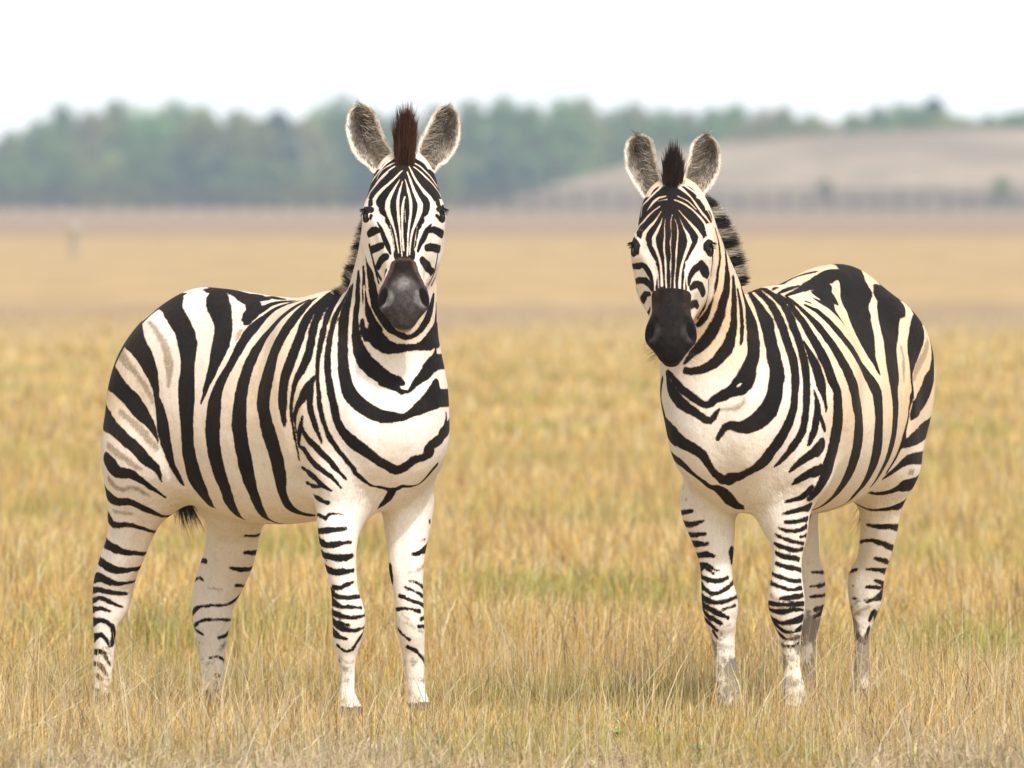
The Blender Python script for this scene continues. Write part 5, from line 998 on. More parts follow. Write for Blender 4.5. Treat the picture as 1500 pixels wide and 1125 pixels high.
k 139,103,1299,4;105,91,1294,7;78,86,1290,9;60,89,1285,11;45,94,1280,12;29,100,1275,14;16,107,1269,15;6,116,1262,18;-2,126,1254,20;-10,136,1246,24;-15,147,1236,27;-19,159,1225,29;-19,172,1213,27;-17,186,1200,24;-15,200,1186,22;-13,212,1171,21;-11,223,1156,20;-9,232,1141,19;-9,241,1127,19;-10,248,1113,18;-13,255,1099,18;-17,261,1086,18;-23,266,1073,18;-28,271,1059,18;-34,275,1046,20;-39,279,1032,22;-44,283,1018,23;-47,286,1003,25;-50,288,988,27;-52,290,973,30;-53,291,958,31;-54,292,943,32;-56,292,928,32;-58,292,912,32;-60,291,897,33;-62,289,882,33;-64,287,866,32;-65,284,851,31;-66,281,836,31;-67,277,821,31;-68,273,806,31;-69,267,791,31;-70,262,776,30;-71,255,761,30;-73,248,746,30;-74,239,731,29;-76,231,717,28;-78,221,702,26;-82,209,688,24;-90,196,672,23;-99,182,657,24;-107,165,643,22;-116,146,629,19;-125,125,616,14;-133,102,605,9;-134,83,597,4
k 202,121,1302,7;192,131,1296,10;181,139,1290,14;170,147,1282,16;161,155,1274,18;152,163,1265,19;143,171,1255,20;132,177,1245,22;120,181,1235,23;106,184,1226,25;91,188,1217,25;80,193,1208,25;71,200,1197,25;67,210,1185,25;65,220,1172,26;64,229,1158,27;64,239,1143,26;64,247,1128,25;64,254,1113,25;64,260,1098,24;63,265,1083,24;62,270,1068,24;61,274,1054,24;60,278,1038,25;59,281,1023,26;59,283,1008,27;59,285,993,27;60,286,978,28;60,287,962,29;60,287,947,31;60,287,932,32;59,286,917,33;58,285,902,33;58,283,887,32;58,281,872,31;58,278,857,31;58,275,842,31;58,271,827,31;59,267,812,32;58,262,797,31;55,256,782,31;53,250,767,31;50,243,752,29;47,235,737,27;43,226,722,26;40,217,707,23;36,206,693,22;31,194,678,20;24,180,663,19;17,165,649,18;8,148,634,17;-3,127,620,15;-13,105,608,11;-17,84,599,7;-17,64,593,6
k 225,111,1308,6;222,126,1300,12;219,141,1292,17;219,156,1282,20;219,170,1271,22;218,183,1260,23;216,194,1248,24;213,204,1236,25;210,213,1224,25;206,222,1212,25;203,230,1199,26;199,237,1186,27;195,244,1173,29;190,250,1160,30;185,256,1147,32;183,261,1133,32;182,267,1119,33;181,272,1104,34;180,277,1089,35;179,281,1074,36;177,284,1059,37;175,287,1044,37;173,289,1029,37;171,290,1014,36;170,291,999,35;169,291,984,33;171,291,969,31;175,290,954,28;179,289,939,28;181,287,924,29;182,284,910,30;185,281,895,31;187,277,880,32;189,273,866,31;191,268,851,30;192,263,837,29;193,257,822,28;192,251,808,28;190,245,793,27;186,237,778,26;182,230,762,25;177,222,747,24;170,213,732,21;162,204,716,19;155,193,701,17;149,181,686,16;142,167,671,16;137,152,657,17;132,136,645,18;133,120,635,17;138,106,628,15;145,92,624,14;154,80,621,13;163,68,618,12
k 241,62,1326,9;247,79,1320,8;255,102,1309,11;260,121,1299,13;262,138,1288,14;264,154,1277,16;265,168,1266,17;266,181,1253,17;267,193,1240,18;270,204,1227,18;273,215,1213,18;276,224,1199,18;279,233,1185,19
k 280,249,1157,20;279,256,1143,20;278,262,1129,21;276,267,1114,21;274,272,1100,21;271,276,1086,21;267,280,1072,21;264,282,1057,20;262,285,1043,19;260,286,1028,18;259,287,1013,18;258,287,998,18;257,287,982,17;256,286,967,16;256,284,952,12;256,282,937,10;256,280,922,9;255,276,907,4
k 260,68,1321,16;270,92,1311,17;277,112,1299,16
k 281,261,871,5;280,256,856,4;278,251,841,4;278,245,826,4;275,239,811,4;272,232,796,3
""",
 sh="""
k 538,-25,1776,19;551,-37,1770,19;565,-51,1758,21
k 543,-103,1717,33;555,-98,1720,37;565,-92,1723,40;582,-77,1727,46;598,-60,1725,43;612,-41,1720,37;616,-30,1717,33
k 492,-116,1675,43;510,-122,1676,43;530,-126,1676,41;547,-127,1677,43;561,-124,1677,45;573,-121,1678,48;585,-116,1679,50;604,-103,1679,53;620,-87,1679,53;632,-67,1678,49;636,-55,1678,47;639,-42,1677,45;640,-28,1677,43;639,-10,1676,42;633,12,1676,43;625,29,1675,43
k 473,-115,1648,28;490,-125,1648,28;517,-137,1648,31;535,-140,1647,32;551,-141,1647,36;565,-140,1647,41;578,-137,1646,45;590,-133,1646,50;610,-123,1646,56;626,-109,1645,58;639,-92,1646,55;649,-71,1646,48;652,-59,1646,44;654,-46,1647,40;654,-31,1647,36;652,-15,1647,32;647,5,1648,32;625,42,1648,28;612,56,1648,28
k 527,-157,1614,8;548,-151,1624,14;563,-151,1619,22;577,-151,1616,28;590,-148,1614,33;602,-144,1612,38;623,-134,1609,45;640,-119,1608,48;653,-100,1610,43;662,-78,1614,34;664,-65,1616,29;665,-51,1618,24;665,-36,1621,18;665,-20,1624,10
k 581,-158,1590,18;595,-156,1587,22;607,-152,1583,26;618,-148,1580,31;628,-142,1576,35;646,-128,1573,40;659,-110,1577,34;664,-99,1580,30;668,-88,1584,26;671,-75,1587,22;673,-62,1590,18
k 607,-159,1556,14;628,-152,1547,26;646,-143,1538,37;660,-127,1538,37;669,-108,1547,26;675,-87,1556,14
k 627,-160,1522,9;637,-156,1517,18;656,-146,1506,34;669,-128,1511,27;673,-118,1517,18;676,-107,1522,9
k 638,-164,1488,4;650,-158,1488,19;659,-150,1488,32;668,-141,1488,32;675,-130,1488,19;680,-119,1488,4
k 672,-154,1451,35;672,-154,1451,35
w 592,-87,1710,2;587,-104,1694,3;580,-118,1679,4;569,-130,1664,5;555,-139,1650,7;541,-146,1634,8;535,-156,1615,9;539,-161,1604,10;545,-164,1593,11;552,-166,1583,11;559,-166,1574,12;568,-168,1564,11;577,-169,1555,10;593,-168,1536,9;600,-168,1527,8;614,-168,1508,7;626,-169,1487,6;635,-172,1466,4;640,-176,1445,3;641,-178,1434,2
w 599,-104,1682,1;599,-112,1673,2;597,-126,1654,4;594,-138,1635,6;591,-148,1615,8;595,-154,1593,9;605,-156,1572,7;617,-157,1551,5;628,-157,1530,3;637,-158,1509,3;645,-161,1487,2;653,-164,1466,2;657,-165,1454,2
w 609,-102,1676,2;611,-108,1665,2;613,-115,1654,3;615,-121,1643,4;617,-126,1633,4;619,-131,1622,5;624,-137,1599,5;630,-141,1577,4;636,-144,1555,4;642,-147,1533,3;649,-150,1511,3;655,-154,1489,2;661,-158,1467,2;668,-161,1444,2
w 633,-115,1628,3;634,-121,1617,3;637,-129,1595,4;641,-134,1573,4;645,-138,1550,3;650,-143,1528,3;655,-147,1506,3;661,-150,1484,3;667,-154,1461,3
w 643,-125,1590,1;646,-127,1577,1;649,-129,1563,1;653,-131,1550,1
w 612,-93,1682,1;619,-95,1672,2;625,-97,1661,3;631,-99,1651,4;637,-101,1640,4;647,-104,1619,5;653,-108,1597,5;657,-113,1575,4;660,-120,1553,4;663,-127,1531,3;666,-133,1510,3;670,-138,1488,2;675,-143,1466,3;679,-149,1444,2
w 605,-77,1706,2;612,-79,1696,2;619,-80,1686,3;626,-82,1675,4;632,-83,1665,4;644,-84,1645,6;655,-82,1625,7;665,-78,1605,9;669,-84,1584,9;670,-95,1563,7;671,-107,1543,5;671,-118,1523,4;673,-126,1502,3;676,-133,1480,3;680,-139,1459,2;682,-142,1448,2
w 595,-62,1727,1;604,-64,1717,2;612,-65,1707,3;619,-66,1697,3;633,-65,1678,4;645,-59,1660,5;655,-51,1643,7;663,-36,1627,8;671,-30,1609,10;675,-33,1598,10;678,-37,1587,11;682,-48,1566,12;684,-57,1556,11;684,-65,1547,11;684,-79,1527,9;684,-92,1507,7;685,-103,1487,6;687,-114,1467,6;691,-119,1445,4;693,-120,1434,2
w 614,-161,1539,1;619,-162,1528,1;624,-163,1517,1;629,-164,1506,1;633,-165,1494,1;640,-168,1471,1
w 675,-102,1536,1;677,-109,1515,1;680,-116,1493,2;683,-124,1471,1
w 577,-77,1730,2;563,-93,1722,3;550,-107,1710,3;537,-118,1694,4;523,-125,1678,3;516,-127,1669,3
w 571,-67,1742,2;556,-84,1735,3;540,-97,1725,3;522,-106,1712,2;513,-115,1694,2;514,-121,1682,1
w 552,-63,1757,5;538,-77,1748,6;525,-90,1735,6;515,-101,1718,5;503,-108,1700,4;495,-110,1691,4;485,-109,1682,4;472,-104,1673,4
w 552,-110,1705,3;541,-120,1689,3;526,-127,1673,3;508,-130,1656,5;498,-130,1647,5;488,-129,1638,6;495,-141,1628,6;499,-151,1618,7
w 489,-106,1693,2;478,-104,1683,2
w 592,-59,1732,2;609,-49,1721,2;622,-38,1707,3;633,-25,1691,4;639,-9,1676,3;640,0,1668,3;640,10,1659,3;638,21,1650,3;632,36,1641,4;619,55,1631,6
w 583,-55,1742,3;599,-42,1734,3;611,-28,1724,3;622,-16,1709,3;629,-2,1694,3;632,13,1676,3;632,22,1668,3;626,37,1659,3
w 578,-35,1757,5;589,-18,1751,6;599,-2,1739,5;606,13,1724,5;607,22,1716,4;606,33,1708,4
w 595,0,1744,4;601,15,1729,3;601,27,1722,3;594,44,1714,3
k 520,-155,1617,9;529,-164,1604,8
k 668,-5,1618,9;678,-12,1604,9
k 497,-161,1591,6;513,-169,1591,6;538,-171,1587,11
k 669,21,1597,8;680,5,1594,8;688,-17,1589,11
k 544,-175,1570,5;541,-175,1560,4
k 689,-30,1570,5;692,-23,1562,5
k 570,-173,1549,2;584,-172,1530,5;594,-173,1510,8;606,-174,1490,9;620,-174,1471,8;631,-176,1451,4
k 528,-170,1512,11;544,-171,1519,14;564,-175,1523,12;581,-174,1522,7
k 688,-53,1543,2;688,-62,1533,6;687,-71,1523,9;687,-77,1512,10;687,-84,1501,10;687,-92,1491,9;687,-100,1480,7;688,-107,1469,6;689,-113,1458,4
k 689,-59,1524,9;687,-42,1526,11;683,-24,1521,12;681,-8,1515,13;675,9,1510,13
k 538,-166,1463,12;557,-169,1467,12;575,-172,1472,12;594,-177,1476,11
k 689,-76,1469,11;684,-55,1471,13;681,-35,1469,13;673,-12,1466,13;665,5,1464,13
k 551,-154,1408,10;564,-160,1418,11;579,-168,1428,12;599,-177,1436,14;617,-181,1441,12
k 593,-164,1374,8;610,-180,1386,7;618,-182,1398,7
k 695,-98,1429,14;687,-80,1419,16;666,-50,1410,16;657,-28,1399,11;649,-11,1392,13
k 668,-3,1462,3;664,-3,1440,4;657,-2,1419,4;652,1,1408,4;644,5,1397,5;636,8,1386,5;629,9,1376,6;623,0,1356,6
k 601,55,1383,3;606,44,1373,3;607,35,1363,4;608,27,1352,4
k 525,-165,1476,6;530,-162,1454,5;535,-159,1432,4;537,-154,1411,5;544,-149,1390,6;552,-149,1380,6;562,-150,1370,6
k 535,-153,1408,3;537,-150,1396,3;539,-148,1384,4;543,-146,1372,4;546,-144,1360,5
""",
 ears=[([(0.4710,-0.0947,1.7017),(0.4574,-0.1084,1.7253),(0.4392,-0.1265,1.7445),(0.4225,-0.1432,1.7810),(0.4120,-0.1538,1.8345),(0.4165,-0.1492,1.8859),(0.4302,-0.1356,1.9116)],[(0.5119,-0.0538,1.7317),(0.5119,-0.0538,1.7702),(0.4998,-0.0659,1.8024),(0.4907,-0.0750,1.8259),(0.4786,-0.0871,1.8773),(0.4650,-0.1007,1.9030),(0.4483,-0.1174,1.9159)]),([(0.5695,0.0037,1.7317),(0.5695,0.0038,1.7745),(0.5756,0.0098,1.8045),(0.5831,0.0174,1.8259),(0.6013,0.0356,1.8773),(0.6134,0.0477,1.8987),(0.6271,0.0613,1.9116)],[(0.6058,0.0401,1.7017),(0.6180,0.0522,1.7253),(0.6331,0.0674,1.7381),(0.6543,0.0886,1.7810),(0.6619,0.0962,1.8345),(0.6574,0.0916,1.8859),(0.6437,0.0780,1.9094)])],
 crest=[(0.3200,0.0000,1.2200,0.1100),(0.4600,-0.0036,1.3023,0.1419),(0.5000,-0.0215,1.4315,0.1223),(0.5200,-0.0169,1.5603,0.1051),(0.5100,0.0033,1.6568,0.0697)],
 origin=(-.701, 26.297), phi=math.radians(45), coat=COAT1, warm=warm_one, mud=mud_one, muzzle=muzzle_one, yaw=0.0, seed=31, mane_dark=-.35, nbase=0, crest_dir=(-.68,-.25,.30), mane_n=5000, mane_h=0.058, mane_period=0.062, whisk=40, tail=[(-.58,.0,1.12,.035),(-.68,.03,1.04,.03),(-.72,.07,.94,.022),(-.72,.11,.82,.018),(-.695,.135,.715,.014)], forelock=dict(t0=-.03,t1=.085,w=.024,n=-.012,h=.185,spread=.10,lean=.05,up=(0,0,1),c0=(.016,.010,.008),c1=(.075,.026,.014),c2=(.11,.045,.026)))
make_zebra(ZEBRA_ONE, 'zebra on the left with a reddish forelock, grey muzzle and cream coat')

ZEBRA_TWO = dict(
 body=[(0.06,1,8,[[1,0,0],[0,1.15,0],[0,0,1]],[(0.3800,0.0000,0.9700,0.2750),(0.2200,0.0000,0.9550,0.3200),(0.0500,0.0000,0.9550,0.3420),(-0.1500,0.0000,0.9670,0.3520),(-0.3300,-0.0100,1.0100,0.3450),(-0.4600,-0.0200,1.0700,0.2850),(-0.5400,-0.0300,1.0900,0.2000)]),
  (0.07,1,8,None,[(0.2200,0.0900,1.1800,0.1000),(0.3400,0.1100,1.0200,0.1250),(0.4300,0.1150,0.8700,0.1050),(0.3800,0.1400,0.7600,0.0950)]),
  (0.08,1,8,None,[(-0.2800,0.1500,0.9200,0.1100),(-0.3600,0.1700,0.8000,0.1000)]),
  (0.07,1,8,None,[(0.2200,-0.0900,1.1800,0.1000),(0.3400,-0.1100,1.0200,0.1250),(0.4300,-0.1150,0.8700,0.1050),(0.3800,-0.1400,0.7600,0.0950)]),
  (0.08,1,8,None,[(-0.2800,-0.1500,0.9200,0.1100),(-0.3600,-0.1700,0.8000,0.1000)]),
  (0.07,1,8,None,[(-0.3600,0.1100,1.2000,0.1300),(-0.4700,0.1300,1.1200,0.1550),(-0.5100,0.1300,0.9800,0.1500),(-0.4700,0.1400,0.8000,0.1100)]),
  (0.07,1,8,None,[(-0.3600,-0.1100,1.2000,0.1300),(-0.4700,-0.1300,1.1200,0.1550),(-0.5100,-0.1300,0.9800,0.1500),(-0.4700,-0.1400,0.8000,0.1100)]),
  (0.08,1,8,None,[(0.4700,-0.0500,0.9700,0.2150),(0.4950,-0.0500,0.8700,0.1900),(0.4600,-0.0300,0.7700,0.1350)]),
  (0.1,1,8,None,[(0.2400,0.0000,1.2500,0.0800),(0.0500,0.0000,1.2600,0.0900),(-0.2000,0.0000,1.3000,0.0900),(-0.4000,0.0000,1.3000,0.1000)]),
  (0.09,1,8,None,[(0.2500,0.0000,1.0200,0.2700),(0.4200,-0.1172,1.0430,0.1638),(0.5000,-0.1231,1.1735,0.1525),(0.5800,-0.1094,1.3034,0.1231),(0.6600,-0.1205,1.4324,0.1068),(0.7200,-0.1330,1.5394,0.0959),(0.7500,-0.1449,1.6033,0.0852)]),
  (0.05,1,10,None,[(0.3800,0.0858,0.6670,0.0840),(0.3900,0.0870,0.6242,0.0818),(0.4000,0.1030,0.5646,0.0613),(0.4100,0.1054,0.4961,0.0473),(0.4200,0.1077,0.4342,0.0484),(0.4300,0.1101,0.3594,0.0580),(0.4300,0.1136,0.3143,0.0526),(0.4200,0.1193,0.2516,0.0355),(0.4200,0.1227,0.2065,0.0301),(0.4200,0.1250,0.1377,0.0279),(0.4300,0.1354,0.0674,0.0387),(0.4420,0.1354,0.0300,0.0324),(0.4500,0.1354,-0.0050,0.0396),(0.4500,0.1354,-0.0400,0.0396)]),
  (0.05,1,10,None,[(0.3800,-0.1679,0.6636,0.0907),(0.3900,-0.1643,0.6294,0.0842),(0.4000,-0.1412,0.5308,0.0637),(0.4100,-0.1319,0.4687,0.0518),(0.4200,-0.1248,0.4088,0.0507),(0.4300,-0.1121,0.3469,0.0571),(0.4300,-0.1086,0.2930,0.0496),(0.4200,-0.1064,0.2559,0.0399),(0.4200,-0.1007,0.2021,0.0345),(0.4200,-0.0938,0.1245,0.0345),(0.4300,-0.0845,0.0627,0.0420),(0.4420,-0.0845,0.0300,0.0324),(0.4500,-0.0845,-0.0050,0.0396),(0.4500,-0.0845,-0.0400,0.0396)]),
  (0.09,1,10,[[0.9,0,0],[0,1.15,0],[0,0,1]],[(-0.4200,0.1595,0.7179,0.0818),(-0.4400,0.1355,0.6438,0.0764),(-0.4700,0.1174,0.5627,0.0687),(-0.5000,0.0946,0.4835,0.0611),(-0.5200,0.0716,0.4267,0.0567),(-0.5400,0.0485,0.3765,0.0656),(-0.5500,0.0429,0.3136,0.0590),(-0.5500,0.0382,0.2667,0.0434),(-0.5400,0.0346,0.2025,0.0278),(-0.5300,0.0381,0.1251,0.0278),(-0.5200,0.0403,0.0611,0.0311),(-0.5100,0.0390,0.0127,0.0378),(-0.4900,0.0390,-0.0300,0.0396),(-0.4900,0.0390,-0.0650,0.0396)]),
  (0.09,1,10,[[0.9,0,0],[0,1.15,0],[0,0,1]],[(-0.4000,-0.1446,0.6704,0.0799),(-0.4500,-0.1500,0.5574,0.0689),(-0.5000,-0.1530,0.4396,0.0602),(-0.5300,-0.1515,0.3826,0.0647),(-0.5500,-0.1547,0.3258,0.0636),(-0.5500,-0.1571,0.2788,0.0547),(-0.5400,-0.1512,0.2303,0.0413),(-0.5300,-0.1489,0.1683,0.0290),(-0.5200,-0.1442,0.0975,0.0256),(-0.5100,-0.1384,0.0088,0.0279),(-0.4900,-0.1384,-0.0300,0.0396),(-0.4900,-0.1384,-0.0650,0.0396)]),
  (0.027,-1,8,None,[(-0.2629,0.3192,1.0698,0.0180),(-0.2498,0.3174,1.0028,0.0180),(-0.2438,0.3194,0.9442,0.0180),(-0.2163,0.3001,0.8422,0.0180),(-0.2105,0.2758,0.7852,0.0180),(-0.2069,0.2336,0.7048,0.0180)]),
  (0.027,-1,8,None,[(0.4570,0.2722,0.9602,0.0180),(0.4323,0.2542,0.8612,0.0180),(0.4275,0.2482,0.8086,0.0180),(0.4345,0.2371,0.7537,0.0180),(0.4514,0.2114,0.6936,0.0180)]),
  (0.075,-1,8,None,[(0.7437,0.0005,1.0710,0.0500),(0.7535,-0.0194,0.9221,0.0500),(0.7306,-0.0176,0.7938,0.0500),(0.6640,-0.0046,0.6891,0.0500),(0.5671,0.0037,0.5980,0.0500)]),
  (0.075,-1,8,None,[(0.5109,0.2364,1.1664,0.0500),(0.5385,0.2618,1.0369,0.0500),(0.5592,0.2569,0.9150,0.0500),(0.5845,0.2115,0.8035,0.0500),(0.5982,0.1351,0.6950,0.0500)]),
  (0.0825,-1,8,None,[(-0.0864,0.1886,1.3464,0.0550),(-0.0099,0.2554,1.2537,0.0550),(0.0996,0.3307,1.1276,0.0550),(0.1965,0.3738,0.9756,0.0550)]),
  (0.027,-1,8,None,[(0.4889,0.1268,0.6113,0.0180),(0.4729,0.1270,0.5087,0.0180),(0.4921,0.1347,0.4310,0.0180)]),
  (0.0135,-1,8,None,[(0.4612,0.1377,0.2323,0.0090),(0.4746,0.1419,0.0949,0.0090)]),
  (0.012,-1,8,None,[(0.4855,0.0673,0.3479,0.0080),(0.4951,0.1052,0.3095,0.0080)]),
  (0.012,-1,8,None,[(0.4313,0.1806,0.3478,0.0080),(0.4714,0.1605,0.3154,0.0080),(0.4122,0.1700,0.2739,0.0080)]),
  (0.027,-1,8,None,[(0.4888,-0.1193,0.5864,0.0180),(0.4746,-0.1055,0.4848,0.0180),(0.4962,-0.0981,0.4076,0.0180)]),
  (0.0135,-1,8,None,[(0.4648,-0.0835,0.2374,0.0090),(0.4745,-0.0788,0.1014,0.0090)]),
  (0.012,-1,8,None,[(0.4776,-0.1617,0.3547,0.0080),(0.4939,-0.1196,0.3183,0.0080),(0.4627,-0.1581,0.2775,0.0080)]),
  (0.012,-1,8,None,[(0.4344,-0.0440,0.3560,0.0080),(0.4724,-0.0620,0.3162,0.0080),(0.4276,-0.0482,0.2837,0.0080)]),
  (0.015,-1,8,None,[(-0.3995,0.1816,0.5687,0.0100),(-0.4450,0.1353,0.4561,0.0100),(-0.4667,0.0841,0.3675,0.0100),(-0.4792,0.0525,0.2884,0.0100),(-0.4897,0.0522,0.1380,0.0100)])],
 head=[(0.05,1,8,[[0.4465,0.1451,-0.8829],[-0.3028,0.932,0],[0.8397,0.2728,0.4695]],[(0.7340,-0.1596,1.5847,0.0880),(0.7512,-0.1540,1.5400,0.1040),(0.7783,-0.1452,1.4758,0.1120),(0.7964,-0.1393,1.4293,0.1080),(0.8405,-0.1250,1.3634,0.0820),(0.8799,-0.1122,1.3005,0.0620),(0.9097,-0.1025,1.2435,0.0500),(0.9315,-0.0954,1.1878,0.0460)]),
  (0.04,1,8,[[0.4465,0.1451,-0.8829],[-0.309,0.9511,0],[0.8397,0.2728,0.4695]],[(0.7001,-0.1075,1.4765,0.0550),(0.6960,-0.1025,1.3959,0.0560),(0.7226,-0.1002,1.3362,0.0520),(0.7728,-0.0996,1.2994,0.0450),(0.8297,-0.0969,1.2493,0.0350),(0.8676,-0.0930,1.1898,0.0300)]),
  (0.04,1,8,[[0.4465,0.1451,-0.8829],[-0.309,0.9511,0],[0.8397,0.2728,0.4695]],[(0.7372,-0.2216,1.4765,0.0550),(0.7367,-0.2281,1.3959,0.0560),(0.7597,-0.2143,1.3362,0.0520),(0.8006,-0.1852,1.2994,0.0450),(0.8482,-0.1540,1.2493,0.0350),(0.8812,-0.1349,1.1898,0.0300)]),
  (0.03,1,8,[[0.4465,0.1451,-0.8829],[-0.309,0.9511,0],[0.8397,0.2728,0.4695]],[(0.7721,-0.0547,1.4876,0.0340),(0.7858,-0.0439,1.4567,0.0340),(0.7920,-0.0524,1.4187,0.0260),(0.8273,-0.0683,1.3434,0.0200)]),
  (0.03,1,8,[[0.4465,0.1451,-0.8829],[-0.309,0.9511,0],[0.8397,0.2728,0.4695]],[(0.8265,-0.2220,1.4876,0.0340),(0.8439,-0.2227,1.4567,0.0340),(0.8439,-0.2122,1.4187,0.0260),(0.8632,-0.1786,1.3434,0.0200)]),
  (0.012,1,8,[[0.4465,0.1451,-0.8829],[-0.309,0.9511,0],[0.8397,0.2728,0.4695]],[(0.7910,-0.0380,1.4908,0.0130),(0.7986,-0.0260,1.4831,0.0120),(0.8115,-0.0208,1.4655,0.0100)]),
  (0.012,1,8,[[0.4465,0.1451,-0.8829],[-0.309,0.9511,0],[0.8397,0.2728,0.4695]],[(0.8516,-0.2244,1.4908,0.0130),(0.8648,-0.2296,1.4831,0.0120),(0.8783,-0.2262,1.4655,0.0100)]),
  (0.04,1,8,[[0.4465,0.1451,-0.8829],[-0.309,0.9511,0],[0.8397,0.2728,0.4695]],[(0.7618,-0.0748,1.4111,0.0450),(0.7794,-0.0796,1.3399,0.0400)]),
  (0.04,1,8,[[0.4465,0.1451,-0.8829],[-0.309,0.9511,0],[0.8397,0.2728,0.4695]],[(0.8063,-0.2118,1.4111,0.0450),(0.8177,-0.1976,1.3399,0.0400)]),
  (0.022,1,8,[[0.4465,0.1451,-0.8829],[-0.309,0.9511,0],[0.8397,0.2728,0.4695]],[(0.9095,-0.0752,1.2536,0.0340),(0.9146,-0.0546,1.2199,0.0330),(0.9182,-0.0461,1.1914,0.0290),(0.9173,-0.0537,1.1761,0.0220)]),
  (0.022,1,8,[[0.4465,0.1451,-0.8829],[-0.309,0.9511,0],[0.8397,0.2728,0.4695]],[(0.9256,-0.1246,1.2536,0.0340),(0.9418,-0.1383,1.2199,0.0330),(0.9497,-0.1431,1.1914,0.0290),(0.9445,-0.1374,1.1761,0.0220)]),
  (0.02,1,8,[[0.4465,0.1451,-0.8829],[-0.2596,0.7989,0],[0.8397,0.2728,0.4695]],[(0.9187,-0.0996,1.2259,0.0440),(0.9259,-0.0972,1.1903,0.0460),(0.9312,-0.0955,1.1627,0.0430),(0.9326,-0.0950,1.1430,0.0360)]),
  (0.01,1,8,[[0.4465,0.1451,-0.8829],[-0.2596,0.7989,0],[0.8397,0.2728,0.4695]],[(0.8588,-0.1190,1.2037,0.0320),(0.8755,-0.1136,1.1621,0.0320),(0.8955,-0.1071,1.1269,0.0270)]),
  (0.018,1,8,[[0.4465,0.1451,-0.8829],[-0.309,0.9511,0],[0.8397,0.2728,0.4695]],[(0.8283,-0.0500,1.4375,0.0200),(0.8608,-0.0637,1.3724,0.0150),(0.8880,-0.0675,1.3176,0.0100)]),
  (0.018,1,8,[[0.4465,0.1451,-0.8829],[-0.309,0.9511,0],[0.8397,0.2728,0.4695]],[(0.8747,-0.1927,1.4375,0.0200),(0.8930,-0.1626,1.3724,0.0150),(0.9127,-0.1436,1.3176,0.0100)]),
  (0.008,-1,8,[[0.4465,0.1451,-0.8829],[-0.309,0.9511,0],[0.8397,0.2728,0.4695]],[(0.9400,-0.0337,1.2475,0.0130),(0.9435,-0.0210,1.2253,0.0210),(0.9428,-0.0181,1.1994,0.0190)]),
  (0.008,-1,8,[[0.4465,0.1451,-0.8829],[-0.309,0.9511,0],[0.8397,0.2728,0.4695]],[(0.9746,-0.1403,1.2475,0.0130),(0.9849,-0.1485,1.2253,0.0210),(0.9860,-0.1513,1.1994,0.0190)]),
  (0.012,-1,2,[[0.4465,0.1451,-0.8829],[-0.309,0.9511,0],[0.8397,0.2728,0.4695]],[(0.7938,-0.0055,1.4670,0.0160)]),
  (0.012,-1,2,[[0.4465,0.1451,-0.8829],[-0.309,0.9511,0],[0.8397,0.2728,0.4695]],[(0.8729,-0.2490,1.4670,0.0160)]),
  (0.008,-1,8,[[0.4465,0.1451,-0.8829],[-0.309,0.9511,0],[0.8397,0.2728,0.4695]],[(0.9241,-0.0978,1.1044,0.0070),(0.9113,-0.0767,1.1149,0.0070),(0.8937,-0.0593,1.1406,0.0060),(0.8745,-0.0561,1.1880,0.0030)]),
  (0.008,-1,8,[[0.4465,0.1451,-0.8829],[-0.309,0.9511,0],[0.8397,0.2728,0.4695]],[(0.9241,-0.0978,1.1044,0.0070),(0.9262,-0.1224,1.1149,0.0070),(0.9222,-0.1468,1.1406,0.0060),(0.9085,-0.1607,1.1880,0.0030)])],
 ho=(0.80000,-0.13811,1.63522), hA=[(0.446494,0.145075,-0.882948),(-0.309017,0.951057,0.000000),(0.839733,0.272846,0.469472)],
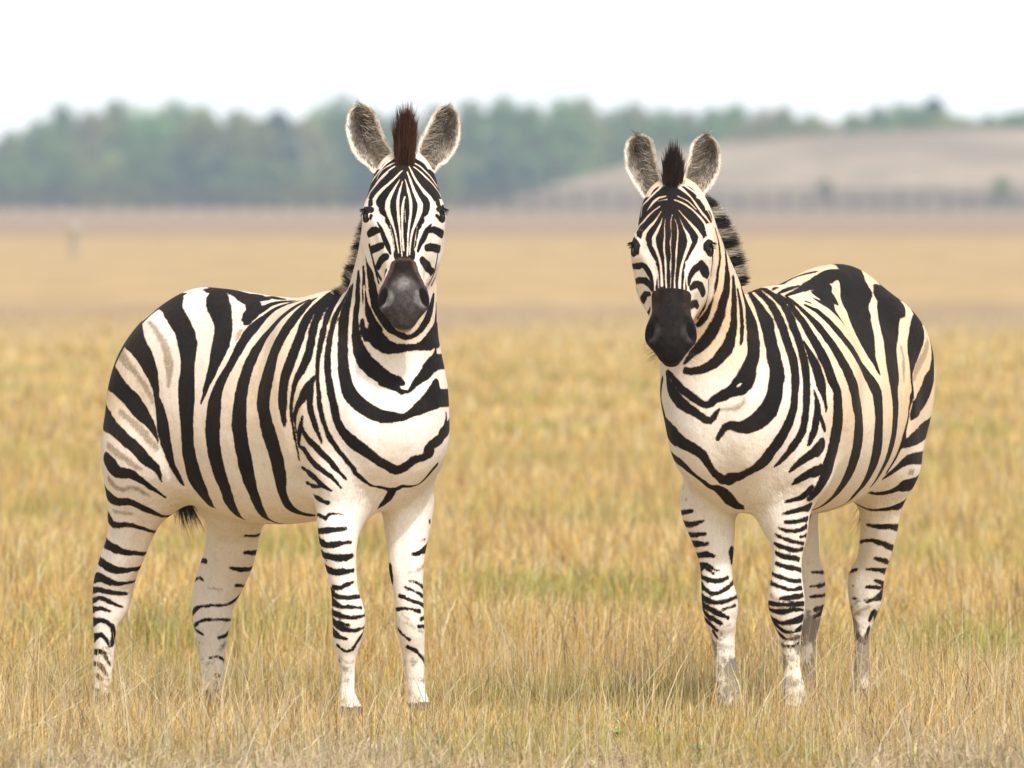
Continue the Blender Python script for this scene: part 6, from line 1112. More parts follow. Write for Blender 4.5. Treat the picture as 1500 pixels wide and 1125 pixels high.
 sb="""
k 656,-147,1085,11;662,-129,1081,11;666,-112,1083,12;668,-95,1086,13;668,-80,1091,14;666,-66,1098,14;663,-54,1106,16;659,-42,1115,17;655,-33,1127,19;651,-24,1138,20;645,-16,1150,20;639,-11,1164,19;634,-7,1178,18;629,-4,1193,17;625,-1,1207,15;622,0,1223,14;621,2,1238,13;622,2,1253,13;623,3,1268,13;625,4,1284,13;626,5,1299,13;627,5,1314,12;628,5,1330,12;628,4,1345,11;627,3,1360,10;624,1,1375,9
k 702,-23,1410,6;702,-25,1395,7;701,-27,1381,8;700,-29,1366,8;700,-33,1351,8;699,-37,1337,7;698,-42,1322,6;695,-46,1307,6;693,-51,1293,6;690,-57,1278,7;688,-64,1265,9;686,-73,1252,10;684,-83,1240,10;682,-94,1228,9
k 659,-8,1410,9;658,-7,1395,12;658,-6,1380,15;659,-6,1365,15;660,-7,1350,15;661,-8,1335,15;663,-11,1321,15;665,-16,1306,15;666,-20,1292,16;665,-24,1277,16;664,-28,1263,17;663,-34,1248,18;663,-40,1235,18;663,-48,1221,19;663,-55,1208,19;663,-64,1196,19;664,-73,1183,18;664,-83,1172,18;664,-94,1161,16;664,-106,1150,14;662,-118,1140,12;660,-129,1129,9;657,-141,1117,7;653,-152,1106,4
k 605,9,1337,6;601,11,1322,7;597,13,1307,8;593,14,1291,9;590,15,1276,9;590,17,1260,9;591,18,1244,9;594,20,1229,8;598,21,1213,8;604,22,1197,7;610,23,1182,6;617,23,1167,3
k 762,-218,1525,5;744,-224,1521,6;725,-228,1518,6;705,-228,1515,7;686,-227,1513,8;667,-222,1510,8;648,-216,1507,9;631,-207,1504,10;615,-197,1501,10;600,-184,1497,10;586,-171,1492,10;575,-156,1486,10;565,-140,1479,10;556,-124,1472,10;550,-108,1463,10;545,-91,1453,10;542,-75,1441,10;540,-60,1429,10;540,-45,1416,10;541,-32,1401,10;543,-20,1386,10;547,-9,1370,10;551,0,1353,10;555,6,1338,13;551,10,1324,16;544,12,1309,18;540,15,1295,21;536,20,1280,23;542,26,1266,25;547,31,1251,27;553,36,1236,25;560,40,1221,24;568,45,1206,23;576,50,1191,22;585,54,1176,21;594,58,1161,20;603,61,1146,20;613,63,1131,20;624,63,1117,21;634,60,1103,22;643,58,1089,24;650,56,1075,28;657,52,1061,30;662,47,1048,32;666,37,1037,30;669,25,1029,24;671,11,1021,19;673,-2,1014,17;675,-16,1008,17;677,-30,1001,15;680,-43,994,13;682,-53,983,12;684,-67,977,11;685,-81,982,11;684,-95,990,12;680,-109,998,13;674,-125,1007,13;667,-140,1015,13;658,-156,1024,14;650,-170,1035,14;641,-183,1046,13;632,-197,1058,12;621,-210,1070,10;611,-223,1082,6
w 667,31,1038,4;664,38,1043,4
n 672,55,998,6;674,51,984,7;676,39,974,7;677,24,967,8;678,8,966,7;678,-8,967,5;679,-23,962,5
k 608,-226,1075,9;612,-222,1060,12;617,-217,1045,16;623,-210,1030,20;631,-200,1016,21;641,-188,1004,22;650,-174,992,21;659,-159,982,20;668,-143,973,18;676,-127,965,16;683,-110,958,14;686,-96,950,13;687,-82,941,12;686,-70,932,12;684,-55,929,11;683,-43,938,9;681,-36,952,7;680,-27,964,4
k -91,-192,1236,3;-73,-184,1239,4;-55,-177,1244,4;-36,-170,1248,5;-18,-164,1252,5;0,-157,1257,6;18,-151,1262,6;37,-144,1267,7;55,-138,1272,7;74,-133,1277,7;92,-128,1283,7;110,-123,1290,7;128,-119,1297,7;147,-115,1304,7;165,-110,1310,7;184,-104,1315,7;202,-98,1319,7;221,-92,1322,7;239,-85,1325,7;258,-77,1326,7;276,-69,1325,7;293,-60,1323,7;310,-51,1319,7;341,-31,1306,9;365,-13,1294,11;388,4,1281,14;411,19,1268,16;446,36,1252,29;473,52,1240,30;493,64,1226,28;509,74,1211,25;523,83,1197,23;535,91,1182,23;547,99,1168,22;557,107,1153,23;566,114,1139,24;575,120,1124,25;582,126,1109,26;588,132,1094,26;594,135,1080,26;599,138,1065,27;607,138,1050,25;613,138,1034,26;618,138,1019,26;623,136,1004,27;628,132,990,28;632,128,976,29;637,122,963,30;643,114,950,30;649,105,939,30;655,95,930,28;662,83,922,26;669,71,915,24;674,57,911,21;678,42,909,18;679,27,911,16;680,11,915,14;679,-4,911,11;679,-15,899,10;678,-23,886,9;677,-32,873,7
k -66,-219,1202,5;-49,-211,1210,5;-32,-203,1217,6;-15,-194,1224,7;1,-185,1230,7;18,-176,1237,8;35,-168,1243,9;51,-159,1251,9;68,-152,1258,10;85,-144,1267,10;101,-138,1275,10;118,-132,1285,10;135,-125,1294,10;151,-118,1302,10;168,-111,1310,10;185,-102,1316,10;202,-94,1322,10;219,-84,1326,10;236,-74,1329,10;253,-64,1332,10;270,-53,1333,10;286,-42,1331,10;301,-30,1328,10;324,-10,1318,10;341,8,1308,11;356,25,1298,12;371,40,1287,13;388,54,1274,14;406,68,1261,15;424,81,1247,16;442,94,1234,16;458,105,1220,16;472,115,1207,16;484,124,1193,16;493,132,1178,17;500,140,1164,18;505,147,1150,19;509,153,1136,20;513,159,1122,20;518,164,1108,20;523,169,1093,20;529,172,1078,20;535,175,1063,20;541,177,1048,20;546,179,1034,18;552,180,1019,17;555,180,1004,17;558,180,989,18;561,180,974,18;564,178,960,18;568,175,945,18;572,171,931,19;576,167,917,20;580,161,904,20;584,156,891,20;588,149,878,21;592,142,865,22;596,135,853,22;601,126,841,21;604,118,829,22;605,109,816,23;607,100,804,23;611,90,794,22;616,79,785,18;621,67,777,15;623,54,769,14;623,40,762,13;620,25,755,14;619,9,752,17;619,-7,750,20;614,-21,740,21;618,-34,741,19;628,-43,750,15;637,-52,759,13;646,-60,770,12;654,-66,783,12;661,-72,796,13;667,-78,809,15;673,-85,821,17;675,-96,831,18;675,-110,839,18;672,-125,846,19;666,-142,853,20;657,-159,859,23;647,-175,868,25;633,-192,877,32;613,-211,887,33;592,-228,898,32;559,-248,910,30;538,-273,998,15;550,-268,1013,13;559,-263,1028,12;569,-258,1044,10;580,-251,1059,7
k -37,-240,1171,4;-22,-232,1181,5;-7,-223,1191,5;8,-213,1201,6;22,-203,1210,7;37,-193,1219,7;52,-183,1228,8;66,-173,1237,9;81,-164,1247,9;96,-155,1258,9;110,-147,1269,9;125,-139,1280,9;139,-131,1290,9;154,-121,1300,9;169,-112,1309,9;184,-101,1317,9;199,-90,1323,9;214,-78,1329,9;230,-66,1333,9;245,-53,1336,9;259,-40,1338,9;274,-27,1338,9;287,-13,1335,9;306,7,1328,10;320,26,1319,11;332,42,1310,12;342,58,1299,12;354,73,1288,13;367,86,1275,14;381,99,1262,14;396,111,1248,15;413,122,1234,15;427,132,1220,16;440,142,1206,16;449,151,1192,16;455,158,1177,15;459,165,1163,15;464,171,1148,15;468,176,1133,16;473,181,1119,16;478,186,1104,16;482,190,1089,16;487,193,1074,15;491,196,1058,14;495,199,1043,14;499,200,1028,15;502,201,1013,15;505,202,998,14;507,202,983,14;510,202,967,14;511,201,952,13;513,200,937,14;515,198,922,14;516,196,907,14;519,192,893,15;524,186,879,14;529,180,866,14;534,172,853,14;539,164,841,14;543,156,829,11;547,147,818,10;551,137,806,9;554,127,795,7;560,117,785,5
k 311,42,1321,6;320,58,1311,7;328,73,1302,9;337,88,1291,10;347,101,1279,11;359,114,1267,13;368,127,1255,14;376,140,1243,15;385,152,1230,15;394,163,1217,16;401,174,1204,17;406,184,1191,18;408,193,1178,18;410,202,1165,18;411,210,1152,18;412,219,1139,19;413,226,1125,20;413,233,1111,20;414,240,1097,20;413,246,1083,20;413,251,1069,20;411,255,1054,20;407,260,1040,20;401,265,1026,20;396,268,1011,20;396,269,996,22;395,269,981,23;394,269,965,24;391,268,950,25;387,267,935,26;384,265,919,27;381,262,904,29;379,259,889,29;375,254,873,30;371,250,858,31;371,247,843,32;371,245,828,32;375,242,813,32;380,241,798,32;387,239,784,32;394,237,769,27;400,233,755,23;406,228,741,20;410,222,727,19;413,215,714,18;414,206,702,17;416,196,690,15;420,185,680,12
k 441,172,1172,5;443,179,1158,7;444,187,1145,10;446,195,1131,12;446,202,1117,15;447,210,1104,17;448,216,1089,18;450,221,1075,18;451,226,1060,18;452,231,1045,18;452,235,1030,17;451,239,1016,12;450,242,1001,9;448,244,986,7;444,245,970,5;442,245,955,3
k 476,218,1020,3;475,222,1005,6;474,225,989,9;473,228,974,11;473,229,958,13;475,228,942,14;478,226,926,14;480,223,911,13;483,221,895,13;488,216,881,12;492,211,866,10;495,206,851,5
k 469,231,948,8;459,236,930,9;447,237,912,9;431,237,894,5
k 445,231,863,9;441,229,847,26;462,227,835,24;477,217,826,17;488,206,817,15;497,195,808,14;503,183,799,12;508,172,788,11;512,160,777,8;514,149,766,3
k 427,218,770,19;452,212,765,21;466,201,760,16;474,189,753,15;480,176,745,13;483,163,736,11;484,150,727,5
k 436,194,714,11;438,185,702,12;442,174,690,12;446,162,682,9;455,149,678,7;462,135,674,6;469,121,670,4
k 403,175,652,16;423,165,648,9;439,154,644,7;452,141,640,7;461,127,636,6;467,112,632,4
k 309,69,1313,5;316,84,1303,6;321,99,1294,7;326,113,1284,8;332,126,1274,9;336,139,1263,11;340,152,1253,13;343,165,1242,15;346,177,1231,17;349,188,1220,18;352,199,1208,18;353,209,1196,19;353,219,1184,20;352,228,1172,20;350,237,1160,21;348,245,1147,22;345,252,1134,23;342,259,1121,24;338,266,1107,25;332,271,1094,26;326,277,1080,27;319,281,1066,28;313,285,1052,29;305,288,1038,31;295,290,1023,33;287,292,1008,34;283,292,993,35;273,291,977,36;260,290,962,36;249,289,947,36;243,288,932,35;240,287,916,35;236,286,901,34;230,283,886,34;223,279,870,34;215,275,855,33;207,270,839,34;200,265,824,34;193,258,809,34;186,252,794,33;179,245,779,32;172,237,764,31;166,228,750,30;159,219,736,29;153,209,722,26;146,198,709,24;139,186,696,21;132,174,684,19;127,161,673,17;121,146,662,14;113,131,652,12;106,115,643,10;105,100,636,8;110,87,631,7
k 301,128,1286,6;297,141,1279,8;292,154,1272,10;288,166,1264,11;286,178,1254,13;284,189,1244,15;283,200,1233,16;280,211,1223,17;277,221,1211,19;273,230,1200,20;267,238,1188,21;259,246,1176,22;250,253,1164,23;240,260,1152,24;228,265,1139,25;221,270,1125,25;194,269,1112,26;154,263,1098,27;135,263,1083,28;117,266,1069,29;105,271,1056,30;96,276,1043,31;88,282,1030,32;79,288,1016,33;74,292,1002,34;74,294,987,34;75,296,971,34;74,297,956,33;72,297,941,32;69,296,925,32;66,295,910,32;62,293,894,33;57,290,878,33;50,287,863,34;43,284,847,35;35,279,832,35;27,274,816,35;19,268,801,35;10,262,785,34;2,254,770,32;-4,246,756,30;-11,237,741,27;-18,227,727,25;-25,216,714,23;-29,205,701,21;-31,193,689,18;-36,180,678,15;-53,165,665,11;-66,148,653,7;-66,134,645,6;-61,121,638,5;-54,108,632,4;-43,97,628,4;-26,87,624,4;-14,75,621,4;0,61,618,4;14,47,615,4;28,33,614,4;42,19,613,4;56,4,613,4;70,-10,614,4;83,-24,616,4;97,-38,618,4;111,-52,622,4;125,-66,626,4;139,-80,631,4;152,-93,637,4;166,-106,644,4;179,-118,652,4;193,-130,661,4;206,-142,670,4;219,-153,680,3;232,-163,691,3;245,-174,702,3;258,-185,712,3;271,-198,721,2;284,-209,731,2
k -79,80,1344,11;-24,87,1333,24;23,98,1318,43;59,111,1301,42;70,123,1287,33;78,136,1274,27;85,149,1262,22;98,164,1250,17;115,181,1238,11;90,185,1226,4
k 90,92,1316,20;40,98,1316,32;-12,102,1316,44
k 186,137,1294,24;145,138,1286,29;95,136,1276,32;85,146,1265,29;88,159,1253,22;95,172,1241,15;114,190,1228,9
k 285,163,1267,15;285,177,1256,16;282,190,1245,18;279,202,1233,19;277,213,1220,20;273,224,1208,21;266,234,1195,22
k 279,123,1298,5;271,134,1293,5
k -618,-121,1279,23;-605,-113,1292,26;-592,-104,1304,29;-579,-94,1315,32;-565,-84,1325,36;-551,-74,1336,39;-537,-64,1346,42;-524,-54,1357,46;-510,-44,1368,48;-496,-34,1378,48;-482,-24,1388,48;-467,-14,1396,48;-452,-4,1403,48;-436,7,1407,48;-419,17,1409,48;-402,27,1409,48;-385,37,1406,48;-367,46,1403,48;-350,55,1399,48;-333,64,1394,48;-316,73,1389,48;-299,81,1382,48;-282,89,1375,40;-251,102,1360,60;-226,112,1344,71;-203,121,1329,66;-182,128,1314,60;-163,134,1298,57;-144,141,1282,58;-127,151,1267,57;-112,162,1253,50;-93,174,1238,48;-74,185,1223,48;-55,195,1208,48;-37,205,1193,47;-22,215,1179,44;-10,225,1164,39;0,234,1150,34;9,243,1136,28;16,251,1122,22;19,260,1108,17;21,268,1094,12;23,275,1080,9;23,282,1066,6
k -712,-92,1188,25;-708,-80,1203,29;-703,-67,1218,33;-697,-54,1232,36;-689,-41,1244,40;-680,-28,1256,44;-670,-14,1267,48;-659,-1,1276,51;-647,13,1284,54;-633,26,1292,54;-619,38,1297,54;-604,50,1302,54;-589,62,1306,54;-573,74,1309,54;-557,86,1312,54;-541,98,1316,54;-525,109,1318,54;-509,120,1321,54;-492,131,1322,54;-475,141,1323,54;-457,151,1323,54;-440,160,1322,54;-422,168,1320,31;-347,197,1306,68;-324,207,1294,68;-295,212,1278,49;-275,216,1262,47;-259,220,1247,47;-244,225,1231,46;-228,230,1216,48;-208,237,1201,46;-187,244,1186,42;-168,252,1171,40;-152,259,1156,38;-138,266,1141,38;-125,272,1127,40;-113,278,1112,42;-103,283,1097,44;-94,288,1082,46;-86,292,1067,45;-79,295,1052,41;-72,298,1036,37;-69,300,1021,33;-67,302,1006,30;-68,304,991,28;-70,305,976,27;-72,305,960,26;-73,305,945,25;-74,304,930,25;-75,303,915,24;-78,301,899,24;-81,298,884,24;-84,295,869,24;-88,291,853,24;-90,286,838,24;-94,281,823,24;-98,275,809,23;-102,269,794,21;-105,262,780,20;-107,254,766,18;-109,246,752,16;-115,236,738,14;-122,225,725,11;-127,214,712,9;-133,203,700,7
k -684,-83,1238,14;-682,-65,1247,16;-679,-48,1256,18;-674,-30,1262,20;-668,-11,1268,22;-661,7,1273,24;-653,24,1276,26;-644,42,1278,28;-633,59,1278,30;-622,75,1277,30;-610,91,1276,30;-598,107,1275,30;-587,123,1274,30;-575,139,1273,30;-563,155,1271,30;-550,171,1269,30;-538,186,1266,30;-524,201,1263,30;-511,214,1259,30;-496,227,1253,30;-482,238,1246,30;-467,248,1238,30;-451,256,1229,27;-430,265,1215,37;-406,270,1199,42;-387,273,1184,43;-370,275,1170,43;-355,276,1155,42;-339,277,1140,40;-323,279,1125,37;-306,282,1110,32;-292,286,1095,24;-280,289,1080,17;-273,291,1065,11;-267,292,1050,7;-267,294,1034,6;-269,296,1019,7;-269,297,1004,8;-263,297,989,11;-245,296,974,14;-233,299,960,15;-218,302,945,16;-224,297,930,16;-223,294,915,16;-221,291,900,16;-219,288,885,16;-219,284,870,15;-227,280,854,14;-226,276,840,12;-224,271,825,9;-224,265,811,7;-224,258,797,6;-223,251,784,6;-222,243,770,5;-221,235,757,5;-221,226,744,5
k -564,-20,1339,10;-567,-1,1337,11;-568,19,1333,13;-569,38,1327,14;-569,56,1320,15;-568,74,1311,17;-567,92,1303,18;-566,110,1294,20;-565,128,1285,21;-564,146,1276,21;-563,163,1266,21;-561,180,1256,21;-558,196,1245,21;-555,212,1233,21;-551,227,1220,21;-546,240,1206,21;-541,252,1191,21;-534,263,1176,21;-527,272,1160,21;-519,280,1143,21;-511,285,1126,21;-503,290,1109,21;-494,292,1091,21;-485,294,1075,25;-480,294,1059,30;-474,294,1043,34;-456,293,1028,40;-437,291,1013,44;-423,289,998,44;-404,288,983,41;-369,290,970,39;-320,299,958,37;-284,303,945,30;-265,300,930,19;-255,297,915,5
k -745,-3,1039,16;-741,14,1030,18;-736,30,1020,20;-729,47,1011,23;-720,62,1002,25;-711,78,993,27;-702,93,984,29;-694,109,975,32;-686,125,966,33;-677,141,957,33;-669,157,949,33;-659,172,940,33;-649,187,931,33;-638,201,923,33;-626,215,916,33;-612,227,909,33;-597,238,902,33;-581,248,896,33;-564,256,891,33;-545,262,886,33;-527,267,882,33;-507,271,878,33;-488,273,875,33;-440,275,867,31;-374,283,859,29;-312,290,852,26;-276,288,845,23;-250,284,836,17;-233,276,828,9
k -674,-29,874,10;-669,-11,866,11;-663,6,859,13;-655,23,852,14;-648,41,845,16;-641,58,838,17;-634,76,832,19;-628,93,825,20;-621,111,818,21;-613,128,811,21;-605,145,805,21;-597,162,800,21;-587,179,795,21;-576,195,791,21;-564,210,788,21;-550,224,785,21;-534,236,784,21;-517,246,783,21;-499,254,783,21;-481,261,782,21;-461,266,783,21;-442,270,783,21;-422,273,783,21;-356,278,784,20;-319,274,783,19;-293,267,779,20;-276,259,771,18;-266,251,760,16;-255,241,750,14;-247,232,741,12;-238,222,731,10;-228,212,722,7
k -663,30,865,12;-654,45,854,13;-645,59,844,15;-636,74,833,17;-627,88,823,19;-618,102,812,20;-609,117,802,22;-600,131,792,24;-591,146,781,25;-582,160,770,25;-573,174,759,25;-564,189,749,25;-553,202,740,25;-540,214,731,25;-524,224,724,25;-508,232,718,25;-490,239,712,25;-472,245,707,25;-452,248,704,25;-433,250,701,25;-413,250,698,25;-394,249,697,25;-374,246,696,25;-344,238,697,23;-333,227,688,16;-322,214,681,13;-313,201,676,11;-303,187,672,10;-291,173,671,10;-275,161,672,8;-219,161,675,5
k -689,50,915,8;-679,59,900,9;-669,68,885,10;-659,77,870,11;-649,86,856,12;-638,95,841,14;-628,104,827,15;-617,112,812,16;-606,121,798,17;-595,130,784,17;-586,139,769,17;-577,148,753,17;-569,157,737,17;-560,166,722,17;-550,175,708,17;-538,183,694,17;-525,191,681,17;-511,197,669,17;-495,203,658,17;-478,207,649,17;-460,209,641,17;-442,208,634,17;-423,206,629,17;-398,198,625,12;-382,187,621,8;-369,175,618,7;-360,161,617,6;-355,146,616,6;-352,130,616,5;-351,114,619,4;-352,96,626,4;-354,78,635,4;-356,60,642,4;-357,41,647,4;-360,21,650,4;-362,2,652,4;-366,-18,650,4;-370,-36,646,4;-375,-53,639,4;-379,-68,627,4;-383,-79,613,4;-386,-89,596,4;-389,-97,578,4;-391,-104,560,4;-393,-111,541,4;-396,-119,523,4;-399,-128,506,3;-404,-137,489,3;-411,-146,472,3;-418,-155,456,3;-428,-164,441,2;-438,-172,427,2
n -465,285,1158,13;-441,288,1143,15;-424,289,1128,16;-406,289,1114,17;-386,288,1100,17;-363,287,1087,17;-338,288,1073,16;-307,293,1058,14;-282,295,1044,13
n -237,269,1146,10;-230,275,1131,10;-223,280,1116,11;-213,285,1100,11;-200,290,1085,12;-187,294,1070,11;-177,297,1054,10;-168,300,1039,7
n -345,264,740,12;-370,266,738,11
k 308,65,1315,5;286,73,1321,7;253,78,1326,9;186,71,1332,12;101,57,1339,17;51,55,1345,22;7,56,1351,23;-38,56,1358,26;-86,55,1366,28;-130,55,1373,29;-175,56,1380,30;-220,57,1386,24;-263,58,1391,10
k 294,16,1333,4;263,18,1342,8
k 125,-17,1349,11;34,-34,1356,14;-20,-38,1363,16;-51,-34,1369,17;-68,-25,1374,16;-86,-15,1379,15;-102,-5,1383,14;-121,5,1386,10;-145,12,1389,6
k 312,38,1321,4;288,47,1329,8;249,52,1336,10;172,44,1342,9;100,38,1346,4
k 190,-297,990,8;208,-297,981,9;226,-297,973,10;244,-295,964,11;262,-293,955,12;280,-291,946,13;297,-289,937,15;315,-286,928,16;333,-284,920,17;351,-282,911,17;369,-279,902,17;387,-276,894,17;404,-273,885,17;422,-269,877,17;440,-266,868,17;458,-262,860,17;476,-258,852,17;493,-254,844,17;511,-248,836,17;528,-242,829,17;545,-234,822,17;561,-225,815,17;577,-214,809,17;602,-193,800,17;617,-174,792,17;623,-160,782,16;627,-147,772,13;627,-134,762,10;627,-122,753,8;626,-109,744,8;622,-98,735,9;613,-88,724,9;607,-76,717,11;602,-62,715,15;592,-51,709,18;576,-45,697,21;559,-41,685,22;541,-37,672,22;526,-30,662,19;512,-21,654,17;496,-12,647,5
n 438,-233,709,7
n 458,-216,673,5
k 403,-251,628,8;421,-246,629,8;437,-237,630,8;461,-212,634,7;471,-192,637,6
k 416,-238,597,11;432,-229,595,11;447,-217,594,11;460,-201,595,9;467,-187,596,8;470,-174,599,7;472,-163,603,5;472,-153,607,3
k 421,-220,562,9;437,-210,560,9;451,-197,560,9;462,-179,562,7;467,-163,564,5;467,-148,565,4
k 423,-207,535,11;439,-197,532,11;451,-183,532,11;460,-167,533,8;463,-154,533,7;463,-142,534,5
k 421,-193,497,9;437,-184,496,9;450,-171,497,9;458,-157,499,10;461,-145,500,10;455,-124,496,5
k 423,-182,463,9;439,-174,464,9;452,-162,467,9;459,-148,469,7;461,-136,463,6;460,-126,456,5;457,-116,451,4;453,-105,448,3
k 409,-79,506,19;404,-80,483,16
k 461,117,605,5;457,128,606,6;444,149,607,6;433,157,610,7;417,164,612,7;395,168,615,9
k 466,98,588,4;457,118,579,6;449,139,577,6;431,157,580,6;418,163,585,7;398,167,590,9
k 428,157,559,4;398,165,563,7
k 461,85,567,3;460,95,561,5;453,116,552,6;446,138,545,6;440,147,542,6;427,155,539,6;407,160,537,6
k 452,77,537,5;456,90,532,6;455,101,528,7;448,122,521,8;439,143,517,8;427,152,517,7;408,157,520,8
k 451,81,509,4;455,93,504,6;451,113,497,9;445,133,493,9;427,150,489,9
k 453,82,476,5;459,96,472,6;459,107,469,7;452,130,463,8;438,149,457,8;420,154,453,9
k 431,61,447,5;447,68,444,5;460,80,440,5;467,94,437,6;469,105,433,7;465,125,426,7;457,145,421,6;447,153,421,6;431,158,421,7
k 427,58,418,6;444,62,416,6;460,71,413,6;472,86,409,6;478,98,405,6;480,110,402,6;477,131,395,6;464,149,394,6;453,157,397,7;435,162,398,7
n 472,73,376,9;482,86,369,8;487,98,362,9
k 488,106,366,5;485,128,368,8;474,146,371,9;454,161,374,9;435,166,376,9
k 450,56,351,8;465,64,350,8;477,79,349,8;486,93,349,7;489,106,348,7;486,128,347,7;475,148,348,7;466,157,348,8;452,164,349,9;430,167,349,9
k 444,55,340,7;460,62,334,7;472,73,330,7;479,87,327,7;484,101,325,9;487,114,324,9;486,126,326,9;476,147,332,7;465,155,332,7;449,162,331,5;431,168,330,4
k 434,59,314,10;449,64,306,10;462,75,299,10;472,89,295,8;476,101,291,7;477,113,289,7;474,135,293,10;458,151,298,11;443,158,301,13;430,165,303,14
k 447,62,311,7;455,71,297,7;462,83,284,7;465,94,277,7;465,103,269,7;462,124,260,6;452,145,262,5;443,153,267,7;425,158,272,11
k 439,66,293,7;444,75,276,7;448,87,261,7;450,95,252,8;452,113,237,5;447,136,238,4;430,153,245,6
k 415,89,229,5;430,92,222,5;442,101,218,5;450,114,216,4;446,136,214,4;431,151,224,4
k 416,-180,446,8;433,-176,450,8;447,-167,455,8;457,-153,460,5;462,-141,454,5;462,-122,441,5
k 419,-179,437,8;436,-174,432,8;451,-164,428,8;463,-149,424,7;468,-137,420,7;466,-115,417,7;458,-95,419,6;439,-82,429,5
k 421,-176,411,12;438,-172,404,12;454,-164,398,12;468,-149,391,7;476,-137,385,6;481,-126,379,7;479,-104,379,7;469,-87,388,6;449,-74,399,5;433,-72,406,5;415,-74,412,5;398,-80,418,5
k 432,-172,373,11;449,-167,368,11;464,-158,364,11;477,-143,360,10;484,-130,355,9;487,-118,351,8;484,-95,350,7;474,-76,354,6;465,-68,358,6;452,-62,362,6;433,-58,366,6;415,-60,368,6;399,-67,369,6
k 432,-171,356,10;448,-167,348,10;463,-159,342,10;474,-144,337,7;480,-132,331,9;483,-120,326,10;485,-109,321,10;481,-89,311,8;465,-72,302,5
k 480,-83,328,4;471,-72,332,4;455,-64,336,4;437,-56,340,4
k 453,-163,335,8;464,-154,322,8;472,-144,311,8;477,-122,300,10;482,-111,295,9;476,-92,285,6
k 444,-161,307,8;455,-154,296,8;465,-139,287,8;474,-127,279,6;473,-118,271,6;470,-110,262,6
k 465,-122,257,6;459,-117,248,5;456,-111,238,4
n 450,-121,218,3;455,-109,216,3;451,-88,210,3;446,-79,207,3
k -391,101,566,5;-387,114,564,6;-389,137,561,8;-401,156,560,9;-414,164,560,10;-425,172,559,10;-444,178,557,11;-483,177,554,13;-501,172,553,13;-518,163,553,13
k -456,55,507,4;-439,64,509,4;-425,77,511,4;-415,93,513,5;-411,108,514,7;-411,120,514,8;-417,131,510,9;-429,138,505,10;-444,146,500,10;-458,153,494,10;-487,155,488,10;-505,152,485,10;-524,147,483,10
k -444,111,456,5;-459,122,452,8;-473,132,447,9;-505,135,440,6;-524,131,438,8;-542,125,436,8
k -513,-1,401,6;-497,8,407,6;-483,20,412,6;-468,42,417,4
k -457,79,419,4;-460,90,419,5;-468,100,418,6;-476,111,417,6;-492,118,415,8;-526,119,411,11;-545,115,410,11;-563,107,409,11
k -475,25,362,4
k -480,70,361,4;-486,82,360,5;-497,92,359,5;-516,100,357,6;-534,103,357,6;-554,102,357,6
k -488,97,381,4;-512,105,375,7;-566,101,365,10;-583,94,362,10;-598,83,359,10
k -485,23,322,4;-480,41,322,3
k -492,67,310,4;-498,78,315,5;-508,87,319,7;-523,94,324,11;-545,99,330,18;-563,98,336,18;-581,93,343,18
n -507,19,266,5;-498,31,274,4;-495,41,281,4;-496,62,289,5;-501,72,293,5
k -525,68,252,8;-525,73,264,9;-523,79,276,11;-545,80,267,10;-559,74,255,10;-572,66,244,10
k -510,27,204,8;-509,40,185,6;-517,53,176,6;-523,55,187,8;-531,59,209,9;-533,61,220,10
k -468,-113,406,3;-481,-106,405,4;-499,-100,404,4;-524,-97,403,5;-543,-98,402,5;-561,-103,399,5
k -477,-120,358,3;-487,-111,359,4;-501,-103,360,6;-522,-97,361,7;-541,-96,363,7;-560,-98,364,7
k -488,-124,325,4;-497,-115,326,5;-511,-106,326,5;-531,-100,326,5;-550,-99,327,5;-569,-101,327,5
k -515,-117,281,7;-532,-109,284,8;-563,-107,287,10;-581,-111,290,10;-598,-119,294,10
k -514,-121,257,5;-528,-114,262,7;-551,-111,267,10;-569,-112,272,10;-586,-116,279,10
""",
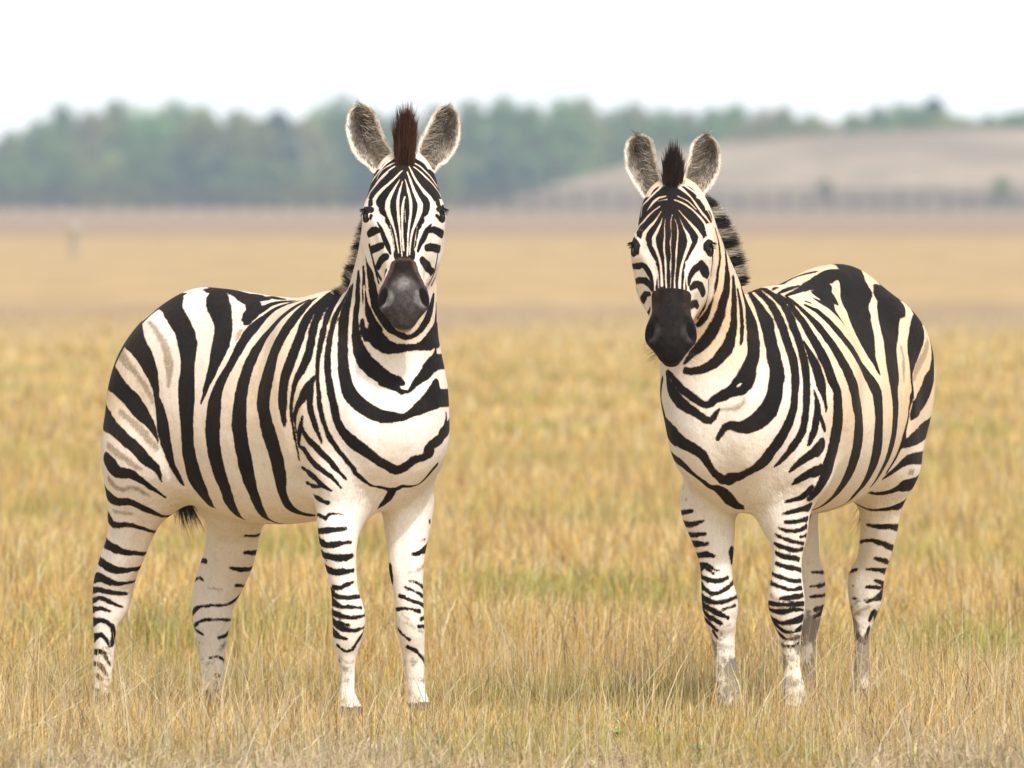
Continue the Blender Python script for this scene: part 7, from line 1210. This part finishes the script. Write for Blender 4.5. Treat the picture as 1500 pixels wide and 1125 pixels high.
 sm="""
k 274,-294,977,36;260,-294,962,36;249,-293,947,36;243,-292,931,35;240,-289,916,35;236,-287,901,34;230,-283,886,34;223,-279,870,34;215,-275,855,33;207,-270,839,34;200,-265,824,34;193,-258,809,34;186,-252,794,33;179,-245,779,32;172,-237,764,31;166,-228,750,30;159,-219,736,29;153,-209,722,26;146,-198,709,24;139,-186,696,21;132,-174,684,19;127,-161,673,17;121,-146,662,14;113,-131,652,12;106,-115,643,10;105,-100,636,8;110,-87,631,7
k 277,-221,1211,19;273,-230,1200,20;267,-239,1188,21;259,-246,1176,22;250,-253,1164,23;240,-260,1152,24;228,-265,1139,25;221,-270,1126,25;194,-274,1113,26;153,-275,1102,27;133,-279,1088,28;116,-282,1074,29;105,-285,1060,30;96,-288,1045,31;88,-291,1031,32;79,-293,1017,33;74,-295,1002,34;74,-296,987,34;75,-297,971,34;74,-297,956,33;72,-297,941,32;69,-296,925,32;65,-295,910,32;62,-293,894,33;57,-290,878,33;50,-287,863,34;43,-283,847,35;35,-279,832,35;27,-274,816,35;19,-268,801,35;10,-261,786,34;2,-253,770,32;-4,-245,756,30;-11,-236,742,27;-18,-226,728,25;-25,-215,714,23;-29,-204,702,21;-31,-193,690,18;-36,-180,678,15;-53,-164,665,11;-66,-148,654,7;-66,-134,646,6;-61,-121,639,5;-54,-108,633,4;-43,-97,628,4;-26,-87,625,4;-14,-75,621,4;0,-61,618,4
k -78,-82,1346,11;-24,-88,1333,24;23,-98,1318,43;59,-111,1301,42;70,-123,1287,33;78,-136,1274,27;85,-149,1262,22;98,-164,1250,17;115,-181,1238,11;90,-186,1227,4
k 90,-92,1316,20;40,-98,1316,32;-12,-104,1317,44
k 186,-137,1294,24;145,-138,1286,29;95,-136,1276,32;85,-146,1265,29;88,-159,1253,22;94,-173,1241,15;114,-190,1228,9
k 279,-202,1233,19;277,-213,1221,20;273,-224,1208,21;266,-234,1195,22
k -333,-65,1396,48;-316,-74,1390,48;-299,-82,1384,48;-282,-90,1377,40;-251,-104,1361,60;-226,-114,1346,71;-202,-123,1331,66;-182,-131,1317,60;-162,-139,1303,57;-142,-148,1288,58;-125,-158,1274,57;-110,-169,1260,50;-92,-181,1246,48;-73,-193,1232,48;-54,-205,1217,48;-36,-216,1203,47;-21,-227,1188,44;-9,-236,1173,39;1,-246,1157,34;10,-254,1142,28;16,-261,1127,22;20,-268,1111,17;21,-274,1096,12;23,-279,1081,9;23,-284,1066,6
k -594,-65,1317,54;-578,-78,1321,54;-562,-90,1324,54;-546,-102,1327,54;-530,-114,1329,54;-513,-126,1331,54;-495,-136,1331,54;-478,-146,1331,54;-459,-156,1331,54;-441,-165,1329,54;-423,-173,1327,31;-347,-201,1311,68;-323,-211,1298,68;-293,-217,1282,49;-273,-221,1266,47;-257,-226,1251,47;-242,-232,1236,46;-226,-237,1221,48;-207,-243,1205,46;-186,-250,1190,42;-168,-256,1173,40;-152,-261,1158,38;-137,-267,1142,38;-124,-272,1127,40;-113,-277,1111,42;-103,-282,1096,44;-94,-287,1081,46;-86,-290,1066,45;-79,-294,1051,41;-73,-297,1036,37;-69,-299,1021,33;-67,-301,1006,30;-68,-302,991,28;-70,-303,976,27;-72,-304,960,26;-73,-303,945,25;-74,-303,930,25;-75,-301,915,24;-78,-299,899,24;-81,-297,884,24;-84,-293,869,24;-88,-290,854,24;-90,-285,839,24;-94,-280,824,24;-98,-274,809,23;-102,-268,794,21;-105,-261,780,20;-107,-253,766,18;-109,-245,753,16;-115,-235,739,14;-122,-225,726,11;-127,-214,713,9;-133,-202,700,7
k -641,-61,1288,30;-631,-79,1290,30;-620,-98,1290,30;-608,-115,1289,30;-595,-132,1288,30;-583,-148,1286,30;-570,-163,1283,30;-556,-179,1280,30;-543,-194,1276,30;-528,-208,1271,30;-514,-221,1266,30;-499,-234,1259,30;-483,-245,1252,30;-468,-255,1243,30;-452,-263,1233,27;-430,-272,1218,37;-405,-278,1203,42;-386,-282,1188,43;-369,-285,1173,43;-354,-288,1158,42;-338,-290,1144,40;-322,-292,1129,37;-306,-296,1115,32;-291,-300,1099,24;-280,-303,1083,17;-272,-306,1068,11;-267,-308,1052,7;-267,-310,1036,6;-269,-311,1020,7;-268,-312,1005,8;-263,-313,989,11;-244,-312,974,14;-232,-311,959,15;-218,-310,945,16;-224,-309,929,16;-222,-306,913,16;-220,-304,898,16;-218,-300,882,16;-218,-296,867,15;-226,-292,851,14;-225,-286,836,12;-223,-280,821,9;-223,-274,807,7;-223,-266,793,6;-222,-259,779,6;-221,-250,766,5;-221,-241,753,5;-221,-231,740,5
k -574,-78,1323,17;-574,-97,1316,18;-573,-117,1308,20;-573,-135,1299,21;-571,-154,1289,21;-570,-172,1278,21;-567,-189,1266,21;-564,-205,1253,21;-560,-220,1240,21;-555,-234,1226,21;-550,-248,1211,21;-544,-260,1195,21;-537,-270,1179,21;-529,-279,1162,21;-521,-287,1145,21;-513,-293,1127,21;-504,-298,1110,21;-495,-301,1092,21;-486,-303,1075,25;-481,-304,1059,30;-475,-304,1042,34;-456,-305,1027,40;-438,-304,1012,44;-423,-304,997,44;-405,-303,982,41;-371,-306,969,39;-321,-311,957,37;-284,-312,944,30;-264,-310,929,19;-255,-308,913,5
k -732,-65,998,25;-725,-82,989,27;-716,-98,979,29;-707,-114,971,32;-698,-130,962,33;-688,-146,954,33;-678,-161,945,33;-667,-176,937,33;-656,-191,929,33;-644,-205,921,33;-630,-218,914,33;-616,-231,907,33;-600,-242,901,33;-583,-252,895,33;-566,-260,889,33;-547,-267,885,33;-528,-272,880,33;-508,-276,877,33;-489,-279,873,33;-441,-283,866,31;-376,-291,858,29;-312,-296,851,26;-276,-293,843,23;-250,-288,835,17;-233,-283,825,9
k -639,-76,828,19;-632,-94,821,20;-625,-111,815,21;-617,-129,808,21;-609,-146,803,21;-600,-164,798,21;-589,-180,793,21;-577,-196,790,21;-564,-210,787,21;-550,-224,785,21;-534,-235,784,21;-517,-245,783,21;-499,-253,783,21;-480,-259,783,21;-461,-264,783,21;-441,-268,783,21;-422,-272,783,21;-357,-280,784,20;-318,-277,782,19;-292,-270,777,20;-276,-262,769,18;-265,-253,759,16;-255,-244,749,14;-246,-234,739,12;-238,-224,729,10;-228,-214,720,7
k -641,-74,830,17;-632,-88,820,19;-622,-103,809,20;-613,-117,799,22;-603,-132,789,24;-593,-146,779,25;-583,-160,770,25;-572,-174,760,25;-560,-186,751,25;-548,-198,743,25;-534,-208,735,25;-519,-217,728,25;-503,-224,722,25;-486,-230,717,25;-468,-234,712,25;-450,-238,708,25;-431,-241,705,25;-412,-242,702,25;-393,-242,700,25;-374,-241,698,25;-344,-237,698,23;-332,-228,687,16;-321,-218,679,13
k -675,-69,881,10;-665,-78,866,11;-654,-87,852,12;-643,-95,837,14;-632,-104,823,15;-621,-113,809,16;-610,-122,796,17;-598,-131,782,17;-587,-139,768,17;-576,-148,754,17;-566,-156,740,17;-554,-164,726,17;-542,-172,713,17;-529,-178,700,17;-516,-184,687,17;-503,-190,673,17;-490,-196,661,17;-476,-203,650,17;-461,-209,641,17;-443,-214,633,17;-424,-215,628,17;-396,-212,621,12;-374,-204,615,8
n -465,-293,1160,13;-441,-297,1145,15;-423,-299,1130,16;-405,-301,1116,17;-385,-301,1102,17;-363,-302,1089,17;-339,-305,1075,16;-307,-308,1061,14;-282,-309,1046,13
n -236,-278,1150,10;-229,-284,1134,10;-222,-289,1119,11;-212,-293,1103,11;-199,-296,1087,12;-187,-298,1071,11;-177,-300,1055,10;-168,-302,1039,7
n -345,-262,741,12;-370,-262,740,11
k 253,-78,1326,9;186,-71,1332,12
""",
 sh="""
k 761,-154,1693,17;778,-148,1688,17;801,-140,1675,18;815,-135,1663,19;825,-131,1650,20;832,-129,1637,21
k 830,-175,1637,30;834,-162,1636,30;836,-150,1633,31;835,-128,1631,33;827,-108,1633,32;814,-91,1636,30;804,-83,1638,29
k 813,-230,1596,33;826,-216,1597,33;837,-200,1596,36;844,-186,1596,39;848,-173,1595,43;850,-161,1594,47;850,-138,1594,53;846,-116,1593,54;836,-97,1593,50;823,-79,1593,42;814,-70,1593,38;803,-62,1593,35;791,-55,1593,32
k 806,-244,1565,24;821,-233,1564,24;839,-215,1562,28;849,-200,1561,33;857,-186,1559,38;861,-173,1557,42;864,-160,1555,47;865,-138,1553,53;861,-116,1552,56;852,-97,1553,52;839,-79,1556,45;821,-63,1559,36;810,-56,1561,31;798,-49,1563,27;783,-43,1564,23;766,-37,1566,20;747,-34,1567,20
k 837,-222,1551,30;849,-207,1552,30;857,-192,1552,35;862,-179,1552,40;864,-166,1552,46;866,-154,1552,51;864,-131,1552,58;859,-110,1551,58;849,-90,1550,53;835,-71,1548,43;826,-63,1547,38;816,-55,1546,33;804,-47,1545,28
k 845,-244,1515,11;857,-229,1515,11;865,-215,1512,14;872,-202,1510,17;878,-188,1509,22;882,-175,1509,28;885,-162,1509,36;885,-139,1511,51;881,-117,1512,60;873,-96,1512,57;861,-77,1510,46;845,-60,1508,31;834,-53,1509,25;822,-45,1510,20;810,-38,1512,14;798,-31,1515,10
k 892,-174,1478,20;894,-162,1478,26;896,-150,1478,34;895,-127,1478,48;889,-106,1478,54;880,-87,1479,47;867,-69,1480,33;849,-53,1481,20
k 901,-160,1451,13;902,-146,1451,21;903,-134,1451,31;901,-122,1451,39;895,-99,1451,43;883,-78,1451,26;875,-68,1451,16
k 911,-145,1417,11;911,-122,1417,29;906,-102,1417,39;897,-82,1417,22;891,-74,1417,11
k 916,-100,1384,44;923,-98,1362,49;926,-97,1351,52
w 853,-119,1573,1;862,-121,1552,1;872,-117,1531,1;881,-112,1509,1;888,-113,1488,2;894,-110,1467,1;899,-106,1446,1;905,-106,1425,2;911,-104,1403,2;917,-101,1382,1;923,-99,1361,1;930,-98,1340,1
w 855,-110,1559,1;861,-100,1539,1;869,-95,1518,2;878,-93,1496,2;885,-93,1475,3;891,-92,1454,3;897,-91,1432,2;903,-90,1411,2;910,-90,1390,2;917,-89,1368,2;923,-86,1347,2;926,-85,1336,1
w 862,-139,1559,1;873,-138,1537,1;878,-136,1527,2;887,-132,1505,2;894,-132,1483,3;899,-130,1462,3;905,-124,1440,3;910,-121,1419,3;916,-118,1397,3;922,-116,1375,3;928,-112,1354,3;932,-110,1343,2
w 847,-100,1569,0;850,-90,1549,1;853,-80,1529,3;853,-68,1510,6;855,-61,1489,8;866,-64,1468,6;877,-68,1447,5;887,-72,1427,4;895,-75,1405,4;903,-75,1383,4;910,-74,1362,5;916,-72,1340,4
w 862,-149,1562,1;871,-153,1542,3;880,-160,1522,5;886,-168,1502,7;893,-165,1481,8;896,-160,1471,6;899,-154,1461,5;905,-144,1440,4;911,-137,1419,4;917,-133,1397,4;922,-129,1375,5;929,-126,1353,5
w 841,-102,1586,1;839,-88,1570,2;835,-74,1554,3;829,-61,1538,5;821,-50,1522,7;817,-39,1504,8;827,-38,1484,9;843,-44,1465,8;851,-48,1457,7;865,-55,1439,6;877,-60,1420,5;886,-63,1400,4;893,-63,1378,3;900,-63,1357,3;905,-61,1336,3
w 854,-156,1583,1;859,-166,1564,3;864,-177,1547,5;866,-192,1532,7;868,-205,1515,9;876,-207,1494,9;881,-202,1484,9;885,-197,1474,8;895,-184,1456,6;898,-177,1447,6;902,-170,1437,6;908,-157,1419,4;911,-151,1409,4;917,-144,1388,3;923,-140,1367,2;929,-137,1346,2
w 849,-162,1598,2;849,-181,1586,3;846,-199,1571,4;842,-215,1555,5;837,-225,1547,5;829,-236,1539,5;839,-247,1515,7;855,-241,1505,8
w 838,-118,1619,2;831,-98,1611,3;822,-80,1600,3;811,-65,1586,3;800,-52,1570,4;787,-41,1553,5;781,-37,1544,5;783,-28,1523,7;787,-24,1512,8
w 842,-141,1620,2;843,-155,1618,1;842,-170,1615,1
w 838,-146,1630,2;838,-169,1625,4;838,-187,1612,5;837,-201,1595,3;835,-208,1586,2
w 829,-110,1630,2;822,-90,1620,2;816,-81,1615,2;811,-73,1607,2;806,-66,1598,2;801,-59,1590,2
w 813,-166,1664,5;821,-180,1648,5;823,-196,1633,5;819,-214,1617,5;812,-225,1609,4;800,-237,1600,4;809,-238,1579,4;814,-237,1568,4
w 810,-110,1657,7;809,-92,1643,5;804,-77,1628,3;798,-65,1611,4;791,-55,1593,5;781,-45,1575,5;773,-40,1567,5;764,-35,1558,4;755,-32,1550,4;747,-29,1540,4;749,-24,1518,4
w 795,-180,1674,4;790,-203,1665,5;783,-215,1658,5;773,-227,1650,5
w 797,-107,1668,4;793,-89,1656,4;783,-73,1643,4;773,-60,1627,4;763,-50,1609,4;752,-42,1590,3;740,-35,1571,3;734,-30,1549,2;732,-28,1539,2
w 898,-195,1437,3;901,-187,1429,4;904,-179,1420,5;907,-172,1410,5;910,-166,1400,4;916,-157,1380,2;922,-152,1358,2;928,-148,1336,2
w 848,-38,1444,3;857,-45,1435,4;865,-50,1425,5;872,-54,1414,5;878,-56,1402,4;884,-58,1390,2
k 858,-248,1489,15;873,-238,1483,15;885,-225,1475,11;885,-223,1454,6
k 778,-14,1488,4;803,-14,1486,12;816,-18,1479,11;822,-19,1468,9;819,-16,1458,5
k 855,-249,1411,9;869,-236,1412,9;880,-220,1413,10;892,-204,1417,8;900,-192,1410,10;905,-183,1401,10;909,-176,1391,10;913,-169,1381,8;916,-165,1370,7;919,-161,1359,6;924,-157,1336,4
k 838,-245,1364,9;855,-235,1366,9;877,-217,1369,10;889,-201,1368,10;899,-188,1365,13;910,-176,1358,12;916,-168,1349,10;921,-162,1339,6
k 845,-222,1305,12;860,-212,1313,12;883,-197,1326,10;911,-171,1327,6
k 815,-209,1260,8;833,-206,1261,8;862,-192,1272,6;874,-184,1283,5
k 836,-30,1417,15;824,-28,1406,18;813,-25,1396,19;796,-23,1386,13
k 833,-30,1417,12;847,-34,1412,12;859,-40,1406,11;867,-45,1398,10;874,-49,1388,9;880,-52,1378,7;888,-52,1356,5
k 880,-47,1346,9;865,-43,1354,13;845,-39,1357,11;827,-35,1350,14;812,-35,1339,14;796,-36,1328,13
k 864,-51,1293,15;823,-54,1296,12;801,-54,1286,8
k 777,-26,1371,3;769,-30,1360,3;759,-33,1349,3;750,-37,1338,3;743,-40,1327,3;738,-44,1316,3;731,-49,1306,3;722,-56,1296,4;712,-64,1286,4;703,-72,1276,4;697,-80,1266,3;692,-88,1256,3;689,-95,1247,3
k 783,-15,1478,3;782,-13,1456,3;788,-10,1446,4;780,-13,1425,3;773,-18,1404,3;768,-21,1393,3;762,-25,1383,3
k 716,-27,1528,4;710,-25,1518,4;705,-24,1507,4;698,-21,1485,5;695,-19,1462,6;694,-18,1440,6;698,-19,1418,6;703,-22,1396,7
k 635,-26,1476,7;643,-19,1460,7;648,-15,1449,7;653,-12,1438,7;658,-9,1416,8
k 849,-240,1371,4;828,-248,1359,4;800,-256,1348,4;787,-261,1337,4;781,-261,1326,5;771,-258,1310,5
""",
 ears=[([(0.7827,-0.2326,1.6161),(0.7896,-0.2505,1.6438),(0.7980,-0.2724,1.6778),(0.8049,-0.2903,1.7204),(0.8056,-0.2923,1.7693),(0.8026,-0.2844,1.7991),(0.7965,-0.2685,1.8140)],[(0.7659,-0.1889,1.6544),(0.7675,-0.1929,1.6927),(0.7705,-0.2009,1.7268),(0.7728,-0.2069,1.7629),(0.7759,-0.2148,1.7970),(0.7812,-0.2287,1.8119),(0.7889,-0.2486,1.8204)]),([(0.7415,-0.1253,1.6672),(0.7393,-0.1194,1.7055),(0.7362,-0.1114,1.7353),(0.7339,-0.1055,1.7629),(0.7309,-0.0976,1.7906),(0.7255,-0.0836,1.8076),(0.7194,-0.0678,1.8183)],[(0.7217,-0.0736,1.6203),(0.7156,-0.0577,1.6438),(0.7064,-0.0339,1.6736),(0.7011,-0.0200,1.7119),(0.7004,-0.0180,1.7629),(0.7049,-0.0300,1.7991),(0.7118,-0.0479,1.8161)])],
 crest=[(0.5800,-0.1094,1.3034,0.1231),(0.6600,-0.1205,1.4324,0.1068),(0.7200,-0.1330,1.5394,0.0959),(0.7500,-0.1449,1.6033,0.0852)],
 origin=(0.9150, 26.3800), phi=math.radians(-21), coat=COAT2, warm=warm_two, mud=mud_two, muzzle=muzzle_two, yaw=math.radians(-3), seed=47, mane_dark=.05, nbase=0, crest_dir=(-.55,.75,.55), mane_n=7000, mane_h=0.074, mane_period=0.075, whisk=110, tail=[(-.60,.0,1.12,.035),(-.69,.02,1.04,.03),(-.72,.035,.92,.022),(-.70,.035,.78,.018),(-.68,.035,.70,.014)], forelock=dict(t0=-.03,t1=.09,w=.026,n=-.014,h=.165,spread=.05,lean=.02,up=(0,0,1),c0=(.014,.010,.009),c1=(.030,.016,.012),c2=(.05,.025,.018)))
make_zebra(ZEBRA_TWO, 'zebra on the right with a black muzzle, tan coat and muddy lower legs')

# ------------------------------------------------------------------ grass
GRASS = vcol_material('dry_grass', .6, .42, .12)
def palette(n, R, X, Y, kind):
    straw = np.array([(.91, .62, .24), (.92, .71, .34), (.80, .52, .18), (.94, .82, .58), (.52, .34, .15), (.88, .68, .26)])
    c = straw[R.integers(0, 6, n)]
    patch = np.sin(X * 2.1 + 1) * np.sin(Y * .8) + .6 * np.sin(X * .7 + Y * 1.9) + R.normal(0, .45, n)
    if kind == 'under':
        g = np.array([(.34, .38, .08), (.44, .46, .12), (.26, .32, .07)])[R.integers(0, 3, n)]
        k = (patch > .4)[:, None]; c = np.where(k, g * .55 + c * .45, c)
    elif kind == 'stem':
        k = (patch > .75)[:, None]; c = np.where(k, np.array([.52, .52, .17]), c)
        r = (R.uniform(0, 1, n) < .13)[:, None]; c = np.where(r, np.array([.26, .15, .08]), c)
    elif kind == 'mat':
        gr = np.array([(.82, .66, .46), (.88, .74, .54), (.58, .42, .28), (.88, .70, .38)])[R.integers(0, 4, n)]
        c = gr; k = (R.uniform(0, 1, n) < .09)[:, None]; c = np.where(k, np.array([.16, .24, .06]), c)
    elif kind == 'pale':
        c = np.array([(.86, .76, .54), (.78, .66, .42), (.66, .50, .30)])[R.integers(0, 3, n)]
    return np.clip(c * R.uniform(.5, 1.2, (n, 1)), 0, .93)

def blades(name, n, y0, y1, hmin, hmax, wid, kind, seed, lean=.35, margin=1.6, power=1.0, clump=0.0, label=None, mask=None):
    R = np.random.default_rng(seed)
    Y = y0 + (y1 - y0) * R.uniform(0, 1, n) ** power
    hw = 750 / 12083 * Y + margin
    X = R.uniform(-1, 1, n) * hw
    if clump:
        nc = max(4, n // 26); cy = y0 + (y1 - y0) * R.uniform(0, 1, nc) ** power; cx = R.uniform(-1, 1, nc) * (750 / 12083 * cy + margin)
        k = R.integers(0, nc, n); use = R.uniform(0, 1, n) < clump
        X = np.where(use, cx[k] + R.normal(0, .05, n), X); Y = np.where(use, cy[k] + R.normal(0, .05, n), Y)
    if mask is not None:
        ok = mask(X, Y, R); X, Y = X[ok], Y[ok]; n = len(X)
    Hh = R.uniform(hmin, hmax, n) * (1 + .22 * np.sin(X * 1.9 + Y * .7))
    an = R.uniform(0, 2 * math.pi, n); ln = np.abs(R.normal(0, lean, n))
    base = np.stack([X, Y, ground_z(X, Y) - .01], 1)
    side = np.stack([np.cos(an), np.sin(an), 0 * an], 1); bd = np.stack([np.cos(an + 1.3 * R.normal(size=n)), np.sin(an + 1.3), 0 * an], 1)
    seg = 3; V = np.zeros((n, 7, 3)); C = np.ones((n, 7, 4)); col = palette(n, R, X, Y, kind)
    W = wid * R.uniform(.6, 1.4, n)
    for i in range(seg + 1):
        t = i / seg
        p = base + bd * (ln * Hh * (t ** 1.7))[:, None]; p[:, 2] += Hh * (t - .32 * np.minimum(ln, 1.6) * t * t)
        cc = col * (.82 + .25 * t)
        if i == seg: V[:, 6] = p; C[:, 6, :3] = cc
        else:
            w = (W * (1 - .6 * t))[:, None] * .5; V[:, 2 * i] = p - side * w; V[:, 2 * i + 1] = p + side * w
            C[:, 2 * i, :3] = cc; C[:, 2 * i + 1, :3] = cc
    b = (np.arange(n) * 7)[:, None]
    F = np.concatenate([b + np.array(t)[None] for t in ([0, 1, 3], [0, 3, 2], [2, 3, 5], [2, 5, 4], [4, 5, 6])])
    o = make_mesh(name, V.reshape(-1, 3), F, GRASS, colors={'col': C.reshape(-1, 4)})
    return tag(o, label, 'grass', kind='stuff'), (base, Hh, bd, ln)

fade = lambda X, Y, R: R.uniform(0, 1, len(X)) > sstep(52, 112, Y)
front = lambda X, Y, R: R.uniform(0, 1, len(X)) < sstep(23.2, 24.8, Y + .45 * np.sin(X * 3.1) + .35 * np.sin(X * 7.7 + 2) + .25 * np.sin(X * 17))
back = lambda X, Y, R: R.uniform(0, 1, len(X)) < 1 - .93 * sstep(23.6, 24.9, Y + .45 * np.sin(X * 3.1) + .35 * np.sin(X * 7.7 + 2))
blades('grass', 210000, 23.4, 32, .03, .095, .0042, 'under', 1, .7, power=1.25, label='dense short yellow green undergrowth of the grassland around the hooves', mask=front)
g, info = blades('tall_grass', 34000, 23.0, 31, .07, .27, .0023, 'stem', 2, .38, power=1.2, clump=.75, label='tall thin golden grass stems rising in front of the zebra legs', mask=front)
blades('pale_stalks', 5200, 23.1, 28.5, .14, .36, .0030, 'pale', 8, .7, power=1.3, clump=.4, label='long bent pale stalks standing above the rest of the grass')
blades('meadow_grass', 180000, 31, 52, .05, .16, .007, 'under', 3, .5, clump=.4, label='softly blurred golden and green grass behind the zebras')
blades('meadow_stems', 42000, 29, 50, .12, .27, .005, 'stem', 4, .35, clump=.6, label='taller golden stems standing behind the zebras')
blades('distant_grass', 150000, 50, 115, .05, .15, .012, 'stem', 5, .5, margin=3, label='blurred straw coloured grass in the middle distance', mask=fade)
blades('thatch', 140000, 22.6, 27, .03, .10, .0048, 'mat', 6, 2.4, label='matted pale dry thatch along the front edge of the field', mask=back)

# seed heads on some of the tall stems
base, Hh, bd, ln = info
R = np.random.default_rng(21); k = np.nonzero((Hh > .24) & (R.uniform(0, 1, len(Hh)) < .22))[0]
tip = base[k] + bd[k] * (ln[k] * Hh[k])[:, None]; tip[:, 2] += Hh[k] * (1 - .32 * np.minimum(ln[k], 1.6))
n = len(k) * 9; rt = np.repeat(tip, 9, 0) - np.array([0, 0, 1.]) * R.uniform(0, .05, (n, 1)); dd = R.normal(0, .5, (n, 3)) + np.array([0, 0, 1.])
cc = np.array([.62, .46, .22]) * R.uniform(.7, 1.15, (n, 1))
hs_ = hair('seed_heads', rt, dd, R.uniform(.006, .016, n), np.full(n, .0028), cc, cc, None, .2, 2, R); hs_.data.materials.clear(); hs_.data.materials.append(GRASS)
tag(hs_, 'feathery straw seed heads on the tall grass stems', 'grass', kind='stuff')

# small green broad-leaved weeds in the thatch: one object each
LEAF = NT('weed_leaf'); co = LEAF.n('TexCoord').outputs['Object']
LEAF.base(LEAF.mix(LEAF.noise(co, 20, 3), (.10, .17, .035), (.20, .27, .08))); LEAF.b.inputs['Roughness'].default_value = .5; LEAF = LEAF.m
def weed(x, y, s, seed, label):
    R = random.Random(seed); V, F = [], []
    for i in range(7):
        a = R.uniform(0, 6.28); el = R.uniform(.3, 1.2); L = s * R.uniform(.7, 1.2); w = L * .27
        d = Vector((math.cos(a) * math.cos(el), math.sin(a) * math.cos(el), math.sin(el))); sd_ = Vector((-math.sin(a), math.cos(a), 0)); o = len(V)
        for t, ww in ((0, .1), (.3, .8), (.6, 1), (.85, .55), (1, .05)):
            p = d * L * t + Vector((0, 0, -.35 * L * t * t)); V += [p - sd_ * w * ww, p + Vector((0, 0, -.12 * w)), p + sd_ * w * ww]
        for j in range(4):
            q = o + j * 3; F += [(q, q + 1, q + 4, q + 3), (q + 1, q + 2, q + 5, q + 4)]
    o = make_mesh('weed', [tuple(v) for v in V], F, LEAF, smooth=True); o.location = (x, y, float(ground_z(x, y)) + .02)
    return tag(o, label, 'weed', 'green weeds in the thatch')
for i, (wx, wy, s, lab) in enumerate([(904, 1082, .045, 'green leafy weed low in the grass between the zebras, right of the middle'), (640, 1092, .05, 'small green weed in the thatch below the left zebra front hoof'),
        (238, 1112, .05, 'small green weed at the bottom edge below the left zebra hind legs'), (1022, 1104, .05, 'small green weed in the thatch below the right zebra leftmost leg'), (745, 1098, .045, 'small green weed in the thatch at the middle of the bottom edge'),
        (1190, 1112, .045, 'small green weed at the bottom edge below the right zebra'), (120, 1062, .05, 'small green weed at the far left below the left zebra hindmost hoof')]):
    D_ = CAM_H * 12083 / (wy - 290); weed((wx - 750) / 12083 * D_, D_, s, i, lab)

# ------------------------------------------------------------------ the hazy air
hz = make_mesh('haze', *box_parts([(-700, 700, -25, 1750, -16.5, 60)]), None)
hm = bpy.data.materials.new('hazy_air'); hm.use_nodes = True; t = hm.node_tree; t.nodes.remove(t.nodes['Principled BSDF'])
pv = t.nodes.new('ShaderNodeVolumePrincipled'); pv.inputs['Color'].default_value = (.60, .80, .97, 1); pv.inputs['Density'].default_value = .00029; pv.inputs['Anisotropy'].default_value = 0.0
t.links.new(pv.outputs[0], t.nodes['Material Output'].inputs['Volume']); hz.data.materials.append(hm); tag(hz, 'thin pale blue haze over the far field', 'haze', kind='stuff')
